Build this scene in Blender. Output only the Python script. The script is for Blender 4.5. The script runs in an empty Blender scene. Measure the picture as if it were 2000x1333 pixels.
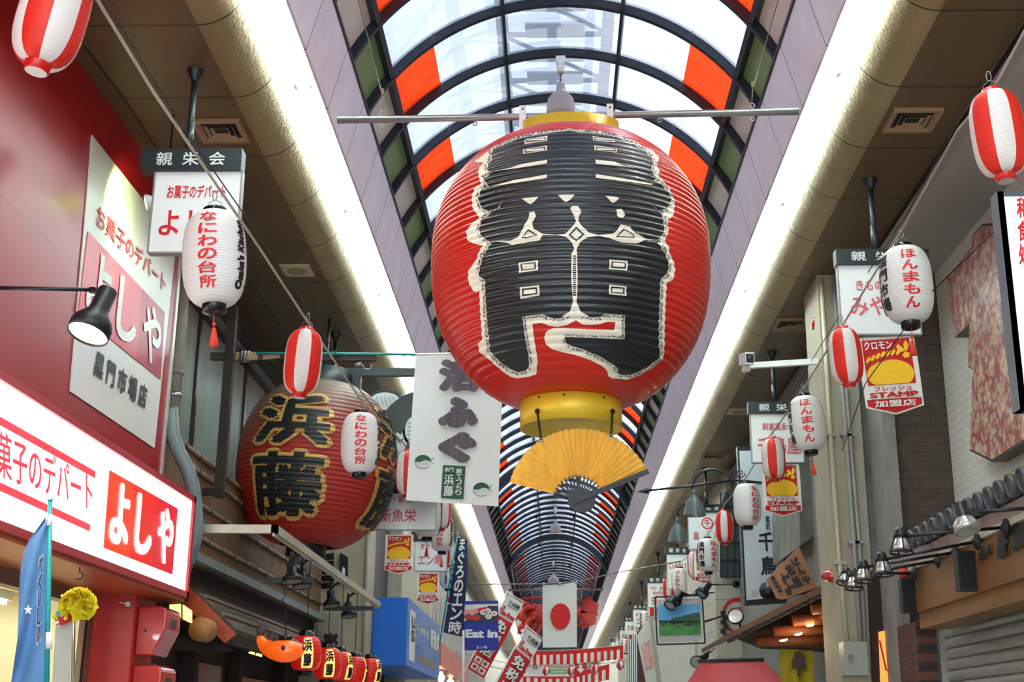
import bpy, bmesh, math, random
from math import sin, cos, pi, sqrt, atan2, radians
from mathutils import Vector, Matrix, geometry
random.seed(7)
SC = bpy.context.scene
COL = SC.collection

# ------------------------------------------------------------------ camera, sky, sun, exposure
F = 2540.0
EYE = Vector((0, 0, 1.6))
_d = Vector(((1084 - 1000) / F, -(1431 - 666.5) / F, 1.0)).normalized()   # street direction in camera space (x right, y up, z forward)
_X = Vector((0, 1, 0)).cross(_d).normalized()
_Z = _d.cross(_X)
# rows: world axes in camera space
cam = bpy.data.cameras.new('camera')
cam.sensor_width = 36.0
cam.lens = 36.0 * F / 2000.0
cam.clip_start = 0.05
cam.clip_end = 400
camo = bpy.data.objects.new('camera', cam)
COL.objects.link(camo)
_R = Matrix(((_X.x, _X.y, -_X.z), (_d.x, _d.y, -_d.z), (_Z.x, _Z.y, -_Z.z)))
camo.matrix_world = Matrix.Translation(EYE) @ _R.to_4x4()
SC.camera = camo

world = bpy.data.worlds.new('sky')
SC.world = world
world.use_nodes = True
wn = world.node_tree
wn.nodes['Background'].inputs[0].default_value = (0.80, 0.91, 1.0, 1)
wn.nodes['Background'].inputs[1].default_value = 1.2

sun = bpy.data.lights.new('sun', 'SUN')
sun.energy = 1.8
sun.angle = radians(0.6)
sun.color = (1.0, 0.96, 0.9)
suno = bpy.data.objects.new('sun', sun)
COL.objects.link(suno)
suno.rotation_euler = (radians(-14), radians(24), 0)

SC.view_settings.view_transform = 'Standard'
SC.view_settings.look = 'None'
SC.view_settings.gamma = 1
SC.view_settings.use_curve_mapping = False
SC.view_settings.exposure = 2.1
try:
    SC.cycles.max_bounces = 6
    SC.cycles.diffuse_bounces = 3
    SC.cycles.glossy_bounces = 3
    SC.cycles.transparent_max_bounces = 12
    SC.cycles.transmission_bounces = 4
    SC.cycles.sample_clamp_indirect = 6
    SC.cycles.use_denoising = True
except Exception:
    pass

# ------------------------------------------------------------------ pixel helpers (2000 x 1333 frame)
def ray(px, py):
    c = Vector(((px - 1000) / F, -(py - 666.5) / F, 1.0))
    w = Vector((_X.dot(c), _d.dot(c), _Z.dot(c)))
    return w / w.y
def AY(px, py, Y): return EYE + ray(px, py) * Y
def AX(px, py, X):
    r = ray(px, py); return EYE + r * (X / r.x)
def AZ(px, py, Z):
    r = ray(px, py); return EYE + r * ((Z - 1.6) / r.z)

# ------------------------------------------------------------------ materials
MATS = {}
def lin(c):
    return tuple(((v / 12.92) if v <= 0.04045 else ((v + 0.055) / 1.055) ** 2.4) for v in c)
def mat(name, col, rough=0.55, metal=0.0, var=0.06, scale=6.0, bump=0.0, bscale=60.0, emit=0.0, ecol=None, srgb=True, spec=0.5, trans=0.0, coat=0.0, stretch=None):
    if name in MATS: return MATS[name]
    m = bpy.data.materials.new(name); m.use_nodes = True
    nt = m.node_tree; b = nt.nodes['Principled BSDF']
    c = lin(col) if srgb else col
    tc = nt.nodes.new('ShaderNodeTexCoord')
    src = tc.outputs['Object']
    if stretch:
        mp = nt.nodes.new('ShaderNodeMapping'); mp.inputs['Scale'].default_value = stretch
        nt.links.new(src, mp.inputs[0]); src = mp.outputs[0]
    nz = nt.nodes.new('ShaderNodeTexNoise'); nz.inputs['Scale'].default_value = scale; nz.inputs['Detail'].default_value = 4
    nt.links.new(src, nz.inputs['Vector'])
    rp = nt.nodes.new('ShaderNodeValToRGB')
    rp.color_ramp.elements[0].position = 0.3; rp.color_ramp.elements[1].position = 0.7
    rp.color_ramp.elements[0].color = tuple(max(0, v * (1 - var)) for v in c) + (1,)
    rp.color_ramp.elements[1].color = tuple(min(1, v * (1 + var)) for v in c) + (1,)
    nt.links.new(nz.outputs['Fac'], rp.inputs['Fac'])
    nt.links.new(rp.outputs['Color'], b.inputs['Base Color'])
    b.inputs['Roughness'].default_value = rough
    b.inputs['Metallic'].default_value = metal
    b.inputs['Specular IOR Level'].default_value = spec
    if coat: b.inputs['Coat Weight'].default_value = coat
    if bump:
        n2 = nt.nodes.new('ShaderNodeTexNoise'); n2.inputs['Scale'].default_value = bscale; n2.inputs['Detail'].default_value = 3
        nt.links.new(src, n2.inputs['Vector'])
        bp = nt.nodes.new('ShaderNodeBump'); bp.inputs['Strength'].default_value = bump; bp.inputs['Distance'].default_value = 0.02
        nt.links.new(n2.outputs['Fac'], bp.inputs['Height']); nt.links.new(bp.outputs[0], b.inputs['Normal'])
    if emit:
        b.inputs['Emission Color'].default_value = tuple(lin(ecol) if ecol else c) + (1,)
        b.inputs['Emission Strength'].default_value = emit
    if trans:
        tl = nt.nodes.new('ShaderNodeBsdfTranslucent'); nt.links.new(rp.outputs['Color'], tl.inputs['Color'])
        mx = nt.nodes.new('ShaderNodeMixShader'); mx.inputs[0].default_value = trans
        nt.links.new(b.outputs[0], mx.inputs[1]); nt.links.new(tl.outputs[0], mx.inputs[2])
        nt.links.new(mx.outputs[0], nt.nodes['Material Output'].inputs['Surface'])
    MATS[name] = m
    return m
def grid_mat(name, col, seam, pu, pv, ou=0.0, ov=0.0, wu=0.012, wv=0.012, axes='yz', rough=0.55, metal=0.0, bump=0.0, bscale=60., var=0.06, scale=3., brick=False, spec=0.5):
    """painted panel / tile / brick face: seams every pu along axis 0 and pv along axis 1 of the object's own coordinates"""
    if name in MATS: return MATS[name]
    m = mat(name, col, rough, metal, var, scale, bump, bscale, spec=spec)
    nt = m.node_tree; b = nt.nodes['Principled BSDF']
    base = b.inputs['Base Color'].links[0].from_socket
    tc = next(n for n in nt.nodes if n.type == 'TEX_COORD')
    sp = nt.nodes.new('ShaderNodeSeparateXYZ'); nt.links.new(tc.outputs['Object'], sp.inputs[0])
    def M(op, a, bb=None, c=None):
        n = nt.nodes.new('ShaderNodeMath'); n.operation = op
        for k, v in enumerate((a, bb, c)):
            if v is None: continue
            if isinstance(v, (int, float)): n.inputs[k].default_value = v
            else: nt.links.new(v, n.inputs[k])
        return n.outputs[0]
    A = {'x': sp.outputs[0], 'y': sp.outputs[1], 'z': sp.outputs[2]}
    u, v = A[axes[0]], A[axes[1]]
    fac = None
    vv = M('DIVIDE', M('SUBTRACT', v, ov), pv) if pv else None
    if pu:
        uu = M('DIVIDE', M('SUBTRACT', u, ou), pu)
        if brick and pv: uu = M('ADD', uu, M('MULTIPLY', M('MODULO', M('FLOOR', vv), 2.0), 0.5))
        fac = M('LESS_THAN', M('FRACT', uu), wu / pu)
    if pv:
        f2 = M('LESS_THAN', M('FRACT', vv), wv / pv)
        fac = f2 if fac is None else M('MAXIMUM', fac, f2)
    mx = nt.nodes.new('ShaderNodeMix'); mx.data_type = 'RGBA'
    nt.links.new(fac, mx.inputs[0]); nt.links.new(base, mx.inputs[6]); mx.inputs[7].default_value = tuple(lin(seam)) + (1,)
    nt.links.new(mx.outputs[2], b.inputs['Base Color'])
    return m

# ------------------------------------------------------------------ mesh builder
class MB:
    def __init__(s): s.v = []; s.f = []; s.m = []; s.sm = []
    def add(s, verts, faces, mi=0, smooth=False):
        o = len(s.v); s.v += [Vector(p) for p in verts]
        for f in faces:
            s.f.append([i + o for i in f]); s.m.append(mi); s.sm.append(smooth)
        return s
    def box(s, a, b, mi=0):
        x0, y0, z0 = [min(p, q) for p, q in zip(a, b)]; x1, y1, z1 = [max(p, q) for p, q in zip(a, b)]
        return s.add([(x0, y0, z0), (x1, y0, z0), (x1, y1, z0), (x0, y1, z0), (x0, y0, z1), (x1, y0, z1), (x1, y1, z1), (x0, y1, z1)],
                     [(0, 3, 2, 1), (4, 5, 6, 7), (0, 1, 5, 4), (1, 2, 6, 5), (2, 3, 7, 6), (3, 0, 4, 7)], mi)
    def obox(s, c, ax, ay, az, mi=0):
        """box from its centre and three half-axis vectors"""
        c = Vector(c); ax, ay, az = Vector(ax), Vector(ay), Vector(az)
        vs = [c + ax * i + ay * j + az * k for k in (-1, 1) for j in (-1, 1) for i in (-1, 1)]
        return s.add(vs, [(0, 2, 3, 1), (4, 5, 7, 6), (0, 1, 5, 4), (1, 3, 7, 5), (3, 2, 6, 7), (2, 0, 4, 6)], mi)
    def bar(s, p, q, w, h, up=(0, 0, 1), mi=0):
        p, q = Vector(p), Vector(q); d = (q - p); u = Vector(up)
        sd = d.cross(u)
        if sd.length < 1e-6: u = Vector((1, 0, 0)); sd = d.cross(u)
        sd.normalize(); u2 = sd.cross(d).normalized()
        return s.obox((p + q) / 2, d / 2, sd * w / 2, u2 * h / 2, mi)
    def tube(s, path, r, n=10, mi=0, cap=True):
        P = [Vector(p) for p in path]; rs = r if isinstance(r, (list, tuple)) else [r] * len(P)
        vs = []; fs = []; prev = None
        for i, p in enumerate(P):
            t = (P[min(i + 1, len(P) - 1)] - P[max(i - 1, 0)])
            if t.length < 1e-9: t = Vector((0, 0, 1))
            t.normalize()
            if prev is None:
                a = Vector((0, 0, 1)) if abs(t.z) < 0.9 else Vector((1, 0, 0))
                n1 = t.cross(a).normalized()
            else:
                n1 = (prev - t * prev.dot(t))
                n1 = n1.normalized() if n1.length > 1e-6 else t.orthogonal().normalized()
            prev = n1; n2 = t.cross(n1)
            vs += [p + (n1 * cos(2 * pi * k / n) + n2 * sin(2 * pi * k / n)) * rs[i] for k in range(n)]
        for i in range(len(P) - 1):
            for k in range(n):
                fs.append((i * n + k, i * n + (k + 1) % n, (i + 1) * n + (k + 1) % n, (i + 1) * n + k))
        s.add(vs, fs, mi, True)
        if cap:
            o = len(s.v) - len(vs)
            s.f.append([o + k for k in range(n)][::-1]); s.m.append(mi); s.sm.append(False)
            s.f.append([o + (len(P) - 1) * n + k for k in range(n)]); s.m.append(mi); s.sm.append(False)
        return s
    def cyl(s, p, q, r, r2=None, n=16, mi=0): return s.tube([p, q], [r, r if r2 is None else r2], n, mi)
    def lathe(s, prof, n=32, mi=0, c=(0, 0, 0), axis=(0, 0, 1), smooth=True, mfun=None):
        """prof: list of (r, h) along axis from c"""
        a = Vector(axis).normalized(); c = Vector(c)
        u = a.orthogonal().normalized() if abs(a.z) < 0.999 else Vector((1, 0, 0)); w = a.cross(u)
        vs = []; o = len(s.v)
        for r, h in prof:
            vs += [c + a * h + (u * cos(2 * pi * k / n) + w * sin(2 * pi * k / n)) * r for k in range(n)]
        s.v += vs
        for i in range(len(prof) - 1):
            for k in range(n):
                s.f.append([o + i * n + k, o + i * n + (k + 1) % n, o + (i + 1) * n + (k + 1) % n, o + (i + 1) * n + k])
                s.m.append(mfun(i, k) if mfun else mi); s.sm.append(smooth)
        return s
    def sphere(s, c, r, n=12, mi=0, sc=(1, 1, 1)):
        m = n // 2; vs = []; c = Vector(c)
        for i in range(m + 1):
            t = pi * i / m
            for k in range(n): vs.append(c + Vector((r * sc[0] * sin(t) * cos(2 * pi * k / n), r * sc[1] * sin(t) * sin(2 * pi * k / n), r * sc[2] * cos(t))))
        fs = []
        for i in range(m):
            for k in range(n): fs.append((i * n + k, (i + 1) * n + k, (i + 1) * n + (k + 1) % n, i * n + (k + 1) % n))
        return s.add(vs, fs, mi, True)
    def prism(s, poly, ext, mi=0):
        """closed outline (list of 3D points) pushed by ext"""
        P = [Vector(p) for p in poly]; e = Vector(ext); n = len(P)
        tris = geometry.tessellate_polygon([P])
        vs = P + [p + e for p in P]
        fs = [t for t in tris] + [tuple(i + n for i in reversed(t)) for t in tris] + [(i, (i + 1) % n, n + (i + 1) % n, n + i) for i in range(n)]
        return s.add(vs, fs, mi)
    def build(s, name, mats, parent=None, kind=None, normals=True):
        me = bpy.data.meshes.new(name)
        off = parent_origin(parent)
        me.from_pydata([tuple(p - off) for p in s.v], [], s.f)
        if not isinstance(mats, (list, tuple)): mats = [mats]
        for m in mats: me.materials.append(m)
        me.polygons.foreach_set('material_index', s.m)
        me.polygons.foreach_set('use_smooth', s.sm)
        if normals:
            bm = bmesh.new(); bm.from_mesh(me); bmesh.ops.recalc_face_normals(bm, faces=bm.faces); bm.to_mesh(me); bm.free()
        me.update()
        o = bpy.data.objects.new(name, me); COL.objects.link(o)
        if parent: o.parent = parent
        if kind: o['kind'] = kind
        return o
ORIG = {}
def parent_origin(p):
    v = Vector((0, 0, 0))
    while p is not None:
        v += p.location; p = p.parent
    return v
def thing(name, label, cat, loc=(0, 0, 0), group=None):
    o = bpy.data.objects.new(name, None); COL.objects.link(o); o.location = loc
    o.empty_display_size = 0.1
    o['label'] = label; o['category'] = cat
    if group: o['group'] = group
    return o
def tag(o, label, cat, group=None, kind=None):
    o['label'] = label; o['category'] = cat
    if group: o['group'] = group
    if kind: o['kind'] = kind
    return o
def copy_tree(o, loc=None, rz=None, label=None, parent=None):
    c = o.copy(); COL.objects.link(c); c.parent = parent
    for ch in list(o.children): copy_tree(ch, parent=c)
    if loc is not None: c.location = loc
    if rz is not None: c.rotation_euler.z = rz
    if label: c['label'] = label
    return c

# ------------------------------------------------------------------ lettering
TXT = {}
def glyphs(s, bold=0.0, res=3):
    """flat outline mesh of a line of text: (verts, faces) in em units"""
    k = (s, bold, res)
    if k in TXT: return TXT[k]
    if bold > 0:
        v0, f0 = glyphs(s, 0.0, res); n = len(v0); V = []; Fs = []
        sh = [(0, 0)] + [(bold * cos(a), bold * sin(a)) for a in [pi / 4 + pi / 2 * i for i in range(4)]] if bold < .05 else [(0, 0)] + [(bold * cos(a), bold * sin(a)) for a in [pi / 6 * i for i in range(12)]]
        for i, (dx, dy) in enumerate(sh):
            V += [(v[0] + dx, v[1] + dy, i) for v in v0]; Fs += [tuple(q + i * n for q in f) for f in f0]
        TXT[k] = (V, Fs); return TXT[k]
    c = bpy.data.curves.new('lettering', 'FONT'); c.body = s; c.resolution_u = res; c.fill_mode = 'FRONT'
    o = bpy.data.objects.new('lettering', c); COL.objects.link(o)
    dg = bpy.context.evaluated_depsgraph_get()
    me = bpy.data.meshes.new_from_object(o.evaluated_get(dg))
    vs = [(v.co.x, v.co.y, 0) for v in me.vertices]; fs = [tuple(p.vertices) for p in me.polygons]
    bpy.data.objects.remove(o); bpy.data.curves.remove(c); bpy.data.meshes.remove(me)
    TXT[k] = (vs, fs); return TXT[k]
def unit(s, bold=0.0, keep=None):
    """text normalised to the unit square; keep=aspect(w/h) of the target keeps letter shapes and centres them"""
    vs, fs = glyphs(s, bold)
    if not vs: return [], []
    x0 = min(v[0] for v in vs); x1 = max(v[0] for v in vs); y0 = min(v[1] for v in vs); y1 = max(v[1] for v in vs)
    w = max(x1 - x0, 1e-5); h = max(y1 - y0, 1e-5)
    return [((v[0] - x0) / w, (v[1] - y0) / h, v[2]) for v in vs], fs
def column(s, bold=0.0, fill=0.9, fx=1.0):
    """characters stacked top to bottom in the unit square"""
    n = len(s); V = []; Fs = []
    for i, ch in enumerate(s):
        if ch == ' ': continue
        u, f = unit(ch, bold); o = len(V)
        hh = fill / n; yb = 1 - (i + 1) / n + (1 - fill) / n / 2; ww = fx
        if ch == 'ー': V += [(.5 + (.5 - b) * .16, yb + a * hh, l) for a, b, l in u]
        elif ch == '一': V += [(a, yb + hh * .42 + b * hh * .16, l) for a, b, l in u]
        else: V += [(.5 + (a - .5) * ww, yb + b * hh, l) for a, b, l in u]
        Fs += [tuple(i2 + o for i2 in q) for q in f]
    return V, Fs
def letter(uf, bl, br, tl, m, parent=None, name='lettering', off=0.004, normal=None):
    """place unit-square lettering on the parallelogram bl-br-tl"""
    u, fs = uf
    bl, br, tl = Vector(bl), Vector(br), Vector(tl); e1 = br - bl; e2 = tl - bl
    n = normal if normal is not None else e1.cross(e2).normalized()
    if n.dot(EYE - bl) < 0: n = -n
    mb = MB(); mb.add([bl + e1 * v[0] + e2 * v[1] + n * (off + .0006 * (v[2] if len(v) > 2 else 0)) for v in u], fs)
    return mb.build(name, m, parent, normals=False)
def rect_letter(uf, x0, y0, x1, y1, plane, m, parent=None, name='lettering', off=0.004):
    """lettering filling a pixel rectangle of a plane: ('x',v) or ('y',v)"""
    g = (lambda a, b: AX(a, b, plane[1])) if plane[0] == 'x' else (lambda a, b: AY(a, b, plane[1]))
    return letter(uf, g(x0, y1), g(x1, y1), g(x0, y0), m, parent, name, off)
def wrap(uf2, surf, m, name, parent=None, zcuts=None, tcuts=None, axis=(0, 0)):
    """2D mesh given in (t, z) parameters, sliced finely and laid on surf(t, z) -> point"""
    vs, fs = uf2
    bm = bmesh.new()
    bv = [bm.verts.new((v[0], v[1], .0005 * (v[2] if len(v) > 2 else 0))) for v in vs]
    for f in fs:
        try: bm.faces.new([bv[i] for i in f])
        except ValueError: pass
    for val, no in [(z, (0, 1, 0)) for z in (zcuts or [])] + [(t, (1, 0, 0)) for t in (tcuts or [])]:
        bmesh.ops.bisect_plane(bm, geom=bm.verts[:] + bm.edges[:] + bm.faces[:], dist=1e-7, plane_co=(val, val, 0), plane_no=no)
    me = bpy.data.meshes.new(name); off = parent_origin(parent)
    for v in bm.verts:
        l = v.co.z; p = Vector(surf(v.co.x, v.co.y)); q = Vector((p.x - axis[0], p.y - axis[1], 0))
        v.co = p + q.normalized() * l - off
    bm.to_mesh(me); bm.free()
    me.materials.append(m)
    me.polygons.foreach_set('use_smooth', [True] * len(me.polygons))
    o = bpy.data.objects.new(name, me); COL.objects.link(o)
    if parent: o.parent = parent
    return o
def poly2(loops):
    """outer loop plus holes -> (verts, faces) in 2D"""
    L = [[Vector((p[0], p[1], 0)) for p in l] for l in loops]
    tr = geometry.tessellate_polygon(L)
    vs = [(p.x, p.y) for l in L for p in l]
    return vs, [tuple(t) for t in tr]
# ------------------------------------------------------------------ arcade shell
Y0, Y1 = -4.0, 120.0
SOF = 5.95
M_soffit = grid_mat('soffit_panel', (0.42, 0.33, 0.215), (0.16, 0.12, 0.09), 1.0, None, ou=0.37, wu=0.018, axes='yz', rough=0.42, metal=0.25, bump=0.18, bscale=45)
M_soffit_r = grid_mat('soffit_panel_right', (0.42, 0.33, 0.215), (0.16, 0.12, 0.09), 1.0, None, ou=0.27, wu=0.018, axes='yz', rough=0.42, metal=0.25, bump=0.18, bscale=45)
M_bulk = grid_mat('bulkhead_metal', (0.66, 0.57, 0.41), (0.3, 0.24, 0.18), 1.0, None, ou=0.37, wu=0.016, axes='yz', rough=0.40, metal=0.7, bump=0.22, bscale=38)
M_bulk_r = grid_mat('bulkhead_metal_right', (0.66, 0.57, 0.41), (0.3, 0.24, 0.18), 1.0, None, ou=0.27, wu=0.016, axes='yz', rough=0.40, metal=0.7, bump=0.22, bscale=38)
M_fascia = grid_mat('fascia_panel', (0.95, 0.925, 0.945), (0.40, 0.31, 0.33), 0.9, None, ou=0.85, wu=0.012, axes='yz', rough=0.4, metal=0.25, bump=0.12, bscale=55)
M_steel = mat('dark_steel', (0.13, 0.15, 0.19), 0.45, 0.2, 0.05)
M_green = mat('green_panel', (0.50, 0.63, 0.40), 0.5)
M_cream = mat('cream_panel', (0.90, 0.87, 0.82), 0.5)
M_white = mat('white_enamel', (0.92, 0.92, 0.91), 0.4, var=0.02)
M_black = mat('black_metal', (0.07, 0.075, 0.08), 0.42, var=0.05)
M_galv = mat('galvanised_steel', (0.62, 0.63, 0.63), 0.38, 0.75, 0.12, bump=0.05)
M_concrete = mat('concrete', (0.55, 0.54, 0.51), 0.85, var=0.14, bump=0.25, bscale=35)
M_beige = mat('beige_render', (0.66, 0.62, 0.53), 0.8, var=0.07, bump=0.1)
M_asphalt = mat('street_paving', (0.62, 0.63, 0.62), 0.8, bump=0.1)
M_skyblock = mat('sky_block_grey', (0.42, 0.40, 0.37), 0.85)
for k in ('soffit_panel', 'soffit_panel_right'): pass

def pane_mat(name, col, tfac, dirt=0.0):
    m = bpy.data.materials.new(name); m.use_nodes = True; nt = m.node_tree
    for n in list(nt.nodes):
        if n.type != 'OUTPUT_MATERIAL': nt.nodes.remove(n)
    out = next(n for n in nt.nodes if n.type == 'OUTPUT_MATERIAL')
    tc = nt.nodes.new('ShaderNodeTexCoord'); mp = nt.nodes.new('ShaderNodeMapping'); mp.inputs['Scale'].default_value = (1.2, 9, 1.2)
    nt.links.new(tc.outputs['Object'], mp.inputs[0])
    nz = nt.nodes.new('ShaderNodeTexNoise'); nz.inputs['Scale'].default_value = 1.6; nz.inputs['Detail'].default_value = 4; nt.links.new(mp.outputs[0], nz.inputs['Vector'])
    rp = nt.nodes.new('ShaderNodeValToRGB'); rp.color_ramp.elements[0].position = 0.32; rp.color_ramp.elements[1].position = 0.55
    c = lin(col); d = tuple(v * (1 - dirt) for v in c)
    rp.color_ramp.elements[0].color = (d[0], d[1] * .98, d[2] * .95, 1); rp.color_ramp.elements[1].color = c + (1,)
    nt.links.new(nz.outputs['Fac'], rp.inputs[0])
    tr = nt.nodes.new('ShaderNodeBsdfTransparent'); tl = nt.nodes.new('ShaderNodeBsdfTranslucent')
    nt.links.new(rp.outputs[0], tr.inputs[0]); nt.links.new(rp.outputs[0], tl.inputs[0])
    gl = nt.nodes.new('ShaderNodeBsdfGlossy'); gl.inputs['Roughness'].default_value = 0.15
    mx = nt.nodes.new('ShaderNodeMixShader'); mx.inputs[0].default_value = tfac
    nt.links.new(tl.outputs[0], mx.inputs[1]); nt.links.new(tr.outputs[0], mx.inputs[2])
    m2 = nt.nodes.new('ShaderNodeMixShader'); m2.inputs[0].default_value = 0.04
    nt.links.new(mx.outputs[0], m2.inputs[1]); nt.links.new(gl.outputs[0], m2.inputs[2])
    nt.links.new(m2.outputs[0], out.inputs[0])
    MATS[name] = m
    return m
M_pane = pane_mat('roof_sheet_clear', (0.50, 0.515, 0.56), 0.5, 0.12)
M_panered = pane_mat('roof_sheet_orange', (0.62, 0.15, 0.05), 0.40, 0.25)

def struct(name, mb, m):
    o = mb.build(name, m); o['kind'] = 'structure'; return o
# ground
struct('floor', MB().box((-6, -14, -0.1), (6, Y1, 0)), M_asphalt)
# soffits and rounded bulkheads
def soffit(side, xw, xp, mats):
    sg = -1 if side == 'left' else 1
    mb = MB(); mb.box((xw, Y0, SOF), (xp, Y1, SOF + 0.12))
    struct('ceiling' if side == 'left' else 'ceiling.001', mb, mats[0])
    cz = SOF + 0.30; prof = []
    for i in range(13):
        a = pi / 2 * i / 12
        prof.append((xp - sg * 0.30 * sin(a), cz - 0.30 * cos(a)))
    xi = xp - sg * 0.30
    prof += [(xi, cz + 0.06), (xp, cz + 0.06)]
    mb = MB(); n = len(prof)
    vs = [(x, Y0, z) for x, z in prof] + [(x, Y1, z) for x, z in prof]
    mb.add(vs, [(i, i + 1, n + i + 1, n + i) for i in range(n - 1)], 0, True)
    struct('trim_%d' % (1 if side == 'left' else 2), mb, mats[1])
    return xi
xiL = soffit('left', -4.6, -2.305, (M_soffit, M_bulk))
xiR = soffit('right', 4.6, 2.41, (M_soffit_r, M_bulk_r))
def fascia(side, xb, xt, xi, idx):
    sg = -1 if side == 'left' else 1
    mb = MB()
    zb, zt = 6.15, 6.69
    P = [(xb, zb), (xt, zt), (xt + sg * 0.02, zt), (xb + sg * 0.02, zb)]
    vs = [(x, Y0, z) for x, z in P] + [(x, Y1, z) for x, z in P]
    mb.add(vs, [(0, 1, 5, 4), (1, 2, 6, 5), (2, 3, 7, 6), (3, 0, 4, 7), (0, 3, 2, 1), (4, 5, 6, 7)])
    struct('trim_%d' % idx, mb, M_fascia)
    mb = MB(); mb.box((xt - sg * 0.004, Y0, zt - 0.03), (xt + sg * 0.08, Y1, zt + 0.012))
    struct('trim_%d' % (idx + 2), mb, M_black)
    mb = MB(); mb.box((xb + sg * 0.02, Y0, 6.325), (xi + sg * 0.3, Y1, 6.4))     # recess over the light troughs
    struct('trim_%d' % (idx + 4), mb, M_white)
    mb = MB(); mb.box((xt + sg * 0.17, Y0, 6.4), (sg * 4.6, Y1, 7.1))           # unseen mass added outside the vault to keep sky light out
    struct('sky_block_%s' % side, mb, M_skyblock)
fascia('left', -1.735, -1.60, xiL, 3)
fascia('right', 1.865, 1.72, xiR, 4)

# barrel vault: ribs, purlins, roof sheets
XC, ZC, RR = 0.06, 5.88, 1.85
def arc(a, r): return (XC + r * sin(a), ZC + r * cos(a))
A_foot = math.acos((6.69 - ZC) / RR)
def a_of_x(x, r=RR): return math.asin(max(-1, min(1, (x - XC) / r)))
A_pL, A_pR = a_of_x(-1.40), a_of_x(1.54)
A_sL, A_sR = a_of_x(-1.03), a_of_x(1.15)
A_uL, A_uR = a_of_x(-0.455), a_of_x(0.585)
def rib(y, w, h, nm, r0=RR, m=None):
    mb = MB(); n = 40; vs = []
    for i in range(n + 1):
        a = -A_foot - 0.02 + (2 * A_foot + 0.04) * i / n
        for (r, dy) in ((r0, 0), (r0 + h, 0), (r0 + h, w), (r0, w)):
            x, z = arc(a, r); vs.append((x, y + dy, z))
    fs = []
    for i in range(n):
        for k in range(4): fs.append((i * 4 + k, i * 4 + (k + 1) % 4, i * 4 + 4 + (k + 1) % 4, i * 4 + 4 + k))
    fs += [(0, 1, 2, 3), (n * 4 + 3, n * 4 + 2, n * 4 + 1, n * 4)]
    mb.add(vs, fs); return struct(nm, mb, m or M_steel)
def arcstrip(mb, y0, y1, a0, a1, r, mi, th=0.004, n=8):
    vs = []
    for i in range(n + 1):
        a = a0 + (a1 - a0) * i / n
        x, z = arc(a, r); vs += [(x, y0, z), (x, y1, z)]
    mb.add(vs, [(2 * i, 2 * i + 2, 2 * i + 3, 2 * i + 1) for i in range(n)], mi, True)
tn = 10; wno = 1
K0, K1 = -15, 110
BEAM = {22: 1, 36: 1, 50: 1}
for k in range(K0, K1):
    y = 10.1 + 0.9 * k
    if k in BEAM: rib(y, 0.22, 0.2, 'trim_%d' % tn, RR - 0.10, M_steel)
    else: rib(y, 0.05, 0.10, 'trim_%d' % tn)
    tn += 1
    if k == K1 - 1: break
    red = (k % 2 == 0)
    mb = MB(); ya, yb = y + 0.05, y + 0.9; rp = RR + 0.075
    arcstrip(mb, ya, yb, A_pL, A_sL - (0 if red else 0.0), rp, 1 if red else 0, n=6)
    arcstrip(mb, ya, yb, A_sL + 0.004, A_sR - 0.004, rp, 0, n=20)
    arcstrip(mb, ya, yb, A_sR, A_pR, rp, 1 if red else 0, n=6)
    o = mb.build('window_%d' % wno, [M_pane, M_panered], None, 'structure', normals=False); wno += 1
    mb = MB()
    arcstrip(mb, ya, yb, -A_foot, A_pL, rp, 0, n=4); arcstrip(mb, ya, yb, A_pR, A_foot, rp, 0, n=4)
    mb.build('trim_%d' % tn, [M_cream if red else M_green], None, 'structure', normals=False); tn += 1
for a in (A_pL, A_uL, A_uR, A_pR):
    big = a in (A_pL, A_pR)
    mb = MB(); w = 0.05 if big else 0.03
    x, z = arc(a, RR + 0.04); t = Vector((cos(a), 0, -sin(a))); rr = Vector((sin(a), 0, cos(a)))
    mb.obox((x, (Y0 + Y1) / 2, z), t * w / 2, (0, (Y1 - Y0) / 2, 0), rr * 0.035)
    struct('trim_%d' % tn, mb, M_steel); tn += 1
# maintenance gantry on the roof, seen as shadows through the sheets
def gantry():
    g = thing('roof_gantry', 'steel lattice maintenance walkway above the arched roof, seen as shadow through it', 'walkway', (0, 0, 8.3))
    for x in (-0.55, 0.55):
        mb = MB()
        for z in (8.3, 9.1): mb.box((x - .03, 2, z - .03), (x + .03, 60, z + .03))
        mb.build('rail', M_steel, g)
    mb = MB()
    for i in range(60):
        y = 2 + i * .96
        mb.bar((-.55, y, 8.3), (.55, y, 8.3), .04, .04); mb.bar((-.55, y, 8.3), (-.55, y, 9.1), .04, .04); mb.bar((.55, y, 8.3), (.55, y, 9.1), .04, .04)
        mb.bar((-.55, y, 8.3), (-.55, y + .96, 9.1), .03, .03); mb.bar((-.55, y, 8.3), (.55, y + .96, 8.3), .03, .03)
    mb.build('lattice', M_steel, g)
    mb = MB()
    for i in range(116): mb.box((-.3, 2 + i * .5, 8.36), (.3, 2 + i * .5 + .27, 8.38))
    mb.build('deck', M_galv, g)
    for y in range(2, 60, 6):
        for x in (-.55, .55): MB().box((x - .03, y, 7.6), (x + .03, y + .06, 8.3)).build('post', M_steel, g)
gantry()

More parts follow.
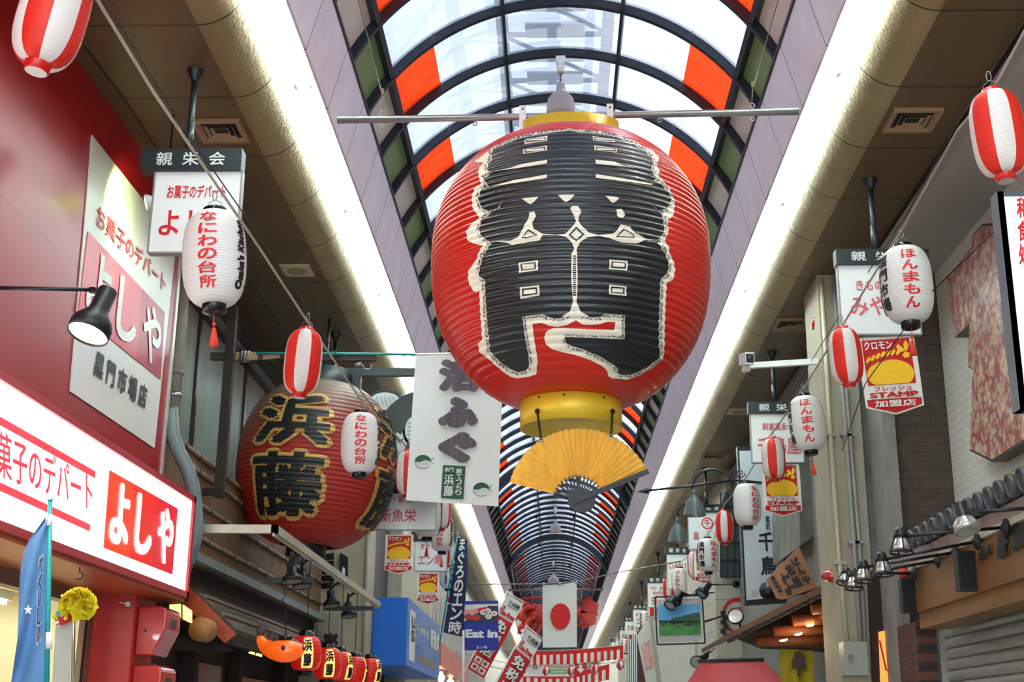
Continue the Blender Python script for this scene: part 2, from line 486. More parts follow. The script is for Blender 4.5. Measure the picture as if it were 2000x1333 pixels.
# ------------------------------------------------------------------ fluorescent troughs along both bulkheads
M_tube = mat('fluorescent_tube', (1, 1, 1), 0.3, emit=9.0, ecol=(0.88, 0.98, 0.98))
M_cap = mat('tube_end_cap', (0.85, 0.87, 0.84), 0.4)
def fixture(xa, xb, x_edge, sg):
    L = 2.42
    t = thing('fluorescent_light', '', 'light fitting', (0, 0, 6.32))
    mb = MB(); mb.box((xa - .07, 0.01, 6.28), (xb + .07, L - 0.01, 6.325)); mb.build('tray', M_white, t)
    xe = (xb + .075) if sg < 0 else (xa - .075)
    mb = MB(); mb.box((xe - .008, 0.01, 6.17), (xe + .008, L - 0.01, 6.30)); mb.build('reflector_lip', M_white, t)
    for x in (xa, xb):
        MB().cyl((x, .05, 6.22), (x, L - .05, 6.22), .0165, n=12).build('tube', M_tube, t)
    for x in (xa, xb):
        for y in (.022, L - .022):
            mb = MB(); mb.lathe([(.024, -.02), (.024, .02), (.001, .021)], 10, c=(x, y, 6.22), axis=(0, 1, 0)); mb.box((x - .015, y - .015, 6.225), (x + .015, y + .015, 6.29))
            mb.build('lampholder', M_cap, t)
    return t
for side, xa, xb, yj, sg in (('left', -1.936, -1.82, 8.70, -1), ('right', 1.944, 2.058, 8.57, 1)):
    f0 = fixture(xa, xb, 0, sg)
    k0 = -5; n = 0
    for k in range(k0, 33):
        y = yj + 2.42 * k
        lb = 'twin tube fluorescent strip light in the %s hand trough above the bulkhead' % side
        o = f0 if n == 0 else copy_tree(f0)
        o.location.y = y; o['label'] = lb; o['group'] = 'strip lights in the %s trough' % side; n += 1

# ------------------------------------------------------------------ ceiling diffusers
M_vent = mat('vent_paint', (0.62, 0.50, 0.38), 0.5)
M_ventdark = mat('vent_throat', (0.10, 0.08, 0.06), 0.7)
def ac_vent(px, py, w, label, group=None):
    c = AZ(px, py, SOF); z = SOF
    t = thing('ceiling_vent', label, 'air vent', (c.x, c.y, z), group)
    mb = MB(); o = w / 2; i = o * .84
    for a, b in (((-o, -o), (o, -i)), ((-o, i), (o, o)), ((-o, -i), (-i, i)), ((i, -i), (o, i))):
        mb.box((c.x + a[0], c.y + a[1], z - .03), (c.x + b[0], c.y + b[1], z + .01))
    mb.build('frame', M_vent, t)
    MB().box((c.x - i, c.y - i, z - .006), (c.x + i, c.y + i, z - .002)).build('throat', M_ventdark, t)
    for k in (0.72, 0.5, 0.28):
        mb = MB(); r = o * k; r2 = r - .03
        lo, hi = z - .028, z - .008
        q = [(-1, -1), (1, -1), (1, 1), (-1, 1)]
        vs = [(c.x + r * a, c.y + r * b, hi) for a, b in q] + [(c.x + (r + .02) * a, c.y + (r + .02) * b, lo) for a, b in q]
        mb.add(vs, [(j, (j + 1) % 4, 4 + (j + 1) % 4, 4 + j) for j in range(4)])
        mb.build('louvre', M_vent, t)
    return t
ac_vent(432, 253, .36, 'square louvred air vent in the left soffit beside the nearest sign post')
ac_vent(1782, 232, .36, 'square louvred air vent in the right soffit, nearest of the right row')
ac_vent(1548, 632, .40, 'square louvred air vent in the right soffit, beside the round red alarm lamp')
ac_vent(1396, 891, .42, 'square louvred air vent in the right soffit above the arrow tipped lamp bracket')
def plate(px, py, w, label):
    c = AZ(px, py, SOF)
    t = thing('ceiling_speaker', label, 'speaker', (c.x, c.y, SOF))
    MB().box((c.x - w / 2, c.y - w / 2, SOF - .02), (c.x + w / 2, c.y + w / 2, SOF + .01)).build('plate', mat('cream_plate', (.78, .70, .55), .5), t)
    MB().lathe([(0.001, -.028), (w * .2, -.03), (w * .33, -.02), (w * .36, -.018)], 20, c=(c.x, c.y, SOF)).build('grille', mat('grille_dull', (.60, .53, .42), .6), t)
plate(580, 527, .30, 'square cream ceiling speaker plate with a round grille, left soffit')
plate(1445, 803, .34, 'square cream ceiling speaker plate with a round grille, right soffit')
# ------------------------------------------------------------------ the giant red paper lantern
M_redpaper = mat('lantern_red', (0.82, 0.12, 0.06), 0.34, var=0.10, scale=5, bump=0.10, bscale=14, trans=0.12, coat=0.15)
M_ink = mat('lantern_black_ink', (0.085, 0.10, 0.11), 0.34, var=0.12, bump=0.1, bscale=14, coat=0.25)
M_cream_ink = mat('lantern_cream_ink', (0.93, 0.88, 0.80), 0.42, var=0.03)
M_yellow = mat('gold_painted_ring', (0.90, 0.74, 0.18), 0.42, 0.25, 0.08, bump=0.05)
M_gold = mat('gold_fabric', (0.97, 0.80, 0.40), 0.4, 0.2, 0.08, bump=0.12, bscale=20, stretch=(4, 4, .6))
M_wire = mat('wire', (0.55, 0.54, 0.50), 0.45, 0.6)
M_cord = mat('black_cord', (0.05, 0.05, 0.05), 0.6)

GC = Vector((0.100, 8.0, 0)); GZ0, GZ1, GR, GRE = 3.59, 5.37, 0.905, 0.315
GN = 44
def g_r(z, ridged=True):
    zm = GZ0 + 0.53 * (GZ1 - GZ0)
    t = max(-1, min(1, (z - zm) / ((GZ1 - zm) if z > zm else (zm - GZ0))))
    r = GRE + (GR - GRE) * (max(0, 1 - abs(t) ** 2.35)) ** 0.62
    if ridged:
        ph = (z - GZ0) / (GZ1 - GZ0) * GN
        r += 0.0085 * (abs(sin(pi * ph)) - 0.6)
    return r
def g_pt(t, z, off=0.0):
    r = g_r(z) + off
    return (GC.x + r * sin(t), GC.y - r * cos(t), z)
def g_hit(px, py):
    """where the sight line meets the lantern: (angle, height)"""
    d = ray(px, py); lo = None; s = 6.9; best = None
    while s < 8.3:
        p = EYE + d * s; e = sqrt((p.x - GC.x) ** 2 + (p.y - GC.y) ** 2) - g_r(p.z, False)
        if GZ0 <= p.z <= GZ1 and e <= 0:
            a, b = s - .02, s
            for _ in range(14):
                m = (a + b) / 2; q = EYE + d * m
                if sqrt((q.x - GC.x) ** 2 + (q.y - GC.y) ** 2) - g_r(q.z, False) <= 0: b = m
                else: a = m
            q = EYE + d * b
            return (atan2(q.x - GC.x, GC.y - q.y), q.z)
        if best is None or abs(e) < best[0]: best = (abs(e), p.copy())
        s += .02
    q = best[1]
    return (atan2(q.x - GC.x, GC.y - q.y), min(GZ1 - .002, max(GZ0 + .002, q.z)))

giant = thing('giant_paper_lantern', 'giant red paper lantern with black and white brush characters and gold rings, hanging mid street', 'lantern', (GC.x, GC.y, GZ0))
nz_ = GN * 6; prof = []
for i in range(nz_ + 1):
    z = GZ0 + (GZ1 - GZ0) * i / nz_; prof.append((g_r(z), z))
MB().lathe(prof, 96, c=(GC.x, GC.y, 0)).build('lantern_body', M_redpaper, giant, normals=False)
ring = MB(); ring.lathe([(GRE + .014, -.06), (GRE + .014, .145), (GRE - .02, .145), (GRE - .02, -.06)], 48, c=(GC.x, GC.y, GZ1 + .01), axis=(0, -.2, .98)); ring.build('top_ring', M_yellow, giant)
ring = MB(); ring.lathe([(0.001, GZ0 - .13), (GRE - .03, GZ0 - .13), (GRE - .004, GZ0 - .165), (GRE + .006, GZ0 - .165), (GRE + .006, GZ0 + .02), (GRE - .02, GZ0 + .02)], 48, c=(GC.x, GC.y, 0)); ring.build('bottom_ring', M_yellow, giant)
mb = MB()
for a in (-38, 38, -8):
    a = radians(a)
    p = Vector((GC.x + (GRE + .008) * sin(a), GC.y - (GRE + .008) * cos(a), GZ0 - .02)); mb.sphere(p, .008, 8)
mb.build('rivets', M_black, giant)

def z1(*p): return [(x / 3.029 + 800, y / 3.029 + 180) for x, y in p]
def z2(*p): return [(x / 3.571 + 840, y / 3.571 + 480) for x, y in p]
outerW = z1((945, 214), (760, 236), (640, 262), (560, 292), (500, 322), (468, 350), (440, 372), (398, 400), (392, 415), (438, 418), (408, 462), (410, 500), (424, 540), (388, 568), (368, 625), (376, 692), (415, 742), (372, 780), (335, 822), (345, 880), (385, 898), (440, 912)) \
    + z2((352, 22), (322, 108), (285, 150), (268, 185), (268, 250), (292, 300), (318, 328), (345, 318), (350, 420), (356, 520), (366, 655), (338, 688), (345, 742), (410, 792), (500, 872), (560, 915), (610, 928), (690, 918), (742, 900), (752, 800), (735, 700), (722, 620), (716, 548), (780, 541), (830, 560), (890, 568), (960, 554), (1000, 532), (1017, 520), (1034, 534), (1060, 553), (1120, 556), (1180, 551), (1240, 531), (1290, 533), (1284, 589), (1100, 586), (920, 577), (862, 577), (826, 592), (806, 614), (796, 640), (808, 690), (850, 724), (900, 738), (1000, 762), (1120, 800), (1190, 838), (1236, 876), (1238, 912), (1265, 928), (1370, 937), (1440, 914), (1540, 860), (1624, 792), (1632, 700), (1634, 560), (1640, 400), (1648, 258), (1692, 240), (1708, 170), (1692, 100), (1668, 60), (1660, 0)) \
    + z1((1525, 905), (1506, 880), (1530, 830), (1524, 760), (1560, 730), (1567, 640), (1532, 562), (1490, 520), (1464, 482), (1482, 480), (1460, 432), (1474, 388), (1440, 352), (1400, 330), (1320, 288), (1240, 256), (1130, 234))
innerB = z1((945, 232), (860, 238), (760, 252), (640, 282), (560, 312), (500, 342), (484, 372), (492, 400), (470, 425), (462, 462), (494, 476), (440, 515), (462, 548), (476, 566), (430, 576), (408, 630), (430, 688), (470, 706), (520, 688), (552, 655), (528, 690), (478, 722), (425, 768), (415, 822), (430, 856), (470, 884), (505, 890), (470, 915), (448, 970)) \
    + z2((384, 42), (356, 140), (344, 190), (346, 216), (386, 240), (390, 330), (400, 500), (414, 640), (424, 740), (490, 812), (560, 862), (620, 886), (672, 874), (694, 850), (692, 780), (664, 640), (646, 498), (790, 480), (822, 500), (880, 512), (940, 502), (982, 468), (1010, 408), (1046, 468), (1080, 496), (1130, 504), (1190, 500), (1216, 479), (1356, 487), (1354, 656), (1100, 646), (938, 640), (946, 680), (990, 706), (1060, 724), (1180, 776), (1270, 828), (1304, 862), (1308, 892), (1340, 905), (1400, 902), (1500, 858), (1598, 782), (1590, 700), (1590, 560), (1596, 400), (1602, 240), (1652, 190), (1660, 130), (1640, 70), (1622, 20)) \
    + z1((1505, 960), (1480, 912), (1440, 884), (1475, 870), (1504, 826), (1494, 740), (1462, 700), (1412, 655), (1470, 702), (1520, 690), (1545, 640), (1530, 596), (1480, 545), (1440, 528), (1452, 505), (1424, 462), (1440, 410), (1400, 362), (1320, 310), (1240, 276), (1130, 248))
def to_par(pts, sub=10):
    out = []
    n = len(pts)
    for i in range(n):
        a, b = pts[i], pts[(i + 1) % n]
        m = max(1, int(math.hypot(b[0] - a[0], b[1] - a[1]) / sub))
        for k in range(m):
            out.append(g_hit(a[0] + (b[0] - a[0]) * k / m, a[1] + (b[1] - a[1]) * k / m))
    return out
ZC_ = [GZ0 + (GZ1 - GZ0) * i / (GN * 5) for i in range(1, GN * 5)]
TC_ = [radians(-88 + 6 * i) for i in range(30)]
def decal(loops, m, nm, off, fine=True):
    zc = None
    zs = [p[1] for l in loops for p in l]; ts = [p[0] for l in loops for p in l]
    zc = [z for z in ZC_ if min(zs) < z < max(zs)]; tc = [t for t in TC_ if min(ts) < t < max(ts)]
    return wrap(poly2(loops), lambda t, z: g_pt(t, z, off), m, nm, giant, zc, tc)
decal([to_par(outerW)], M_cream_ink, 'character_border', .003)
decal([to_par(innerB)], M_ink, 'character_ink', .006)
# cream counters inside the strokes
white = dict(
    middle=z1((985, 768), (972, 735), (950, 690), (962, 676), (996, 676), (1016, 712), (1000, 740), (998, 768), (1022, 800), (1060, 834), (1110, 850), (1165, 846), (1205, 838), (1228, 818), (1244, 788), (1300, 800), (1330, 838), (1392, 868), (1470, 880), (1392, 876), (1345, 898), (1250, 892), (1180, 868), (1120, 856), (1050, 862), (1010, 890), (988, 930), (990, 955), (994, 1100), (990, 1215), (986, 1240), (1010, 1300), (1060, 1333), (900, 1333), (950, 1300), (966, 1240), (964, 1215), (956, 1100), (958, 960), (974, 930), (960, 895), (930, 862), (880, 850), (790, 850), (770, 880), (700, 892), (610, 908), (580, 894), (470, 884), (600, 884), (640, 866), (664, 830), (690, 775), (708, 748), (710, 716), (740, 710), (750, 740), (728, 772), (734, 812), (790, 842), (860, 848), (915, 846), (958, 806)),
)
decal([to_par(white['middle'], 6)], M_cream_ink, 'character_counter', .009)
def quadw(*p): return z1(*p)
small = [quadw((648, 1012), (762, 997), (762, 1058), (651, 1074)), quadw((1180, 993), (1287, 1003), (1284, 1060), (1178, 1050)),
         quadw((655, 1160), (768, 1147), (772, 1206), (659, 1226)), quadw((1178, 1144), (1279, 1154), (1278, 1210), (1176, 1200)),
         quadw((688, 281), (817, 262), (816, 290), (682, 309)), quadw((1080, 262), (1206, 279), (1212, 300), (1084, 288)),
         quadw((676, 342), (815, 319), (814, 349), (673, 371)), quadw((1090, 318), (1222, 340), (1224, 362), (1093, 348)),
         quadw((668, 430), (815, 402), (814, 426), (640, 452), (500, 474), (600, 452)), quadw((1098, 401), (1214, 415), (1250, 436), (1342, 454), (1230, 440), (1099, 428)),
         quadw((622, 522), (815, 492), (814, 513), (640, 540), (530, 556), (480, 566), (560, 538)), quadw((1100, 490), (1220, 506), (1340, 526), (1440, 546), (1420, 552), (1300, 536), (1101, 512)),
         quadw((668, 633), (765, 624), (745, 645), (718, 669), (694, 655)), quadw((878, 612), (978, 610), (950, 640), (926, 656), (904, 640)), quadw((1155, 616), (1238, 628), (1222, 646), (1200, 661), (1178, 640)),
         quadw((1218, 698), (1250, 692), (1272, 730), (1258, 748), (1230, 746))]
for q in small: decal([to_par(q, 8)], M_cream_ink, 'character_counter', .009)
def shrink(q, f=0.86):
    cx = sum(p[0] for p in q) / len(q); cy = sum(p[1] for p in q) / len(q)
    w = max(p[0] for p in q) - min(p[0] for p in q); h = max(p[1] for p in q) - min(p[1] for p in q)
    d = 0.13 * min(w, h) + .8
    return [(cx + (p[0] - cx) * max(.1, 1 - 2 * d / max(w, 1)), cy + (p[1] - cy) * max(.1, 1 - 2 * d / max(h, 1))) for p in q]
for q in small[:8]:
    a = shrink(q); b = shrink(shrink(q))
    decal([to_par(a, 8), list(reversed(to_par(b, 8)))], M_ink, 'key_pattern', .011)
# broken key-fret lines between the ink and the border
def offset_path(pts, d):
    n = len(pts); out = []
    for i in range(n):
        a, b, c = pts[i - 1], pts[i], pts[(i + 1) % n]
        t = Vector((c[0] - a[0], c[1] - a[1])); t.normalize()
        out.append((b[0] - t.y * d, b[1] + t.x * d))
    return out
def dashes(pts, d, w, L, gap, ph, rnd):
    V = []; Fs = []; n = len(pts); pos = -ph
    for i in range(n):
        a = Vector(pts[i]); b = Vector(pts[(i + 1) % n]); s = (b - a).length
        if s < .1: continue
        t = (b - a) / s; nn = Vector((-t.y, t.x))
        while pos < s:
            if pos >= 0:
                l = L * rnd.uniform(.5, 1.2); p = a + t * pos + nn * d; q = a + t * min(pos + l, s) + nn * d
                o = len(V)
                V += [tuple(p - nn * w / 2), tuple(q - nn * w / 2), tuple(q + nn * w / 2), tuple(p + nn * w / 2)]; Fs.append((o, o + 1, o + 2, o + 3))
                if rnd.random() < .4:
                    o = len(V); r2 = q + nn * 2.0
                    V += [tuple(q - t * w / 2), tuple(q + t * w / 2), tuple(r2 + t * w / 2), tuple(r2 - t * w / 2)]; Fs.append((o, o + 1, o + 2, o + 3))
            pos += L + gap
        pos -= s
    return V, Fs
area = sum(innerB[i][0] * innerB[(i + 1) % len(innerB)][1] - innerB[(i + 1) % len(innerB)][0] * innerB[i][1] for i in range(len(innerB)))
sg_ = -1 if area > 0 else 1
rnd = random.Random(3); V = []; Fs = []
for d, w, L, g, ph in ((2.0, .8, 9, 1.2, 0), (3.6, 1.1, 5, 2.6, 2), (5.2, .9, 7, 2.0, 4)):
    a, b = dashes(innerB, sg_ * d, w, L, g, ph, rnd); o = len(V); V += a; Fs += [tuple(i + o for i in f) for f in b]
Vp = [g_hit(*p) for p in V]
wrap((Vp, Fs), lambda t, z: g_pt(t, z, .0065), M_ink, 'key_pattern', giant)
cols = z1((957, 960), (992, 960), (990, 1215), (964, 1215))
wrap(([g_hit(*p) for p in [(x / 3.029 + 800, y / 3.029 + 180) for k in range(20) for x, y in ((966, 972 + k * 12), (984, 972 + k * 12), (984, 979 + k * 12), (966, 979 + k * 12))]], [(4 * k, 4 * k + 1, 4 * k + 2, 4 * k + 3) for k in range(20)]), lambda t, z: g_pt(t, z, .011), M_ink, 'key_pattern', giant)
dm = [z1((985, 800), (1035, 846), (985, 888), (940, 850)), z1((705, 815), (760, 850), (690, 872), (665, 866)), z1((1262, 810), (1320, 846), (1330, 866), (1215, 862))]
for q in dm:
    a = to_par(q, 6); b = to_par(shrink(q), 6)
    decal([a, list(reversed(b))], M_ink, 'key_pattern', .011)
# hanging hardware
POLE_Z = 5.60; PY = 7.93
pole = thing('lantern_pole', 'long grey steel pole crossing the street at the top of the giant lantern', 'pole', (0.08, PY, POLE_Z))
pL, pR = AY(659, 235, PY), AY(1560, 218, PY)
zav = (pL.z + pR.z) / 2
MB().tube([(pL.x, PY, pL.z), (pR.x, PY, pR.z)], .0235, 16).build('pole_tube', M_galv, pole)
def on_pole(px):
    t = (AY(px, 230, PY).x - pL.x) / (pR.x - pL.x); return pL + (pR - pL) * t
def eye(p, dz, r, parent):
    mb = MB(); c = p + Vector((0, 0, dz)); mb.tube([c + Vector((r * cos(a), 0, r * sin(a))) for a in [2 * pi * i / 14 for i in range(15)]], .0045, 6); mb.cyl(p, c - Vector((0, 0, r if dz > 0 else -r)), .004, n=6)
    return mb.build('eye_bolt', M_galv, parent)
for px in (748, 1470):
    p = on_pole(px); eye(p, .05, .016, pole); eye(p, -.05, .014, pole)
for px in (928, 1288): eye(on_pole(px), -.045, .013, pole)
for px in (1021, 1191):
    p = on_pole(px)
    mb = MB(); mb.box((p.x - .022, PY - .045, p.z - .12), (p.x + .022, PY - .03, p.z + .062)); mb.build('clamp_plate', M_white, pole)
    mb = MB(); mb.sphere((p.x, PY - .046, p.z + .035), .007, 8); mb.build('clamp_bolt', M_black, pole)
for px, (qx, qy), sd in ((748, (700, 0), -1), (1470, (1520, 0), 1)):
    p = on_pole(px); r = ray(qx, qy); top = EYE + r * (5.09 / r.z)
    x, z = top.x, top.z
    mb = MB(); mb.tube([p + Vector((0, 0, .066)), p + Vector((sd * .004, -.02, .16)), Vector((x, top.y, z))], .004, 6)
    w = mb.build('hanger_wire', M_wire); tag(w, 'steel wire from the %s end of the lantern pole up to the vault' % ('left' if sd < 0 else 'right'), 'wire')
    mb = MB(); mb.obox(p + Vector((sd * .006, -.03, .19)), (.009, 0, 0), (0, .009, 0), (0, 0, .022)); mb.build('wire_clamp', mat('brass_clamp', (.55, .44, .26), .5, .4), w)

# folding fan under the lantern
def fan():
    Yf = 7.66
    pv = AY(1130, 978, Yf)                     # rivet
    e = lambda px, py: AY(px, py, Yf)
    Ro = (e(1130, 838) - pv).length
    Ri = (e(1088, 955) - pv).length * 1.0
    t = thing('folding_fan', 'open gold folding fan with black ribs hanging below the giant lantern', 'fan', tuple(pv))
    lp = e(995, 944); rp = e(1266, 922)
    aL = atan2(lp.z - pv.z, lp.x - pv.x); aR = atan2(rp.z - pv.z, rp.x - pv.x)
    if aL < 0: aL += 2 * pi
    Rm = [(lp - pv).length, Ro, (rp - pv).length]
    N = 56; vs = []
    for i in range(N + 1):
        f = i / N; a = aL + (aR - aL) * f
        R = Rm[0] * (1 - f) * (1 - 2 * f) + Rm[1] * 4 * f * (1 - f) + Rm[2] * f * (2 * f - 1)
        dy = .016 * (1 if i % 2 else -1) + .004 * sin(i * 3.1)
        ri = Ri * (.97)
        for q in range(6):
            r = ri + (R - ri) * q / 5
            vs.append((pv.x + r * cos(a), pv.y + dy * (.45 + .55 * q / 5), pv.z + r * sin(a)))
    fs = [(i * 6 + q, i * 6 + q + 1, i * 6 + 7 + q, i * 6 + 6 + q) for i in range(N) for q in range(5)]
    MB().add(vs, fs).build('leaf', M_gold, t, normals=False)
    M_rib = mat('black_bamboo', (.06, .06, .065), .5)
    for i in range(15):
        f = (i + .4) / 14.8; a = aL + (aR - aL) * f
        mb = MB(); d = Vector((cos(a), 0, sin(a)))
        mb.bar(pv - d * .015 + Vector((0, .003 * (i - 7) / 2, 0)), pv + d * (Ri * 1.06) + Vector((0, .002 * (i - 7) / 2, 0)), .0105, .004, up=(0, 1, 0)); mb.build('rib', M_rib, t)
    d = (rp - pv).normalized()
    MB().bar(pv + Vector((0, -.02, 0)) - d * .03, rp + Vector((0, -.02, 0)), .03, .008, up=(0, 1, 0)).build('guard', M_rib, t)
    d = (lp - pv).normalized()
    MB().bar(pv + Vector((0, .02, 0)), pv + d * (Ri * 1.05) + Vector((0, .02, 0)), .02, .006, up=(0, 1, 0)).build('guard', M_rib, t)
    # head of the fan: half disc below the rivet
    c = e(1136, 979); rr = (e(1165, 979) - c).length * .55
    pts = [c + Vector((-rr * 1.7, -.012, .02)), c + Vector((rr * 1.75, -.012, .03))] + [c + Vector((rr * 1.7 * cos(-a), -.012, rr * 1.4 * sin(-a))) for a in [pi * k / 10 for k in range(1, 10)]]
    MB().prism(pts, (0, .03, 0)).build('head', M_rib, t)
    for (px, py), (qx, qy) in (((1057, 862), (1050, 800)), ((1193, 855), (1197, 797))):
        p = e(px, py); a = (AY(qx, qy, 7.66).x - GC.x) / (GRE + .006)
        q = Vector((GC.x + (GRE + .01) * a, GC.y - (GRE + .01) * sqrt(1 - a * a), AY(qx, qy, 7.7).z))
        mb = MB(); mb.tube([p + Vector((0, -.02, .004)), p * .6 + q * .4 + Vector((0, -.035, 0)), q + Vector((0, -.01, 0))], .007, 8); mb.sphere(q, .018, 8); mb.build('cord', M_cord, t)
        MB().tube([p + Vector((.013 * cos(k * pi / 6), -.022, .013 * sin(k * pi / 6))) for k in range(13)], .003, 6).build('eyelet', M_galv, t)
fan()

# bell-shaped pendant lamps on the vault crown
M_bell = mat('pendant_grey', (0.66, 0.62, 0.61), 0.4, var=0.03)
def pendant(Y, zt, zb, x, label, rb=.115, grp=None):
    t = thing('pendant_lamp', label, 'lamp', (x, Y, zb))
    H = zt - zb
    MB().lathe([(rb, 0), (rb * 1.0, .02), (rb * .97, .10), (rb * .88, .16), (rb * .62, .205), (rb * .34, .235), (rb * .3, .30), (rb * .26, .33), (.001, .335)], 24, c=(x, Y, zb)).build('shade', M_bell, t)
    MB().lathe([(rb * .9, .012), (.001, .03)], 24, c=(x, Y, zb)).build('diffuser', mat('pendant_glass', (.9, .9, .88), .3), t)
    mb = MB(); n = max(3, int((H - .33 - .1) / .05)); 
    for i in range(n):
        z = zb + .335 + (H - .435) * (i + .5) / n
        mb.tube([(x + .008 * cos(a) * (1 - i % 2), Y + .008 * cos(a) * (i % 2), z + .03 * sin(a)) for a in [2 * pi * k / 8 for k in range(9)]], .0035, 5)
    mb.build('chain', mat('chain_rust', (.42, .36, .30), .5, .5), t)
    mb = MB(); mb.cyl((x, Y, zt - .10), (x, Y, zt), .035, .04, 14); mb.box((x - .045, Y - .03, zt), (x + .045, Y + .03, zt + .08)); mb.build('canopy', M_white, t)
    return t
c1 = AY(1095, 122, 11.02)
pendant(11.03, 7.66, 7.66 - (c1.z - AY(1095, 222, 11.02).z), c1.x, 'grey bell pendant lamp just above the top ring of the giant lantern', .135)
for px, y0, y1, lb in ((1085, 997, 1040, 'grey bell pendant lamp hanging from the vault beyond the fan'), (1081, 1101, 1138, 'grey bell pendant lamp just above the top edge of the sun disc flag')):
    r = ray(px, y0); Y = (7.70 - 1.6) / r.z; b = AY(px, y1, Y); pendant(Y, 7.70, b.z, b.x, lb, AY(px + 11, y1, Y).x - b.x)
# ------------------------------------------------------------------ strings of small paper lanterns
M_paper = mat('paper_white', (0.95, 0.93, 0.91), 0.5, var=0.02, trans=0.25)
M_pred = mat('paper_red', (0.93, 0.17, 0.10), 0.5, var=0.04, trans=0.25)
M_plastic = mat('cap_black', (0.05, 0.05, 0.055), 0.25, var=0.03)
M_capred = mat('cap_red', (0.82, 0.08, 0.07), 0.3, var=0.03)
M_inkred = mat('ink_red', (0.87, 0.10, 0.13), 0.5, var=0.03)
M_inkblack = mat('ink_black', (0.07, 0.07, 0.08), 0.5, var=0.03)
M_tassel = mat('tassel_thread', (0.90, 0.28, 0.18), 0.8, bump=.3, bscale=80, stretch=(6, 6, .5))
M_rope = mat('rope', (0.74, 0.70, 0.63), 0.9, bump=.4, bscale=200)
def small_profile(R, Rc, H, n, amp, pw=3.0, q=.5):
    def r(z):
        t = max(-1, min(1, z / (H / 2)))
        v = Rc + (R - Rc) * max(0, 1 - abs(t) ** pw) ** q
        return v + amp * (abs(sin(pi * (z + H / 2) / H * n)) - .6)
    return r
def hook_mesh(z0, h=.10):
    mb = MB()
    mb.tube([(-.05, 0, z0), (-.03, 0, z0 + .045), (0, 0, z0 + .06), (.03, 0, z0 + .045), (.05, 0, z0)], .0022, 5)
    mb.tube([(.012 * cos(a), 0, z0 + .085 + .028 * sin(a)) for a in [2 * pi * k / 12 for k in range(13)]], .003, 5)
    return mb
def white_lantern():
    R, Rc, H, n = .167, .062, .52, 34
    rf = small_profile(R, Rc, H, n, .0028)
    t = thing('paper_lantern', '', 'lantern')
    prof = [(rf(-H / 2 + H * i / (n * 4)), -H / 2 + H * i / (n * 4)) for i in range(n * 4 + 1)]
    body = MB().lathe(prof, 40).build('lantern_body', M_paper, t, normals=False)
    MB().lathe([(.001, H / 2 + .03), (Rc - .01, H / 2 + .03), (Rc, H / 2 + .025), (Rc + .002, H / 2 - .006)], 24).build('top_cap', M_plastic, t)
    MB().lathe([(.001, -H / 2 - .035), (Rc - .008, -H / 2 - .045), (Rc, -H / 2 - .04), (Rc + .002, -H / 2 + .006)], 24).build('bottom_cap', M_plastic, t)
    hook_mesh(H / 2 + .02).build('hook', M_wire, t)
    surf = lambda a, z: ((rf(z) + .002) * sin(a), -(rf(z) + .002) * cos(a), z)
    zc = [-H / 2 + H * i / (n * 4) for i in range(1, n * 4)]; 
    def put(uf, a0, wt, z0, z1, m):
        u, f = uf; V = [(a0 + (p[0] - .5) * wt, z0 + p[1] * (z1 - z0), p[2]) for p in u]
        tc = [a0 + wt * (k / 6 - .5) for k in range(1, 6)]
        wrap((V, f), surf, m, 'lettering', body, [z for z in zc if z0 < z < z1], tc)
    put(column('ほんまもん', .032, .84), 0, .62, -.21, .215, M_inkred)
    put(column('黒門市場', .045, .9), radians(-72), .60, -.20, .20, M_inkblack)
    put(column('なにわの台所', .035, .86), pi, .60, -.215, .225, M_inkred)
    u, f = unit("Osaka's Kitchen", .05); put(([(1 - q, p, l) for p, q, l in u], f), pi + radians(66), .34, -.20, .19, M_inkblack)
    return t
def add_tassel(t, H=.52):
    mb = MB(); z = -H / 2 - .04
    mb.tube([(0, 0, z), (.004, 0, z - .06), (0, 0, z - .085)], .003, 6); mb.sphere((0, 0, z - .065), .011, 8); mb.sphere((0, 0, z - .095), .013, 8)
    mb.lathe([(.004, -.09), (.013, -.105), (.017, -.13), (.025, -.185), (.001, -.187)], 14, c=(0, 0, z))
    return mb.build('tassel', M_tassel, t)
def red_lantern():
    R, Rc, H, n = .13, .048, .455, 40
    rf = small_profile(R, Rc, H, n, .0018, 3.2)
    t = thing('striped_lantern', '', 'lantern')
    prof = [(rf(-H / 2 + H * i / (n * 4)), -H / 2 + H * i / (n * 4)) for i in range(n * 4 + 1)]
    MB().lathe(prof, 48, mfun=lambda i, k: (k // 6) % 2).build('lantern_body', [M_paper, M_pred], t, normals=False)
    MB().lathe([(.001, H / 2 + .022), (Rc, H / 2 + .022), (Rc + .004, H / 2 - .004)], 24).build('top_cap', M_capred, t)
    bc = MB().lathe([(.001, -H / 2 - .034), (Rc - .006, -H / 2 - .034)], 24, mi=1).lathe([(Rc - .006, -H / 2 - .034), (Rc, -H / 2 - .03), (Rc + .004, -H / 2 + .004)], 24, mi=0).build('bottom_cap', [M_capred, M_paper], t)
    hook_mesh(H / 2 + .016).build('hook', M_wire, t)
    return t
W0 = white_lantern(); R0 = red_lantern(); used = {'w': 0, 'r': 0}
def hang(kind, px, py, Y, rz, label, tilt=0.0, tassel=False, s=1.0, group=None):
    src = W0 if kind == 'w' else R0
    o = src if used[kind] == 0 else copy_tree(src)
    used[kind] += 1
    o.location = AY(px, py, Y); o.rotation_euler = (0, radians(tilt), radians(rz)); o['label'] = label; o.scale = (s, s, s)
    o['group'] = group or ('white paper lanterns on the strings' if kind == 'w' else 'red and white striped lanterns on the strings')
    return o, tassel
todo = []
def H(*a, **k): todo.append(hang(*a, **k))
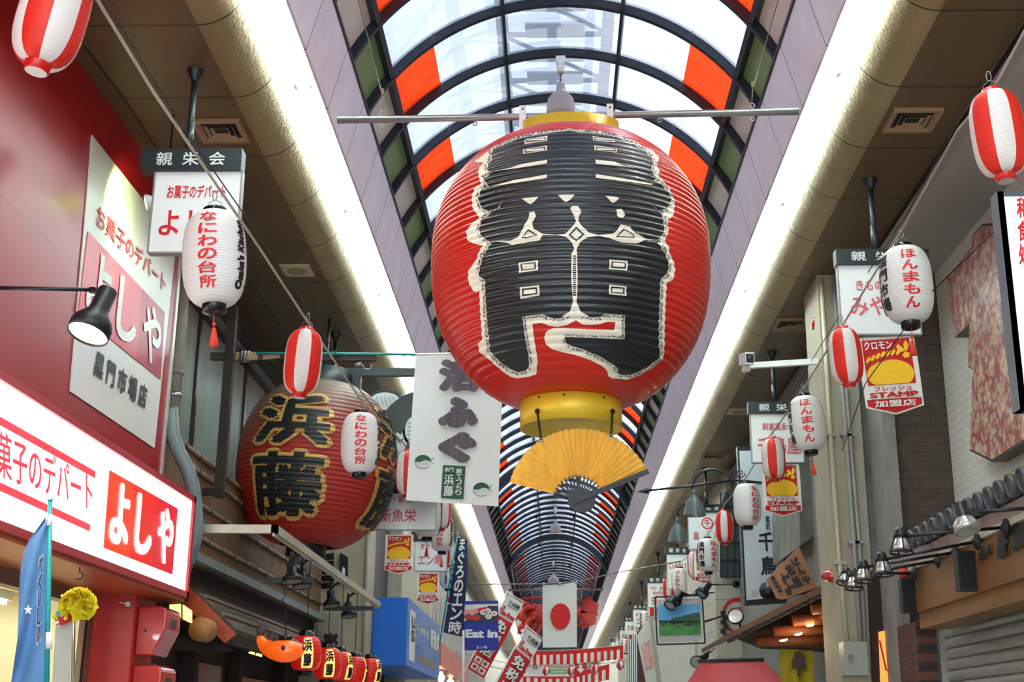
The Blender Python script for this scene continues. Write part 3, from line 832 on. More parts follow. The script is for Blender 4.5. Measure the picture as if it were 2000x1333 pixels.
# the source's stripe 0..45 deg starts at +x: centre of white stripe turned to face the street
H('r', 104, 28, 4.45, 24, 'striped red and white lantern cropped by the top left corner of the photo', tilt=8)
H('w', 419, 506, 6.45, 181, 'largest white paper lantern on the left, lettered in red, hanging before the nearest sign board', tilt=4, tassel=True)
H('r', 592, 707, 8.72, -13, 'striped red and white lantern overlapping the top of the brown restaurant lantern', tilt=3)
H('w', 704, 866, 10.9, 189, 'white paper lantern with red letters in front of the brown restaurant lantern', tilt=1)
H('r', 797, 925, 13.3, 30, 'striped red and white lantern half hidden behind the white blowfish banner')
H('w', 835, 1008, 15.5, 198, 'white lettered lantern whose top is hidden by the bottom hem of the blowfish banner', tassel=True)
H('r', 862, 1000, 17.2, 10, 'striped lantern squeezed behind the white lantern below the blowfish banner')
H('w', 864, 1043, 19.0, 170, 'white lettered lantern beside the top of the dark blue upright flag, left string', tassel=True)
H('r', 873, 1078, 21.2, 28, 'striped lantern beside the dark blue upright flag, left string')
H('w', 876, 1122, 23.6, 100, 'blank sided white lantern beside the middle of the dark blue upright flag', tassel=True)
H('r', 1950, 262, 6.04, -32, 'striped red and white lantern cropped by the right edge of the photo', tilt=-3)
H('w', 1771, 557, 8.25, -5, 'largest white paper lantern on the right, lettered in red and black', tilt=-1, tassel=True)
H('r', 1652, 697, 9.45, -15, 'striped lantern hanging beside the nearest stamp pennant on the right', tilt=-3, s=.93)
H('w', 1577, 828, 12.0, -11, 'white lettered lantern above the second stamp pennant on the right', tilt=-4, tassel=True)
H('r', 1511, 897, 14.5, 6, 'striped lantern overlapping the second stamp pennant on the right', tilt=-1)
H('w', 1459, 987, 16.0, 211, 'white lantern with red letters on its right edge, hanging by the arrow tipped lamp bracket')
H('r', 1415, 1030, 18.9, -32, 'striped lantern below and left of the white lantern by the arrow tipped bracket')
H('w', 1383, 1085, 20.7, 28, 'white lantern lettered in black and red above the meadow picture', tassel=True)
H('r', 1357, 1104, 23.2, 26, 'striped lantern just left of the white lantern above the meadow picture')
H('w', 1328, 1136, 27.0, -22, 'white lettered lantern directly behind the spotlights of the meadow picture')
H('r', 1306, 1152, 28.5, -26, 'striped lantern left of the spotlights of the meadow picture')
H('r', 1274, 1193, 34, 12, 'small distant striped lantern left of the meadow picture frame')
H('w', 1262, 1213, 36, 5, 'small distant white lantern left of the meadow picture, above the grey sign box')
H('r', 1250, 1222, 40, 24, 'small distant striped lantern beyond the grey sign box')
H('r', 1232, 1241, 47, 15, 'tiny distant striped lantern above the purple striped screen')
H('w', 1222, 1262, 50, 10, 'tiny distant white lantern left of the purple striped screen')
for o, tas in todo:
    if tas: add_tassel(o) if False else None
TS = None
for o, tas in todo:
    if not tas: continue
    if TS is None:
        TS = add_tassel(None); TS.parent = o
    else:
        c = TS.copy(); COL.objects.link(c); c.parent = o
def line(name, pts, r, m, label, cat='rope'):
    mb = MB(); mb.tube([AY(*p) for p in pts], r, 6)
    return tag(mb.build(name, m), label, cat)
line('lantern_rope', [(150, -60, 4.2), (190, 0, 4.5), (300, 180, 5.32), (430, 372, 6.45), (510, 490, 7.39), (596, 622, 8.72), (705, 782, 10.9), (790, 868, 13.3), (836, 960, 15.5), (862, 972, 17.2), (866, 1012, 19), (873, 1050, 21.2), (878, 1090, 23.6)], .008, M_rope, 'pale rope carrying the lanterns along the left side')
line('thin_cable', [(185, -20, 4.6), (212, 10, 4.8), (345, 230, 5.9), (460, 395, 7.1), (600, 600, 9.1), (690, 745, 11.2), (800, 890, 14.5), (870, 1000, 20)], .004, M_cord, 'thin dark cable running beside the left lantern rope', 'cable')
line('thin_cable', [(165, 90, 7.3), (240, 190, 8.1), (305, 290, 8.9), (560, 655, 13.6)], .008, M_cord, 'thin dark cable along the left soffit edge above the red shop front', 'cable')
line('lantern_rope', [(2060, -30, 5.2), (2000, 62, 5.7), (1942, 170, 6.04), (1870, 255, 7.0), (1764, 445, 8.25), (1654, 622, 9.45), (1575, 750, 12.0), (1510, 845, 14.5), (1460, 930, 16), (1416, 985, 18.9), (1383, 1045, 20.7), (1357, 1078, 23.8), (1328, 1100, 27), (1306, 1128, 28.5), (1274, 1178, 34), (1262, 1194, 36), (1250, 1208, 40), (1232, 1230, 47), (1222, 1247, 50)], .008, M_rope, 'pale rope carrying the lanterns along the right side')
line('thin_cable', [(2010, 30, 5.9), (1880, 225, 7.6), (1770, 420, 8.8), (1650, 600, 10.6), (1560, 745, 13.2), (1480, 850, 16.8), (1390, 970, 22)], .004, M_cord, 'thin dark cable running beside the right lantern rope', 'cable')
line('thin_cable', [(2000, 395, 7.0), (1815, 575, 8.2), (1690, 750, 9.6), (1645, 880, 11)], .004, M_cord, 'thin black cable slanting behind the largest white lantern on the right', 'cable')

# ------------------------------------------------------------------ association sign boards hung from the soffits
M_board = mat('sign_slate', (0.12, 0.15, 0.16), 0.45, var=.04)
M_panel = mat('sign_acrylic', (0.93, 0.93, 0.92), 0.28, var=.01)
M_signred = mat('sign_red', (0.84, 0.11, 0.12), 0.4, var=.03)
M_signpink = mat('sign_red_faded', (0.85, 0.38, 0.40), 0.5, var=.05)
M_edge = mat('sign_edge', (0.60, 0.60, 0.58), 0.4, .5)
M_silver_ink = mat('ink_silver', (0.86, 0.86, 0.84), 0.4)
def board(hx0, hx1, hy0, hy1, px0, px1, py1, Y, post, label, lines=(), head='親栄会', tall=None, slim=False):
    """header pixels, panel pixels, depth, post top pixel"""
    a = AY(hx0, hy1, Y); b = AY(hx1, hy1, Y); zt = AY((hx0 + hx1) / 2, hy0, Y).z; zb = AY((hx0 + hx1) / 2, hy1, Y).z
    cx = (a.x + b.x) / 2; w = b.x - a.x
    t = thing('hanging_sign', label, 'sign', (cx, Y, zb), 'association sign boards under the soffits')
    h = MB().box((a.x, Y, zb), (b.x, Y + .11, zt)).build('header', M_board, t)
    letter(unit('  '.join(head) if head else '', .02), (cx - w * .34, Y, zb + (zt - zb) * .2), (cx + w * .34, Y, zb + (zt - zb) * .2), (cx - w * .34, Y, zb + (zt - zb) * .82), M_silver_ink, h, off=.003) if head else None
    p0 = AY(px0, py1, Y); p1 = AY(px1, py1, Y)
    pn = MB().box((p0.x, Y + .03, p0.z), (p1.x, Y + .08, zb)).build('panel', M_panel, t)
    mb = MB()
    for x in (p0.x, p1.x): mb.box((x - .006, Y + .025, p0.z - .005), (x + .006, Y + .085, zb))
    mb.box((p0.x, Y + .025, p0.z - .012), (p1.x, Y + .085, p0.z)); mb.build('panel_frame', M_edge, t)
    H_ = zb - p0.z; W_ = p1.x - p0.x
    for s, u0, u1, v0, v1, m in lines:
        if s == '()':
            c = Vector((p0.x + (u0 + u1) / 2 * W_, Y + .027, zb - (v0 + v1) / 2 * H_)); R = (u1 - u0) / 2 * W_
            mb = MB(); n = 24; vs = [];
            for k in range(n):
                q = 2 * pi * k / n; vs += [c + Vector((R * cos(q), 0, R * sin(q))), c + Vector((R * .8 * cos(q), 0, R * .8 * sin(q)))]
            mb.add(vs, [(2 * k, 2 * ((k + 1) % n), 2 * ((k + 1) % n) + 1, 2 * k + 1) for k in range(n)]); mb.build('emblem', m, pn, normals=False)
            continue
        bl = (p0.x + u0 * W_, Y + .03, zb - v1 * H_)
        uf = column(s[1:], .03) if s[0] == '|' else unit(s, .02)
        letter(uf, bl, (p0.x + u1 * W_, Y + .03, bl[2]), (bl[0], Y + .03, zb - v0 * H_), m, pn, off=.003)
    x = AZ(post[0], post[1], SOF).x if post else cx
    mb = MB(); mb.lathe([(.058, 0), (.058, -.012), (.022, -.085), (.020, -.09)], 16, c=(x, Y + .055, SOF)); mb.cyl((x, Y + .055, SOF - .08), (x, Y + .055, zt - .001), .021, n=12)
    zz = zt + (SOF - zt) * .35; mb.cyl((x, Y + .055, zt - .001), (x, Y + .055, zz), .027, n=12)
    mb.build('post', M_board, t)
    return t, p0, p1, zb
board(272, 470, 290, 332, 286, 459, 489, 7.92, (377, 128), 'hanging sign board with red hiragana shop name, nearest on the left',
      [('お菓子のデパート', .16, .83, .17, .34, M_signred), ('よしや', .10, .94, .48, .80, M_signred)])
B2 = board(715, 885, 944, 964, 722, 850, 1033, 14.1, (655, 650), 'hanging sign board lettered for a fresh fish shop, below the blowfish banner',
      [('淡水・鮮魚', .10, .62, .06, .26, M_signpink), ('新魚栄', .14, .70, .44, .80, M_signpink)])
B3 = board(803, 882, 1039, 1057, 809, 872, 1115, 20.0, None, 'hanging sign board with a tuna shop name in red, behind the left string of lanterns',
      [('まぐろの', .18, .80, .1, .28, M_signpink), ('エン時', .10, .86, .45, .82, M_signpink)])
board(1634, 1816, 486, 516, 1646, 1802, 650, 9.82, (1703, 344), 'hanging sign board of the kimono shop, nearest on the right',
      [('きもの', .22, .56, .22, .37, M_signpink), ('みやこ', .13, .82, .46, .74, M_signpink)])
board(1462, 1592, 785, 808, 1470, 1572, 902, 14.85, (1510, 684), 'hanging sign board behind the second white lantern on the right',
      [('創業寛永七年', .22, .95, .18, .34, M_signpink), ('千鳥屋', .12, .95, .48, .84, M_signpink)])
board(1354, 1414, 985, 1001, 1346, 1414, 1072, 22.0, (1378, 915), 'hanging sign board with a red ring emblem behind the bell shades',
      [('()', .38, .72, .14, .46, M_signred), ('千', .46, .64, .2, .4, M_signred), ('菓', .14, .3, .54, .76, M_signpink), ('匠', .74, .9, .54, .76, M_signpink)])
board(1299, 1348, 1069, 1083, 1304, 1345, 1150, 27.5, None, 'hanging sign board partly hidden by the lower bell shade',
      [('DAIKI', .1, .9, .26, .42, M_signpink)])
board(1262, 1307, 1128, 1139, 1266, 1304, 1186, 33.0, (1288, 1076), 'hanging sign board of the jewellery and fur shop, above the meadow picture frame',
      [('毛皮・宝石', .14, .9, .14, .3, M_signpink), ('黒門店', .24, .8, .36, .5, M_signpink), ('田', .18, .45, .6, .92, M_signred)])
board(1233, 1267, 1182, 1191, 1237, 1265, 1225, 39.5, (1252, 1139), 'hanging sign board fifth from the front on the right, left of the meadow picture',
      [('菓子・珈琲', .2, .9, .18, .42, M_signpink), ('立花', .2, .8, .5, .85, M_signpink)])
board(1218, 1244, 1206, 1214, 1221, 1243, 1240, 46.0, None, 'distant hanging sign board sixth from the front on the right', [('魚菓', .2, .8, .3, .7, M_signpink)])
board(1209, 1231, 1224, 1231, 1211, 1229, 1256, 53.0, None, 'distant hanging sign board seventh from the front on the right', [('茶舗', .2, .8, .3, .7, M_signpink)])
board(1193, 1212, 1249, 1255, 1195, 1210, 1272, 62.0, None, 'most distant hanging sign board on the right, just above the curtain')

# stamp-shop pennants under the boards
M_flagwhite = mat('flag_cloth', (0.94, 0.92, 0.88), 0.75, var=.02)
M_flagred = mat('flag_red', (0.80, 0.08, 0.10), 0.7, var=.03)
M_flagyel = mat('flag_yellow', (0.98, 0.76, 0.10), 0.7, var=.02)
def pennant():
    """unit width 1, hangs from z=0 down; faces -y"""
    t = thing('stamp_pennant', '', 'pennant')
    Wd, Hh = .44, .615
    P = lambda u, v, d=0: (Wd * (u - .5), -d + .01 * sin(u * 3 + v * 5), -Hh * v)
    mb = MB(); n = 8
    us = [k / n for k in range(n + 1)]
    def sheet(u0, u1, v0, v1, d, nn=8, point=0.0):
        vs = []; 
        for a in range(nn + 1):
            for b in range(nn + 1):
                u = u0 + (u1 - u0) * a / nn; vb = v1 + point * (1 - abs(2 * a / nn - 1)); v = v0 + (vb - v0) * b / nn
                vs.append(P(u, v, d))
        return MB().add(vs, [(a * (nn + 1) + b, a * (nn + 1) + b + 1, (a + 1) * (nn + 1) + b + 1, (a + 1) * (nn + 1) + b) for a in range(nn) for b in range(nn)], 0, True)
    cl = sheet(0, 1, 0, .90, 0, 10, .10).build('cloth', M_flagwhite, t, normals=False)
    sheet(.09, .91, .035, .62, .004).build('printed_field', M_flagred, t, normals=False)
    sheet(.03, .97, .80, .885, .004, 10, .095).build('printed_band', M_flagred, t, normals=False)
    # plain round yellow motif with a twisted band
    mb = MB(); vs = [P(.5, .47, .008)] + [P(min(.9, max(.1, .5 + .40 * cos(a))), min(.618, .49 + .19 * sin(a)), .008) for a in [2 * pi * k / 36 for k in range(36)]]
    mb.add(vs, [(0, 1 + k, 1 + (k + 1) % 36) for k in range(36)]); mb.build('motif_disc', M_flagyel, t, normals=False)
    def strip(c, m, d, nm='motif_band'):
        mb = MB(); mb.add([P(u, v, d) for u, v in c], [tuple(range(len(c)))]); return mb.build(nm, m, t, normals=False)
    strip([(.10, .36), (.3, .29), (.55, .265), (.90, .30), (.90, .33), (.55, .30), (.3, .33), (.10, .40)], M_flagred, .010)
    for k in range(7):
        u = .11 + k * .088; v = .31 - .075 * sin(min(1, k / 5) * pi / 2)
        strip([(u, v), (u + .04, v - .05), (u + .085, v - .06), (u + .095, v - .035), (u + .055, v + .01), (u + .01, v + .025)], M_flagyel, .012, 'motif_twist')
    for c in ([(.72, .22), (.66, .15), (.70, .11), (.78, .17), (.79, .21)], [(.79, .20), (.79, .12), (.84, .06), (.88, .14), (.83, .21)], [(.74, .26), (.80, .21), (.87, .24), (.85, .29), (.78, .30)]): strip(c, M_flagyel, .013, 'motif_bow')
    def tx(s, u0, u1, v0, v1, m, bold=.03):
        u, f = unit(s, bold); mb = MB(); mb.add([P(u0 + (u1 - u0) * a, v1 + (v0 - v1) * b, .016 + .0006 * l) for a, b, l in u], f); mb.build('lettering', m, cl, normals=False)
    tx('クロモン', .11, .60, .055, .165, M_flagwhite, .04)
    tx('フレッシュ', .17, .82, .645, .71, M_flagred)
    tx('STAMP', .08, .92, .72, .79, M_flagred, .05)
    tx('加盟店', .14, .86, .82, .905, M_flagwhite, .035)
    for u in (.13, .80): MB().cyl(P(u, .03), (Wd * (u - .5), 0.0, .05), .003, n=5).build('hanger_wire', M_wire, t)
    return t
PN = pennant(); pn_used = [0]
def put_pennant(px0, px1, py0, Y, label, rz=0, tilt=0):
    a = AY(px0, py0, Y); b = AY(px1, py0, Y)
    o = PN if pn_used[0] == 0 else copy_tree(PN); pn_used[0] += 1
    o.location = ((a.x + b.x) / 2, Y + .05, a.z); s = (b.x - a.x) / .44; o.scale = (s, s, s); o.rotation_euler = (0, radians(tilt), radians(rz)); o['label'] = label; o['group'] = 'stamp pennants under the sign boards'
put_pennant(1674, 1788, 654, 9.82, 'stamp pennant under the nearest sign board on the right, half behind the white lantern', tilt=-4)
put_pennant(1488, 1562, 905, 14.85, 'stamp pennant under the second sign board on the right, behind the striped lantern', tilt=-1)
put_pennant(1355, 1409, 1066, 22.0, 'stamp pennant mostly hidden behind the black lettered lantern above the meadow picture')
put_pennant(752, 807, 1043, 14.1, 'stamp pennant beside the brown restaurant lantern, above the blue box sign')
put_pennant(815, 858, 1119, 20.0, 'stamp pennant between the blue box sign and the dark blue upright flag')
# ------------------------------------------------------------------ sweet shop on the left: red panelled front, light box sign, pillar
XY = -3.245
M_redpanel = grid_mat('red_panel', (0.62, 0.05, 0.10), (0.45, 0.05, 0.09), None, 1.24, ov=4.585 - 1.24 * 2, wv=0.008, axes='yz', rough=0.32, var=.03, spec=.35)
M_red2 = mat('red_paint', (0.76, 0.15, 0.13), 0.4, var=.06)
M_redframe = mat('red_frame', (0.70, 0.12, 0.17), 0.35, var=.04)
M_wpanel = mat('white_sign_panel', (0.87, 0.86, 0.83), 0.35, var=.02)
M_p1 = mat('panel_rose', (0.85, 0.25, 0.31), 0.35, var=.02); M_p2 = mat('panel_rose_mid', (0.80, 0.19, 0.28), 0.35, var=.02); M_p3 = mat('panel_wine', (0.66, 0.13, 0.25), 0.35, var=.02)
M_wood_red = mat('stained_red_board', (0.72, 0.30, 0.17), 0.35, var=.16, scale=2.5, stretch=(8, .8, 8))
M_dark = mat('dark_ink', (0.17, 0.18, 0.20), .5)
YE = 10.5
wl = MB().box((XY - .15, Y0, 3.40), (XY, YE, SOF)).build('wall_left', M_redpanel); wl['kind'] = 'structure'
sh = thing('shop_sign', 'white shop sign panel with rose squares and hiragana name on the red wall', 'sign', (XY, 8.0, 3.6))
def xq(pts, X): return [AX(p[0], p[1], X) for p in pts]
def flat(name, pts, m, parent, th=.006, nrm=(1, 0, 0)):
    return MB().prism(pts, Vector(nrm) * th).build(name, m, parent)
wp = flat('panel', xq([(178, 264), (343, 473), (300, 876), (135, 765)], XY + .002), M_wpanel, sh, .008)
def lerp2(a, b, t): return (a[0] + (b[0] - a[0]) * t, a[1] + (b[1] - a[1]) * t)
TL, TR, BR, BL = (171, 452), (321, 611), (313, 742), (152, 612)
for k, m in enumerate((M_p1, M_p2, M_p3)):
    a, b = k / 3, (k + 1) / 3
    # perspective-true thirds along the wall
    P = xq([TL, TR, BR, BL], XY + .012)
    q = [P[0] + (P[1] - P[0]) * a, P[0] + (P[1] - P[0]) * b, P[3] + (P[2] - P[3]) * b, P[3] + (P[2] - P[3]) * a]
    o = flat('rose_square', q, m, sh, .004)
    u, f = unit('よしや'[k], .035); e1 = q[2] - q[3]; e2 = q[0] - q[3]; n0 = Vector((1, 0, 0))
    letter((u, f), q[3] + e1 * .14 + e2 * .10, q[3] + e1 * .86 + e2 * .10, q[3] + e1 * .14 + e2 * .90, M_wpanel, o, off=.008, normal=n0)
def xletter(uf, bl, br, tl, X, m, parent, off=.006):
    return letter(uf, AX(*bl, X), AX(*br, X), AX(*tl, X), m, parent, off=off, normal=Vector((1, 0, 0)))
xletter(unit('お菓子のデパート', .02), (186, 440), (321, 574), (189, 396), XY + .01, M_signred, wp)
xletter(unit('黒 門 市 場 店', .04), (180, 733), (282, 801), (187, 682), XY + .01, M_dark, wp)
mb = MB().box((XY, YE - .05, 3.40), (XY + .012, YE + .004, SOF)); tag(mb.build('trim_901', mat('silver_trim', (.8, .8, .8), .35, .5)), '', '')
o = bpy.data.objects['trim_901']; o['kind'] = 'structure'; del o['label']; del o['category']
# light box
XB = -2.96
M_lit = mat('lit_acrylic', (1, 1, 1), .3, emit=.55, ecol=(1, 1, 1), var=.0)
M_litred = mat('lit_red_film', (0.92, 0.22, 0.28), .3, emit=.15, var=.0)
M_l1 = mat('lit_orange_red', (0.95, 0.24, 0.10), .3, emit=.13, var=0.); M_l2 = mat('lit_red', (0.90, 0.13, 0.10), .3, emit=.13, var=0.); M_l3 = mat('lit_crimson', (0.85, 0.08, 0.17), .3, emit=.13, var=0.)
bz0, bz1 = 2.60, 3.42
lb = thing('light_box_sign', 'long illuminated white shop sign with red frame and hiragana name squares', 'sign', (XB, 6, bz0))
MB().box((XY + .0, Y0, bz0), (XB - .012, YE, bz1)).build('housing', M_redframe, lb)
fr = MB()
fr.box((XB - .03, Y0, bz1 - .05), (XB + .02, YE, bz1)); fr.box((XB - .03, Y0, bz0), (XB + .02, YE, bz0 + .05)); fr.box((XB - .03, YE - .05, bz0), (XB + .02, YE, bz1))
fr.build('frame', M_redframe, lb)
face = MB().box((XB - .012, Y0, bz0 + .05), (XB, YE - .05, bz1 - .05)).build('face', M_lit, lb)
for (a, b) in (((-60, 789), (185, 928)), ((-60, 924), (175, 1032))):
    P0, P1 = AX(*a, XB), AX(*b, XB)
    MB().prism([P0 + Vector((0, 0, -.022)), P1 + Vector((0, 0, -.022)), P1 + Vector((0, 0, .022)), P0 + Vector((0, 0, .022))], (.004, 0, 0)).build('stripe', M_litred, face)
xletter(unit('お菓子のデパート', .012), (-42, 918), (178, 1002), (-42, 822), XB, M_litred, face)
Q = xq([(213, 919), (346, 994), (335.5, 1123), (201.5, 1071)], XB)
for k, m in enumerate((M_l1, M_l2, M_l3)):
    a, b = k / 3, (k + 1) / 3
    q = [Q[0] + (Q[1] - Q[0]) * a, Q[0] + (Q[1] - Q[0]) * b, Q[3] + (Q[2] - Q[3]) * b, Q[3] + (Q[2] - Q[3]) * a]
    o = flat('red_square', q, m, lb, .006); e1 = q[2] - q[3]; e2 = q[0] - q[3]
    letter(unit('よしや'[k], .04), q[3] + e1 * .15 + e2 * .10, q[3] + e1 * .86 + e2 * .10, q[3] + e1 * .15 + e2 * .92, M_lit, o, off=.010, normal=Vector((1, 0, 0)))
# underside, pillar and shop glass
us = MB().box((-3.62, Y0, bz0 - .03), (XB - .01, YE, bz0)).build('trim_902', M_wood_red); us['kind'] = 'structure'
hd = MB().box((-3.60, Y0, bz0 - .13), (-3.50, 10.0, bz0 - .03)).build('trim_903', mat('aluminium_rail', (.50, .42, .34), .4, .4)); hd['kind'] = 'structure'
pl = MB().box((-3.52, 9.98, 0), (-3.20, YE, bz0 - .03)).build('trim_904', M_red2); pl['kind'] = 'structure'
pb = MB().box((-4.6, 10.02, 0), (-3.52, YE, 3.4)).build('wall_left.001', M_red2); pb['kind'] = 'structure'
M_cream2 = mat('cream_interior', (0.88, 0.78, 0.60), .6)
inn = MB().box((-4.6, 9.95, 0), (-3.55, 10.02, bz0)).build('wall_left.002', M_cream2); inn['kind'] = 'structure'
ib = MB().box((-4.62, Y0, 0), (-4.5, 9.95, bz0)).build('wall_left.003', M_cream2); ib['kind'] = 'structure'
ic = MB().box((-4.5, Y0, bz0 - .04), (-3.62, 9.95, bz0)).build('ceiling.002', M_cream2); ic['kind'] = 'structure'
dj = thing('shop_door', 'cream sliding shop door leaf with dark edge strip beside the red pillar', 'door', (-3.5, 9.3, 1))
MB().box((-3.54, 9.66, .05), (-3.50, 9.78, bz0 - .13)).build('leaf', M_cream2, dj)
MB().box((-3.545, 9.78, .05), (-3.495, 9.83, bz0 - .13)).build('edge_strip', M_black, dj)
MB().box((-3.545, 9.83, .05), (-3.49, 9.93, bz0 - .13)).build('jamb', mat('aluminium_rail', (.5, .42, .34)), dj)
il = thing('fluorescent_light', 'short fluorescent batten inside the sweet shop, cropped at the left edge', 'light fitting', (-3.7, 7.4, 2.42))
MB().box((-3.75, 6.9, 2.43), (-3.62, 8.05, 2.57)).build('housing', M_white, il)
MB().cyl((-3.68, 6.95, 2.40), (-3.68, 8.0, 2.40), .018, n=10).build('tube', M_tube, il)
il2 = thing('fluorescent_light', 'fluorescent batten deeper inside the sweet shop ceiling', 'light fitting', (-4.1, 8.9, 2.5))
MB().box((-4.16, 8.0, 2.50), (-4.04, 9.7, 2.56)).build('housing', M_white, il2)
for x in (-4.13, -4.07): MB().cyl((x, 8.05, 2.48), (x, 9.65, 2.48), .016, n=10).build('tube', M_tube, il2)
# two red junction housings on the pillar
def red_box(z0, z1, label, w=.225):
    t = thing('shutter_housing', label, 'box', (-3.2, 10.28, z0))
    x0, x1, y0, y1 = -3.2, -3.2 + w, 10.06, 10.46
    c = .07
    P = [(x0, y0, z0 + c * .6), (x0, y0, z1), (x1 - c, y0, z1), (x1, y0, z1 - c * .8), (x1, y0, z0 + c * 2.2), (x1 - c * 1.5, y0, z0)]
    ob = MB().prism([(x0, y0, z0), (x0, y0, z1), (x1 - .05, y0, z1), (x1 - .015, y0, z1 - .015), (x1, y0, z1 - .05), (x1, y0, z0 + .2), (x1 - .09, y0, z0)], (0, y1 - y0, 0)).build('shell', mat('red_shell', (.78, .13, .12), .22, coat=.4), t)
    md = ob.modifiers.new('bevel', 'BEVEL'); md.width = .022; md.segments = 3
    MB().box((x1 - .002, y0 + .10, z0 + .22), (x1 + .004, y0 + .28, z1 - .09)).build('window_strip', mat('smoked_plastic', (.22, .17, .14), .2), t)
    MB().cyl((x0 + .07, y0 - .006, (z0 + z1) / 2), (x0 + .07, y0, (z0 + z1) / 2), .012).build('screw', M_black, t)
    return t
red_box(2.13, 2.50, 'upper red plastic housing on the red pillar under the light box sign')
red_box(1.70, 2.06, 'lower red plastic housing on the red pillar, cropped by the bottom edge')
wb = MB(); p = AY(250, 1181, 9.96); wb.box((p.x - .015, 9.95, p.z - .018), (p.x + .015, 9.98, p.z + .018)); wb.tube([(p.x, 9.955, p.z), (p.x - .07, 9.95, p.z + .015)], .004, 6)
tag(wb.build('wire_clip', M_white), 'small white wire clip on the near face of the red pillar', 'clip')
hk = AZ(156, 1108, bz0 - .03)
hb = MB().tube([hk, hk + Vector((0, 0, -.03))] + [hk + Vector((.025 * sin(a), 0, -.055 + .025 * cos(a))) for a in [k * .5 for k in range(9)]], .004, 6)
tag(hb.build('ceiling_hook', M_black), 'small black hook screwed into the underside of the light box sign', 'hook')

# gooseneck lamp reaching in from the left
def cone_lamp(t, base, dirv, r, L, M, mlit=None, power=0, col=(1, .82, .58), rim=None):
    d = Vector(dirv).normalized(); b = Vector(base)
    MB().lathe([(.001, 0), (r * .46, .002), (r * .48, L * .45), (r * .55, L * .52), (r * .93, L * .72), (r * 1.0, L * .80), (r * 1.0, L), (r * .94, L), (r * .9, L * .78), (r * .5, L * .6), (.001, L * .58)], 28, c=b, axis=d).build('shade', M, t)
    if mlit: MB().lathe([(r * .93, L * .96), (.001, L * .9)], 28, c=b, axis=d).build('lens', mlit, t)
M_warm = mat('warm_lamp_lens', (1, .86, .62), .3, emit=6, ecol=(1, .84, .6), var=0)
lp = thing('spotlight', 'black gooseneck spotlight with lit warm lens in front of the red wall', 'lamp', tuple(AY(190, 575, 6.0)))
a0, a1 = AY(-60, 562, 6.0), AY(176, 566, 6.0)
MB().tube([a0, a1], .0105, 10).build('arm', M_black, lp)
h0 = AY(207, 578, 6.0); h1 = AY(176, 652, 5.95)
mb = MB(); mb.tube([a1, a1 + (h0 - a1) * .6 + Vector((0, 0, .008)), h0 + Vector((0, .02, -.015))], .017, 10); mb.build('joint', M_black, lp)
dl = (h1 - h0); cone_lamp(lp, h0 - dl.normalized() * .03, dl + Vector((0, -.02, 0)), .103, dl.length + .05, M_black, M_warm)
def spot(name, loc, tgt, e, ang=80, col=(1, .82, .58), parent=None, rad=.04):
    L = bpy.data.lights.new(name, 'SPOT'); L.energy = e; L.spot_size = radians(ang); L.spot_blend = .5; L.color = col; L.shadow_soft_size = rad
    o = bpy.data.objects.new(name, L); COL.objects.link(o); o.location = Vector(loc) - parent_origin(parent)
    d = (Vector(tgt) - Vector(loc)).normalized(); o.rotation_euler = d.to_track_quat('-Z', 'Y').to_euler()
    if parent: o.parent = parent
    return o
spot('bulb', h1, h1 + dl, 14, 100, parent=lp)
# hidden lamp washing the white panel with greenish light
gp = AY(284, 396, 8.6)
gl = thing('spotlight', 'small green white lamp glowing behind the nearest left sign board', 'lamp', tuple(gp))
M_greenlamp = mat('green_lamp_lens', (.8, 1, .6), .3, emit=3, ecol=(.75, 1, .5), var=0)
MB().lathe([(.02, 0), (.035, .03), (.06, .09), (.055, .10), (.001, .085)], 20, c=gp + Vector((.09, .03, .03)), axis=(-1, -.35, -.35)).build('shade', M_white, gl)
MB().lathe([(.054, .098), (.001, .092)], 20, c=gp + Vector((.09, .03, .03)), axis=(-1, -.35, -.35)).build('lens', M_greenlamp, gl)
MB().tube([gp + Vector((.09, .03, .03)), gp + Vector((.13, .05, .12)), gp + Vector((.13, .05, SOF - gp.z))], .008, 8).build('stem', M_board, gl)
spot('bulb', gp + Vector((.0, 0, 0)), AX(232, 425, XY), 16, 115, (.78, 1, .45), gl, .03)

# upright blue banner and rosette stand in front of the shop
M_bluecloth = mat('blue_cloth', (0.36, 0.53, 0.72), .8, var=.08, bump=.15, bscale=25)
M_teal = mat('teal_pole', (0.08, 0.60, 0.60), .4)
bn = thing('upright_banner', 'light blue upright banner with dark characters on a teal pole, bottom left corner', 'banner', tuple(AY(92, 1333, 6.2)))
MB().tube([AY(98, 974, 6.2), AY(90, 1420, 6.2)], .0115, 10).build('pole', M_teal, bn)
MB().cyl(AY(98, 966, 6.2), AY(98, 978, 6.2), .012, .016, 10).build('finial', M_white, bn)
vs = []; n = 16; mrow = 14
left = [(95, 1002), (75, 1030), (60, 1048), (46, 1080), (40, 1110), (37, 1160), (36, 1200), (34, 1250), (28, 1290), (22, 1333), (14, 1400)]
def lx(y):
    for (xa, ya), (xb, yb) in zip(left, left[1:]):
        if ya <= y <= yb: return xa + (xb - xa) * (y - ya) / (yb - ya)
    return left[-1][0]
mb = MB()
for i in range(n + 1):
    y = 1004 + (1400 - 1004) * i / n
    xr = 97 - 6 * i / n
    for j in range(mrow + 1):
        u = j / mrow; xl = lx(y)
        vs.append(AY(xl + (xr - xl) * u, y, 6.2 + .05 * sin(u * 7 + i * .5) * (1 - u)))
mb.add(vs, [(i * (mrow + 1) + j, i * (mrow + 1) + j + 1, (i + 1) * (mrow + 1) + j + 1, (i + 1) * (mrow + 1) + j) for i in range(n) for j in range(mrow)], 0, True)
bc = mb.build('cloth', M_bluecloth, bn, normals=False)
M_navy = mat('navy_ink', (.12, .13, .30), .6)
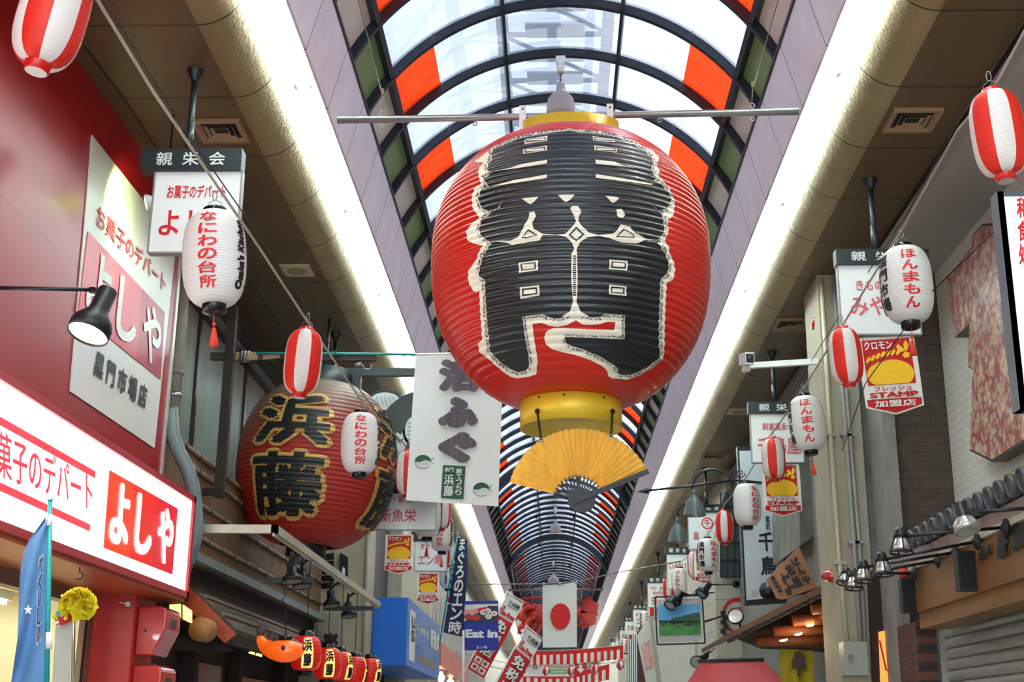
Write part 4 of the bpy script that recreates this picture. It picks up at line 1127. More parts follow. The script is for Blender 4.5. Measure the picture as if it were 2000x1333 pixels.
letter(column('べくいしい', .03, .94), AY(70, 1262, 6.12), AY(80, 1262, 6.12), AY(75, 1082, 6.12), M_wpanel, bc, 'lettering', .0)
letter(column('べくいしい', .03, .94), AY(71, 1258, 6.11), AY(79, 1258, 6.11), AY(76, 1085, 6.11), M_navy, bc, 'lettering', .0)
lf = []
for k in range(10):
    a = pi / 2 + k * pi / 5; r = 11 if k % 2 == 0 else 4.6; lf.append(AY(55 + r * cos(a) * .8, 1192 - r * sin(a), 6.11))
mb = MB().prism(lf, (0, .002, 0)); mb.build('maple_leaf', M_wpanel, bc)
for y, h in ((1006, 22), (1236, 32)):
    MB().tube([AY(96, y, 6.2), AY(95, y + h, 6.2)], .016, 10).build('loop', M_flagwhite, bn)
rs = thing('rosette_stand', 'yellow tissue rosette with red and blue ribbon on a chrome stand with grey card', 'decoration', tuple(AY(142, 1333, 7.4)))
rc = AY(150, 1185, 7.35); rnd5 = random.Random(5)
mb = MB(); mb.sphere(rc + Vector((0, .01, .01)), .062, 12)
for k in range(30):
    a = rnd5.uniform(0, 2 * pi); e = rnd5.uniform(-.4, 1.3); rr = rnd5.uniform(.045, .075)
    d = Vector((cos(a) * cos(e), -abs(sin(a)) * cos(e) * .7, sin(e))); c = rc + d * .045
    uu = d.orthogonal().normalized(); ww = d.cross(uu); q = [c] + [c + (uu * cos(t) + ww * sin(t)) * rr * (1 + .15 * sin(5 * t + k)) + d * .035 * (1 + .4 * sin(4 * t)) for t in [2 * pi * j / 14 for j in range(14)]]
    mb.add(q, [(0, 1 + j, 1 + (j + 1) % 14) for j in range(14)], 0, True)
mb.build('rosette', mat('yellow_tissue', (1.0, .90, .16), .7, trans=.2), rs, normals=False)
MB().sphere(AY(118, 1203, 7.4), .045, 12, sc=(1.1, .5, .7)).build('tuft', mat('yellow_tissue', ()), rs)
mb = MB(); mb.obox(AY(133, 1204, 7.38), (.05, 0, .022), (0, .012, 0), (-.012, 0, .03)); mb.build('ribbon_red', mat('ribbon_red', (.85, .14, .12), .5), rs)
mb = MB(); mb.obox(AY(124, 1192, 7.37), (.03, 0, .03), (0, .01, 0), (-.012, 0, .012)); mb.build('ribbon_blue', mat('ribbon_blue', (.3, .65, .8), .5), rs)
M_chrome = mat('chrome', (.8, .8, .82), .15, .95)
MB().tube([AY(108, 1212, 7.4), AY(137, 1188, 7.4), AY(142, 1188, 7.4), AY(144, 1200, 7.4), AY(141, 1420, 7.4)], .0105, 10).build('stand', M_chrome, rs)
MB().tube([AY(110, 1222, 7.38), AY(140, 1200, 7.38)], .0075, 8).build('hook_bar', M_chrome, rs)
P = [AY(108, 1226, 7.42), AY(139, 1214, 7.42), AY(134, 1420, 7.42), AY(97, 1420, 7.42)]
MB().prism(P, (0, .004, 0)).build('card', mat('grey_card', (.78, .76, .72), .5), rs)
# ------------------------------------------------------------------ old timber restaurant on the left
M_oldwood = mat('weathered_board', (0.44, 0.31, 0.22), .8, var=.35, scale=3, stretch=(9, 9, .7), bump=.3, bscale=30)
M_darkwood = mat('dark_timber', (0.16, 0.11, 0.08), .75, var=.25, scale=4, bump=.2)
M_bamboo = mat('weathered_bamboo', (0.52, 0.42, 0.34), .6, var=.2, scale=12)
M_frost = mat('ribbed_frosted_glass', (0.58, 0.64, 0.60), .15, var=.12, scale=1.3, bump=.35, bscale=60, stretch=(1, 6, .25), spec=.8)
M_alu = mat('brown_window_frame', (0.27, 0.22, 0.17), .4, .3)
M_pipe = mat('pipe_beige', (0.50, 0.47, 0.42), .6, var=.15)
M_conduit = mat('grey_conduit', (0.42, 0.46, 0.46), .5, var=.08, bump=.3, bscale=120)
M_thatch = mat('mossy_shingle', (0.36, 0.32, 0.26), .9, var=.35, scale=9, bump=.6, bscale=40)
M_lightwood = mat('light_timber', (0.66, 0.46, 0.28), .6, var=.2, scale=3, stretch=(8, 8, .6))
M_strip = mat('zinc_strip', (0.52, 0.54, 0.54), .5, .4, var=.2)
XW = -3.5
def S(name, mb, m):
    o = mb.build(name, m); o['kind'] = 'structure'; return o
S('wall_left.004', MB().box((-4.6, YE, 0), (XW - .06, 18.3, SOF)), M_darkwood)
S('wall_left.005', MB().box((XW - .06, YE, 3.02), (-3.25, 18.2, 4.02)), M_oldwood)
# sash windows under a slatted shutter box
zs, zt = 4.07, 5.58
ys = [YE + .02] + [AX(p, 790, XW).y for p in (380, 478)] + [16.1, 18.2]
for i in range(len(ys) - 1):
    a, b = ys[i], ys[i + 1]
    t = thing('sash_window', '', 'window', (XW, (a + b) / 2, zs))
    t['label'] = ['ribbed frosted window pane beside the beige drainpipe', 'ribbed frosted window pane behind the dark standing pole', 'ribbed frosted window pane left of the brown giant lantern', 'ribbed frosted window pane hidden behind the brown giant lantern'][i]
    MB().box((XW - .04, a, zs), (XW - .02, b, zt)).build('pane', M_frost, t)
    mb = MB(); w = .035
    mb.box((XW - .05, a, zs), (XW + .01, a + w, zt)); mb.box((XW - .05, b - w, zs), (XW + .01, b, zt)); mb.box((XW - .05, a, zs), (XW + .01, b, zs + .05)); mb.box((XW - .05, a, zt - .05), (XW + .01, b, zt))
    mb.build('sash_frame', M_alu, t)
S('trim_905', MB().box((XW - .06, YE, 4.02), (XW + .06, 18.2, 4.07)), M_strip)
sb = thing('shutter_box', 'grey slatted shutter box above the frosted windows, under the soffit', 'shutter', (XW, 14, 5.58))
MB().box((XW - .05, YE, 5.60), (XW + .05, 18.2, SOF)).build('casing', mat('shutter_grey', (.38, .36, .32), .6, bump=.2), sb)
for k in range(6):
    mb = MB(); z = 5.62 + k * .052; mb.add([(XW + .05, YE, z), (XW + .075, YE, z), (XW + .052, YE, z + .045), (XW + .05, 18.2, z), (XW + .075, 18.2, z), (XW + .052, 18.2, z + .045)], [(0, 1, 4, 3), (1, 2, 5, 4), (0, 2, 1), (3, 4, 5)]); mb.build('slat', mat('shutter_grey', ()), sb)
MB().box((XW, YE, 5.575), (XW + .09, 18.2, 5.605)).build('lower_rail', M_strip, sb)
# bamboo battens across the boarding
for i, z in enumerate((3.98, 3.84, 3.56, 3.27)):
    mb = MB(); mb.cyl((-3.235, YE + .3, z), (-3.235, 18.2, z), .021, n=8)
    b = mb.build('bamboo_batten', M_bamboo); tag(b, ['bamboo batten just under the frosted window sill', 'bamboo batten second below the window sill on the timber wall', 'bamboo batten across the middle of the timber boarding', 'bamboo batten lowest on the timber boarding, above the zinc strip'][i], 'batten')
    mb = MB()
    for k in range(15): mb.cyl((-3.235, YE + .55 + k * .5, z), (-3.235, YE + .57 + k * .5, z), .026, n=8)
    mb.build('binding', M_black, b)['kind'] = 'stuff'
S('trim_906', MB().box((-3.26, YE, 3.02), (-3.15, 18.2, 3.10)), M_strip)
S('trim_907', MB().box((-3.5, YE, 2.70), (-3.32, 18.2, 3.03)), M_darkwood)
# pent roof with bamboo, gable board and round log end
pr = thing('pent_roof', 'low mossy shingled pent roof with bamboo battens along the timber restaurant', 'roof', (-3.2, 15, 2.44))
r0, r1 = Vector((-3.42, 0, 2.88)), Vector((-2.90, 0, 2.42))
def onroof(t, y, h=0): return Vector((r0.x + (r1.x - r0.x) * t, y, r0.z + (r1.z - r0.z) * t)) + Vector((.66, 0, .75)) * h
ya, yb = 11.9, 18.2
MB().prism([onroof(0, ya, 0), onroof(1, ya, 0), onroof(1, ya, .05), onroof(0, ya, .05)], (0, yb - ya, 0)).build('shingles', M_thatch, pr)
for t in (.05, .38, .72):
    mb = MB(); mb.cyl(onroof(t, ya, .065), onroof(t, yb, .065), .017, n=8); mb.build('batten', M_bamboo, pr)
MB().prism([onroof(-.1, ya - .05, -.13), onroof(1.02, ya - .05, -.10), onroof(1.04, ya - .05, .02), onroof(-.1, ya - .05, .03)], (0, .05, 0)).build('barge_board', M_wood_red, pr)
lg = AY(388, 1229, 11.6)
mb = MB(); mb.lathe([(.001, 0), (.068, 0), (.072, .012), (.10, .012), (.105, .02), (.105, .16), (.001, .16)], 24, c=(lg.x, 11.58, lg.z), axis=(.25, 1, -.05)); mb.build('log_end', M_lightwood, pr)
mb = MB(); mb.box((-3.6, 12.0, 2.28), (-2.95, 12.12, 2.40)); mb.build('beam', M_darkwood, pr)
MB().box((-2.98, ya, 2.33), (-2.90, yb, 2.42)).build('eave_board', M_darkwood, pr)
# dark shop front under the pent roof
S('wall_left.006', MB().box((-3.60, YE, 0), (-3.50, 18.2, 2.75)), M_darkwood)
for i, (y, w) in enumerate(((12.4, .14), (14.2, .14), (16.6, .12))):
    S('trim_%d' % (908 + i), MB().box((-3.5, y, 0), (-3.36, y + w, 2.4)), M_darkwood)
S('trim_912', MB().box((-3.5, 14.4, 0), (-3.44, 18.2, 2.15)), M_lightwood)
dg = thing('dark_window', 'dark greenish glass window with a bar under the pent roof', 'window', (-3.46, 13, 1.2))
MB().box((-3.48, 12.6, .9), (-3.46, 14.15, 2.22)).build('pane', mat('dark_glass', (.10, .15, .13), .15, spec=.8), dg)
MB().box((-3.47, 12.55, 1.95), (-3.43, 14.2, 2.0)).build('bar', M_black, dg)
M_paperlamp = mat('lit_paper_lamp', (1, .85, .5), .5, emit=.7, ecol=(1, .80, .40), var=0)
for (px0, py0, px1, py1, Y, lb) in ((331, 1178, 368, 1216, 11.3, 'glowing yellow paper lamp with dark bars below the light box sign'), (485, 1271, 507, 1283, 14.0, 'small glowing yellow lamp under the pent roof, left of the blowfish lamp')):
    t = thing('paper_lamp', lb, 'lamp', tuple(AY(px0, py1, Y)))
    P = [AY(px0, py0 + 4, Y), AY(px0 + (px1 - px0) * .55, py0 + (py1 - py0) * .05, Y), AY(px1, py0 + (py1 - py0) * .35, Y), AY(px1, py1, Y), AY(px0, py0 + (py1 - py0) * .45, Y)]
    MB().prism(P, (0, .12, 0)).build('shade', M_paperlamp, t)
    a, b = AY(px0 + (px1 - px0) * .66, py0, Y - .005), AY(px0 + (px1 - px0) * .66, py1 - 3, Y - .005)
    MB().bar(a, b, .012, .012).build('bar', M_black, t)
    MB().bar(AY(px0 - 2, py0 - 1, Y - .005), AY(px0 + (px1 - px0) * .6, py0 - 3, Y - .005), .015, .015).build('bar', M_black, t)
# pipes on the corner
dp = thing('drain_pipe', 'weathered beige drainpipe with a chrome clamp beside the red wall edge', 'pipe', (-3.37, 11.0, 3.3))
xd = AY(356, 600, 11.0)
MB().cyl((xd.x, 11.0, 3.9), (xd.x, 11.0, SOF), .055, n=16).build('pipe', M_pipe, dp)
for py in (728, 772):
    z = AY(354, py, 11.0).z; MB().cyl((xd.x, 11.0, z - .02), (xd.x, 11.0, z + .02), .062, n=16).build('clamp', M_chrome if py == 772 else M_pipe, dp)
pts = [(331, 800, 10.56), (334, 850, 10.56), (346, 885, 10.56), (362, 915, 10.56), (373, 950, 10.56), (378, 985, 10.56), (381, 1030, 10.56), (377, 1065, 10.56), (366, 1095, 10.56), (352, 1130, 10.58)]
tag(MB().tube([AY(*p) for p in pts], .046, 14).build('conduit_pipe', M_conduit), 'fat grey corrugated conduit curving behind the end of the light box sign', 'pipe')
tag(MB().tube([AY(p[0] + 9, p[1] - 4, p[2] + .03) for p in pts], .034, 12).build('conduit_pipe', M_conduit), 'thinner grey conduit running beside the fat corrugated one', 'pipe')
# dark standing pole and the bracket that carries the banner
_pb = AY(428, 972, 11.8)
tag(MB().bar(AY(456, 598, 11.8), _pb, .085, .085, up=(0, 1, 0)).bar(_pb + Vector((.03, 0, .05)), Vector((-3.27, 11.8, _pb.z + .05)), .06, .06).build('timber_post', M_darkwood), 'dark weathered square post standing before the frosted windows', 'post')
YB = 11.87
bk = thing('banner_bracket', 'taped brown bracket beam reaching out from the dark post towards the blowfish banner', 'bracket', tuple(AY(440, 697, YB)))
MB().bar(AY(412, 697, YB), AY(735, 699, YB), .05, .07).build('beam', mat('brown_beam', (.25, .17, .14), .6), bk)
mb = MB()
for a, b in ((458, 468), (482, 505), (515, 548)): mb.bar(AY(a, 697, YB), AY(b, 697, YB), .055, .078)
mb.build('tape', mat('tape_tan', (.58, .48, .34), .6, var=.2), bk)
for px, py in ((566, 690), (645, 692)):
    pass
mb = MB()
for px in (452, 474, 480, 486): c = AY(px, 697, YB - .04); mb.tube([c + Vector((0, .04 * cos(a), .055 * sin(a))) for a in [2 * pi * k / 10 for k in range(11)]], .006, 5)
mb.build('wire_loops', M_galv, bk)
for px in (708, 724): pass
mb = MB(); c = AY(718, 706, YB); mb.tube([c + Vector((.045 * cos(a), 0, .05 * sin(a) - .03)) for a in [pi + pi * k / 8 for k in range(9)]], .006, 6); mb.build('hook', M_galv, bk)
mb = MB(); mb.cyl(AY(692, 714, YB), AY(706, 711, YB), .02, .026, 10); mb.build('bulb_holder', M_galv, bk)
mb = MB(); mb.tube([AY(470, 712, YB - .02), AY(520, 704, YB - .03), AY(560, 700, YB - .04), AY(640, 706, YB - .03), AY(664, 696, YB - .03), AY(655, 688, YB - .03), AY(620, 692, YB - .02)], .009, 6); mb.build('loose_cable', M_cord, bk)
tag(MB().tube([AY(500, 690, YB - .05), AY(660, 691, YB - .05), AY(812, 693, YB - .05)], .012, 8).build('banner_pole', M_teal), 'thin teal pole from the bracket beam to the top of the blowfish banner', 'pole')
tag(MB().bar(AY(660, 728, 13.5), AY(815, 728, 13.5), .07, .085).build('support_beam', M_board), 'dark slate square beam from the brown lantern ring behind the blowfish banner', 'beam')

# giant brown and red restaurant lantern
BC = AY(617, 908, 13.6); BR = .832; BH = 1.74
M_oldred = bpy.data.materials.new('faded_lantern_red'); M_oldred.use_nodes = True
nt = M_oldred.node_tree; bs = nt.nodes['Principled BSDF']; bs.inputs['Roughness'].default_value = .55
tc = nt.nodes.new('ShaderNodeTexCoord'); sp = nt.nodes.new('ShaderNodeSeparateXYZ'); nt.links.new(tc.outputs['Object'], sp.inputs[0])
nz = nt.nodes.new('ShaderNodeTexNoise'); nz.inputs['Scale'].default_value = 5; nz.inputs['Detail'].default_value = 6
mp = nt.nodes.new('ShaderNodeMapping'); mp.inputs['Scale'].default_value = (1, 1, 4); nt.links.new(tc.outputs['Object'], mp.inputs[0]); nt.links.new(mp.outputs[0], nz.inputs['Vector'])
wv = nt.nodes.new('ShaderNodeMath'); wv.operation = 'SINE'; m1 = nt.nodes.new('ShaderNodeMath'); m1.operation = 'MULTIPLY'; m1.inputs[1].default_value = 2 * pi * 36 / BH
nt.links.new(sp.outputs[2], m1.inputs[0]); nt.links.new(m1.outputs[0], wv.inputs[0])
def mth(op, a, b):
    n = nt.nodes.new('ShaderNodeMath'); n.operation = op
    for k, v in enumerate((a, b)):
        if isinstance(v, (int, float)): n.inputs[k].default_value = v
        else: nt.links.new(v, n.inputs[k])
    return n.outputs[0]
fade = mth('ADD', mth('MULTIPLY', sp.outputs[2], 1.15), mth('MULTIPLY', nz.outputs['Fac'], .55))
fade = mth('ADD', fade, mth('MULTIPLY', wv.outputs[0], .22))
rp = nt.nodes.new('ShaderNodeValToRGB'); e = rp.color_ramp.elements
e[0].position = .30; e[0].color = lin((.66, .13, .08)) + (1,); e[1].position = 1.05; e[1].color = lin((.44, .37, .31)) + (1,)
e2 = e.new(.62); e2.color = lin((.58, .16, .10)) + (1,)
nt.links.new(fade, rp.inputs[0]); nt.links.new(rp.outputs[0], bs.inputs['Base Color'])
M_goldink = mat('worn_gold_ink', (.80, .62, .32), .5, var=.12)
M_oldink = mat('worn_black_ink', (.09, .10, .10), .5, var=.25, scale=10)
ol = thing('restaurant_lantern', 'giant weathered brown and red paper lantern with gold edged black characters', 'lantern', tuple(BC))
BN = 36
def b_r(z):
    t = max(-1, min(1, z / (BH / 2)))
    r = .29 + (BR - .29) * max(0, 1 - abs(t) ** 2.3) ** .60
    return r + .010 * (abs(sin(pi * (z + BH / 2) / BH * BN)) - .6)
def b_pt(a, z, off=0):
    r = b_r(z) + off
    v = Vector((r * sin(a), -r * cos(a), z))
    return tuple(Matrix.Rotation(radians(3.5), 3, 'Y') @ v + BC)
prof = [(b_r(-BH / 2 + BH * i / (BN * 5)), -BH / 2 + BH * i / (BN * 5)) for i in range(BN * 5 + 1)]
tilt = Matrix.Rotation(radians(3.5), 3, 'Y')
mb = MB(); n = 72
vs = [tilt @ Vector((r * cos(2 * pi * k / n), r * sin(2 * pi * k / n), z)) + BC for r, z in prof for k in range(n)]
mb.add(vs, [(i * n + k, i * n + (k + 1) % n, (i + 1) * n + (k + 1) % n, (i + 1) * n + k) for i in range(len(prof) - 1) for k in range(n)], 0, True)
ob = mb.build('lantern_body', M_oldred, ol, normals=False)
ax = tilt @ Vector((0, 0, 1))
MB().lathe([(.31, BH / 2 - .02), (.315, BH / 2 + .16), (.30, BH / 2 + .16), (.29, BH / 2)], 40, c=BC, axis=ax).build('top_ring', M_board, ol)
MB().lathe([(.21, -BH / 2 + .03), (.21, -BH / 2 - .12), (.001, -BH / 2 - .10)], 32, c=BC, axis=ax).build('bottom_ring', M_black, ol)
MB().lathe([(.13, -BH / 2 - .10), (.11, -BH / 2 - .2), (.001, -BH / 2 - .2)], 24, c=BC, axis=ax).build('bottom_cap', M_galv, ol)
ca, cb = BC + ax * (BH / 2 + .14), AY(640, 715, 12.6)
MB().tube([ca + Vector((0, 0, -.1)), Vector((ca.x, ca.y, SOF))], .014, 8).build('hanger', M_board, ol)
mb = MB(); c = BC + ax * (BH / 2 + .05); mb.obox(c + Vector((.36, -.1, -.02)), (.045, 0, 0), (0, .05, 0), (0, 0, .11)); mb.build('clip', M_board, ol)
BZC = [-BH / 2 + BH * i / (BN * 5) for i in range(1, BN * 5)]
def big(ch, a0, a1, z0, z1, bold, m, off, nm):
    u, f = unit(ch, 0)
    u2, f2 = glyphs(ch, bold)
    x0 = min(v[0] for v in glyphs(ch, 0)[0]); x1 = max(v[0] for v in glyphs(ch, 0)[0]); y0 = min(v[1] for v in glyphs(ch, 0)[0]); y1 = max(v[1] for v in glyphs(ch, 0)[0])
    V = [(a0 + (a1 - a0) * (v[0] - x0) / (x1 - x0), z0 + (z1 - z0) * (v[1] - y0) / (y1 - y0), v[2] * 3) for v in u2]
    tmin = min(v[0] for v in V); tmax = max(v[0] for v in V); zmin = min(v[1] for v in V); zmax = max(v[1] for v in V)
    wrap((V, f2), lambda a, z: b_pt(a, z, off), m, nm, ob, [z for z in BZC if zmin < z < zmax], [tmin + (tmax - tmin) * k / 10 for k in range(1, 10)], axis=(BC.x, BC.y))
for base in (-10, 88):
    c = radians(base)
    for ch, z0, z1 in (('浜', .05, .58), ('藤', -.66, -.05)):
        big(ch, c - .48, c + .48, z0, z1, .078, M_goldink, .004, 'gold_outline')
        big(ch, c - .46, c + .46, z0 + .01, z1 - .01, .042, M_oldink, .022, 'character')
# black blowfish sign
fs = thing('blowfish_sign', 'large black and white blowfish shaped sign partly hidden by the white banner', 'sign', tuple(AY(838, 950, 13.9)))
YF = 13.9
def disc(cx, cy, rx, ry, Y, th, m, nm, parent, a0=0, a1=2 * pi, n=40):
    P = [AY(cx + rx * cos(a0 + (a1 - a0) * k / n), cy - ry * sin(a0 + (a1 - a0) * k / n), Y) for k in range(n if a1 - a0 > 6.2 else n + 1)]
    return MB().prism(P, (0, th, 0)).build(nm, m, parent)
M_fishblack = mat('fish_black', (.12, .145, .15), .4); M_fishwhite = mat('fish_white', (.82, .85, .84), .45)
disc(835, 868, 104, 106, YF, .18, M_fishblack, 'body', fs)
disc(838, 878, 92, 88, YF - .012, .012, M_fishwhite, 'belly', fs, pi * 1.0, pi * 2.0)
disc(840, 872, 96, 96, YF - .015, .014, M_fishblack, 'back', fs, pi * .02, pi * .98)
fn = disc(752, 783, 34, 22, YF + .06, .1, M_fishblack, 'tail_fin', fs); disc(752, 784, 29, 17, YF + .05, .01, M_fishwhite, 'fin_face', fn)
for k in range(5):
    a, b = AY(735 + k * 8, 775, YF + .045), AY(741 + k * 8, 793, YF + .045); MB().bar(a, b, .008, .004).build('fin_ray', M_fishblack, fn)
sf = disc(808, 842, 22, 30, YF - .03, .014, M_fishblack, 'side_fin', fs); disc(809, 841, 18, 27, YF - .035, .005, M_fishwhite, 'fin_face', sf)
for k in range(5):
    MB().bar(AY(796, 826 + k * 8, YF - .038), AY(812, 828 + k * 7, YF - .038), .006, .004).build('fin_ray', M_fishblack, sf)
hp = [AY(x, y, YF - .03) for x, y in ((770, 850), (776, 845), (782, 850), (790, 836), (791, 852), (797, 862), (790, 880), (780, 885), (772, 872))]
MB().prism(hp, (0, .012, 0)).build('face_patch', M_fishwhite, fs)
MB().tube([AY(772, 852 + 3 * sin(k), YF - .04) for k in range(2)] + [AY(780, 862, YF - .04), AY(788, 858, YF - .04)], .006, 6).build('mouth_line', M_fishblack, fs)

# white blowfish banner
YW = 11.9
bn2 = thing('fish_banner', 'white cloth banner with grey brush characters for live blowfish and a green shop stamp', 'banner', tuple(AY(890, 985, YW)))
A, B, C, D = (812, 693), (984, 692), (973, 990), (793, 978)
mb = MB(); n = 14; vs = []
for i in range(n + 1):
    v = i / n
    for j in range(n + 1):
        u = j / n
        x = (A[0] * (1 - u) + B[0] * u) * (1 - v) + (D[0] * (1 - u) + C[0] * u) * v; y = (A[1] * (1 - u) + B[1] * u) * (1 - v) + (D[1] * (1 - u) + C[1] * u) * v
        vs.append(AY(x, y, YW + .025 * sin(u * 5 + v * 2) * v))
mb.add(vs, [(i * (n + 1) + j, i * (n + 1) + j + 1, (i + 1) * (n + 1) + j + 1, (i + 1) * (n + 1) + j) for i in range(n) for j in range(n)], 0, True)
M_bannercloth = mat('white_banner_cloth', (.93, .93, .91), .8, var=.01, bump=.1, bscale=12, trans=.3)
cl = mb.build('cloth', M_bannercloth, bn2, normals=False)
M_greyink = mat('grey_brush_ink', (.36, .32, .35), .7, var=.35, scale=4, stretch=(9, 9, .8))
M_greenstamp = mat('green_stamp', (.10, .30, .19), .6, var=.05)
def bl(s, x0, y0, x1, y1, m, bold, col_=True, sk=-6, off=0.0):
    letter(column(s, bold, .95) if col_ else unit(s, bold), AY(x0 + sk, y1, YW - .045 - off), AY(x1 + sk, y1, YW - .045 - off), AY(x0, y0, YW - .045 - off), m, cl, off=0)
bl('活', 858, 700, 942, 768, M_greyink, .08, sk=-3); bl('ふ', 857, 774, 936, 838, M_greyink, .11, sk=-3); bl('ぐ', 857, 842, 934, 907, M_greyink, .11, sk=-3)
P = [AY(x, y, YW - .04) for x, y in ((865, 909), (909, 911), (905, 976), (861, 973))]
st = MB().prism(P, (0, .003, 0)).build('stamp_patch', M_greenstamp, cl)
letter(column('浜藤', .03, .94), AY(866, 970, YW - .045), AY(885, 971, YW - .045), AY(868, 926, YW - .045), M_bannercloth, st, off=0)
letter(column('鮮てっちり', .03, .94), AY(889, 968, YW - .045), AY(901, 969, YW - .045), AY(891, 915, YW - .045), M_bannercloth, st, off=0)
letter(unit('黒門', .02), AY(868, 922, YW - .045), AY(886, 922, YW - .045), AY(868, 914, YW - .045), M_bannercloth, st, off=0)
for cx, cy in ((826, 902), (940, 956)):
    V = [(cx + 16 * cos(a), cy + 13 * sin(a)) for a in [pi + pi * k / 12 for k in range(13)]]
    MB().prism([AY(x, y, YW - .04) for x, y in V] + [AY(cx + 4, cy - 3, YW - .04), AY(cx - 6, cy + 1, YW - .04)], (0, .002, 0)).build('fish_print', M_greenstamp, cl)
    MB().tube([AY(cx + 16 * cos(a), cy + 14 * sin(a), YW - .04) for a in [pi * .25 + pi * .75 * k / 10 for k in range(11)]], .0025, 4).build('fish_outline', M_greenstamp, cl)
    MB().tube([AY(cx + 14, cy - 4, YW - .04), AY(cx + 21, cy - 8, YW - .04), AY(cx + 15, cy + 1, YW - .04), AY(cx + 21, cy + 4, YW - .04)], .0025, 4).build('fish_tail', M_greenstamp, cl)
MB().tube([AY(806, 693, YB - .05), AY(900, 691, YW), AY(984, 691, YW)], .012, 8).build('rod', M_flagwhite, bn2)

# steel canopy frame with floodlights and the lit lanterns
XF = -2.22; ZF = 3.2
fr = thing('canopy_frame', 'pale steel awning frame rail below the brown lantern, carrying lanterns', 'frame', (XF, 15, ZF))
M_palesteel = mat('pale_steel', (.72, .68, .61), .45, .2, var=.1)
YC0 = 10.75; c0 = AY(380, 1050, YC0); c1_ = AY(540, 1050, YC0)
MB().box((-3.25, YC0, ZF - .035), (c1_.x, YC0 + .06, ZF + .035)).build('rail', M_palesteel, fr)
y_end = AX(743, 1195, c1_.x).y
MB().box((c1_.x - .05, YC0, ZF - .035), (c1_.x, y_end, ZF + .035)).build('rail', M_palesteel, fr)
MB().box((c1_.x - .035, YC0, ZF - .06), (c1_.x - .02, y_end, ZF - .035)).build('lip', M_palesteel, fr)
xr = c1_.x - .03
arms = []
for px0, px1, py in ((518, 612, 1134), (632, 730, 1189)):
    Yq = ((3.2 - 1.6) / ray((px0 + px1) / 2, py).z); Yq = 12.2 if px0 < 600 else 15.2
    a, b = AY(px0, py, Yq), AY(px1, py, Yq)
    MB().bar(a, b, .045, .05).build('cross_arm', M_board, fr)
def flood(px, py, Y, label):
    p = AY(px, py, Y); t = thing('floodlight', label, 'lamp', tuple(p))
    cone_lamp(t, p + Vector((0, 0, .09)), (.15, -.15, -1), .095, .17, M_black, mat('lens_dull', (.5, .5, .48), .2))
    MB().tube([p + Vector((0, 0, .085)), p + Vector((0, 0, .2)), Vector((p.x, p.y, ZF - .1)), Vector((c1_.x - .03, p.y, ZF - .05))], .016, 8).build('stem', M_black, t)
flood(568, 1122, 11.9, 'black bell floodlight nearest on the awning frame below the brown lantern')
flood(588, 1132, 12.35, 'black bell floodlight second on the awning frame')
flood(645, 1172, 14.3, 'black bell floodlight third on the awning frame')
flood(679, 1193, 15.4, 'black bell floodlight farthest on the awning frame')
M_glowred = mat('glowing_red_paper', (.72, .07, .04), .4, emit=.06, ecol=(.95, .10, .04), var=.25, scale=9, bump=.2, coat=.3)
M_glowgold = mat('glowing_gold_ink', (.98, .80, .45), .5, emit=.25, ecol=(1, .8, .45), var=.05)
M_tag_ink = mat('ink_black', ())
def lit_lantern():
    R, Hh = .145, .315
    rf = small_profile(R, .075, Hh, 9, .003, 2.4)
    t = thing('lit_red_lantern', '', 'lantern')
    body = MB().lathe([(rf(-Hh / 2 + Hh * i / 45), -Hh / 2 + Hh * i / 45) for i in range(46)], 32).build('lantern_body', M_glowred, t, normals=False)
    MB().lathe([(.001, Hh / 2 + .05), (.07, Hh / 2 + .05), (.072, Hh / 2 - .01)], 20).build('top_cap', M_plastic, t)
    MB().lathe([(.001, -Hh / 2 - .045), (.07, -Hh / 2 - .045), (.072, -Hh / 2 + .01)], 20).build('bottom_cap', M_plastic, t)
    surf = lambda o: (lambda a, z: ((rf(z) + o) * sin(a), -(rf(z) + o) * cos(a), z))
    zc = [-Hh / 2 + Hh * i / 45 for i in range(1, 45)]
    for a0 in (0, radians(110)):
        pts = [(a0 + dx, z) for dx, z in ((-.28, .135), (.26, .138), (.36, .03), (.42, -.135), (-.42, -.138), (-.36, -.02), (-.22, .02))]
        wrap(poly2([pts]), surf(.002), M_glowgold, 'label_patch', body, [z for z in zc if -.138 < z < .138], [a0 + k * .1 for k in range(-4, 5)])
        for ch, z0, z1 in (('浜', .012, .125), ('藤', -.125, -.004)):
            u, f = unit(ch, .05); V = [(a0 + (p[0] - .5) * .52, z0 + p[1] * (z1 - z0), p[2]) for p in u]
            wrap((V, f), surf(.005), M_tag_ink, 'lettering', body, [z for z in zc if z0 < z < z1], [a0 + k * .1 for k in range(-2, 3)])
    return t
LL = lit_lantern()
spec = [(597, 1277, 12.6, 18, 'lit red lantern with gold edged characters touching the blowfish lamp'), (639, 1297, 13.9, 20, 'lit red lantern second in the row, gold edged characters facing the street'),
        (664, 1303, 15.1, 60, 'lit red lantern third in the row, its plain side facing out'), (692, 1311, 16.3, 85, 'lit red lantern fourth in the row, behind the third'), (723, 1312, 17.7, 58, 'lit red lantern last in the row, before the blue box sign')]
for i, (px, py, Y, rz, lb) in enumerate(spec):
    o = LL if i == 0 else copy_tree(LL)
    Y = AX(px - 2, py, c1_.x - .03).y; p = AY(px, py, Y); o.location = p; o.rotation_euler.z = radians(rz); o['label'] = lb; o['group'] = 'lit red lanterns under the awning frame'
    w = MB().tube([p + Vector((0, 0, .18)), Vector((p.x, p.y, ZF - .05))], .005, 6).build('lamp_cord', M_cord)
    tag(w, ['cord', 'cable', 'wire', 'lead', 'line'][i] and 'black cord holding the %s lit red lantern of the row from the awning frame' % ['first', 'second', 'third', 'fourth', 'last'][i], 'cord', 'lantern cords')
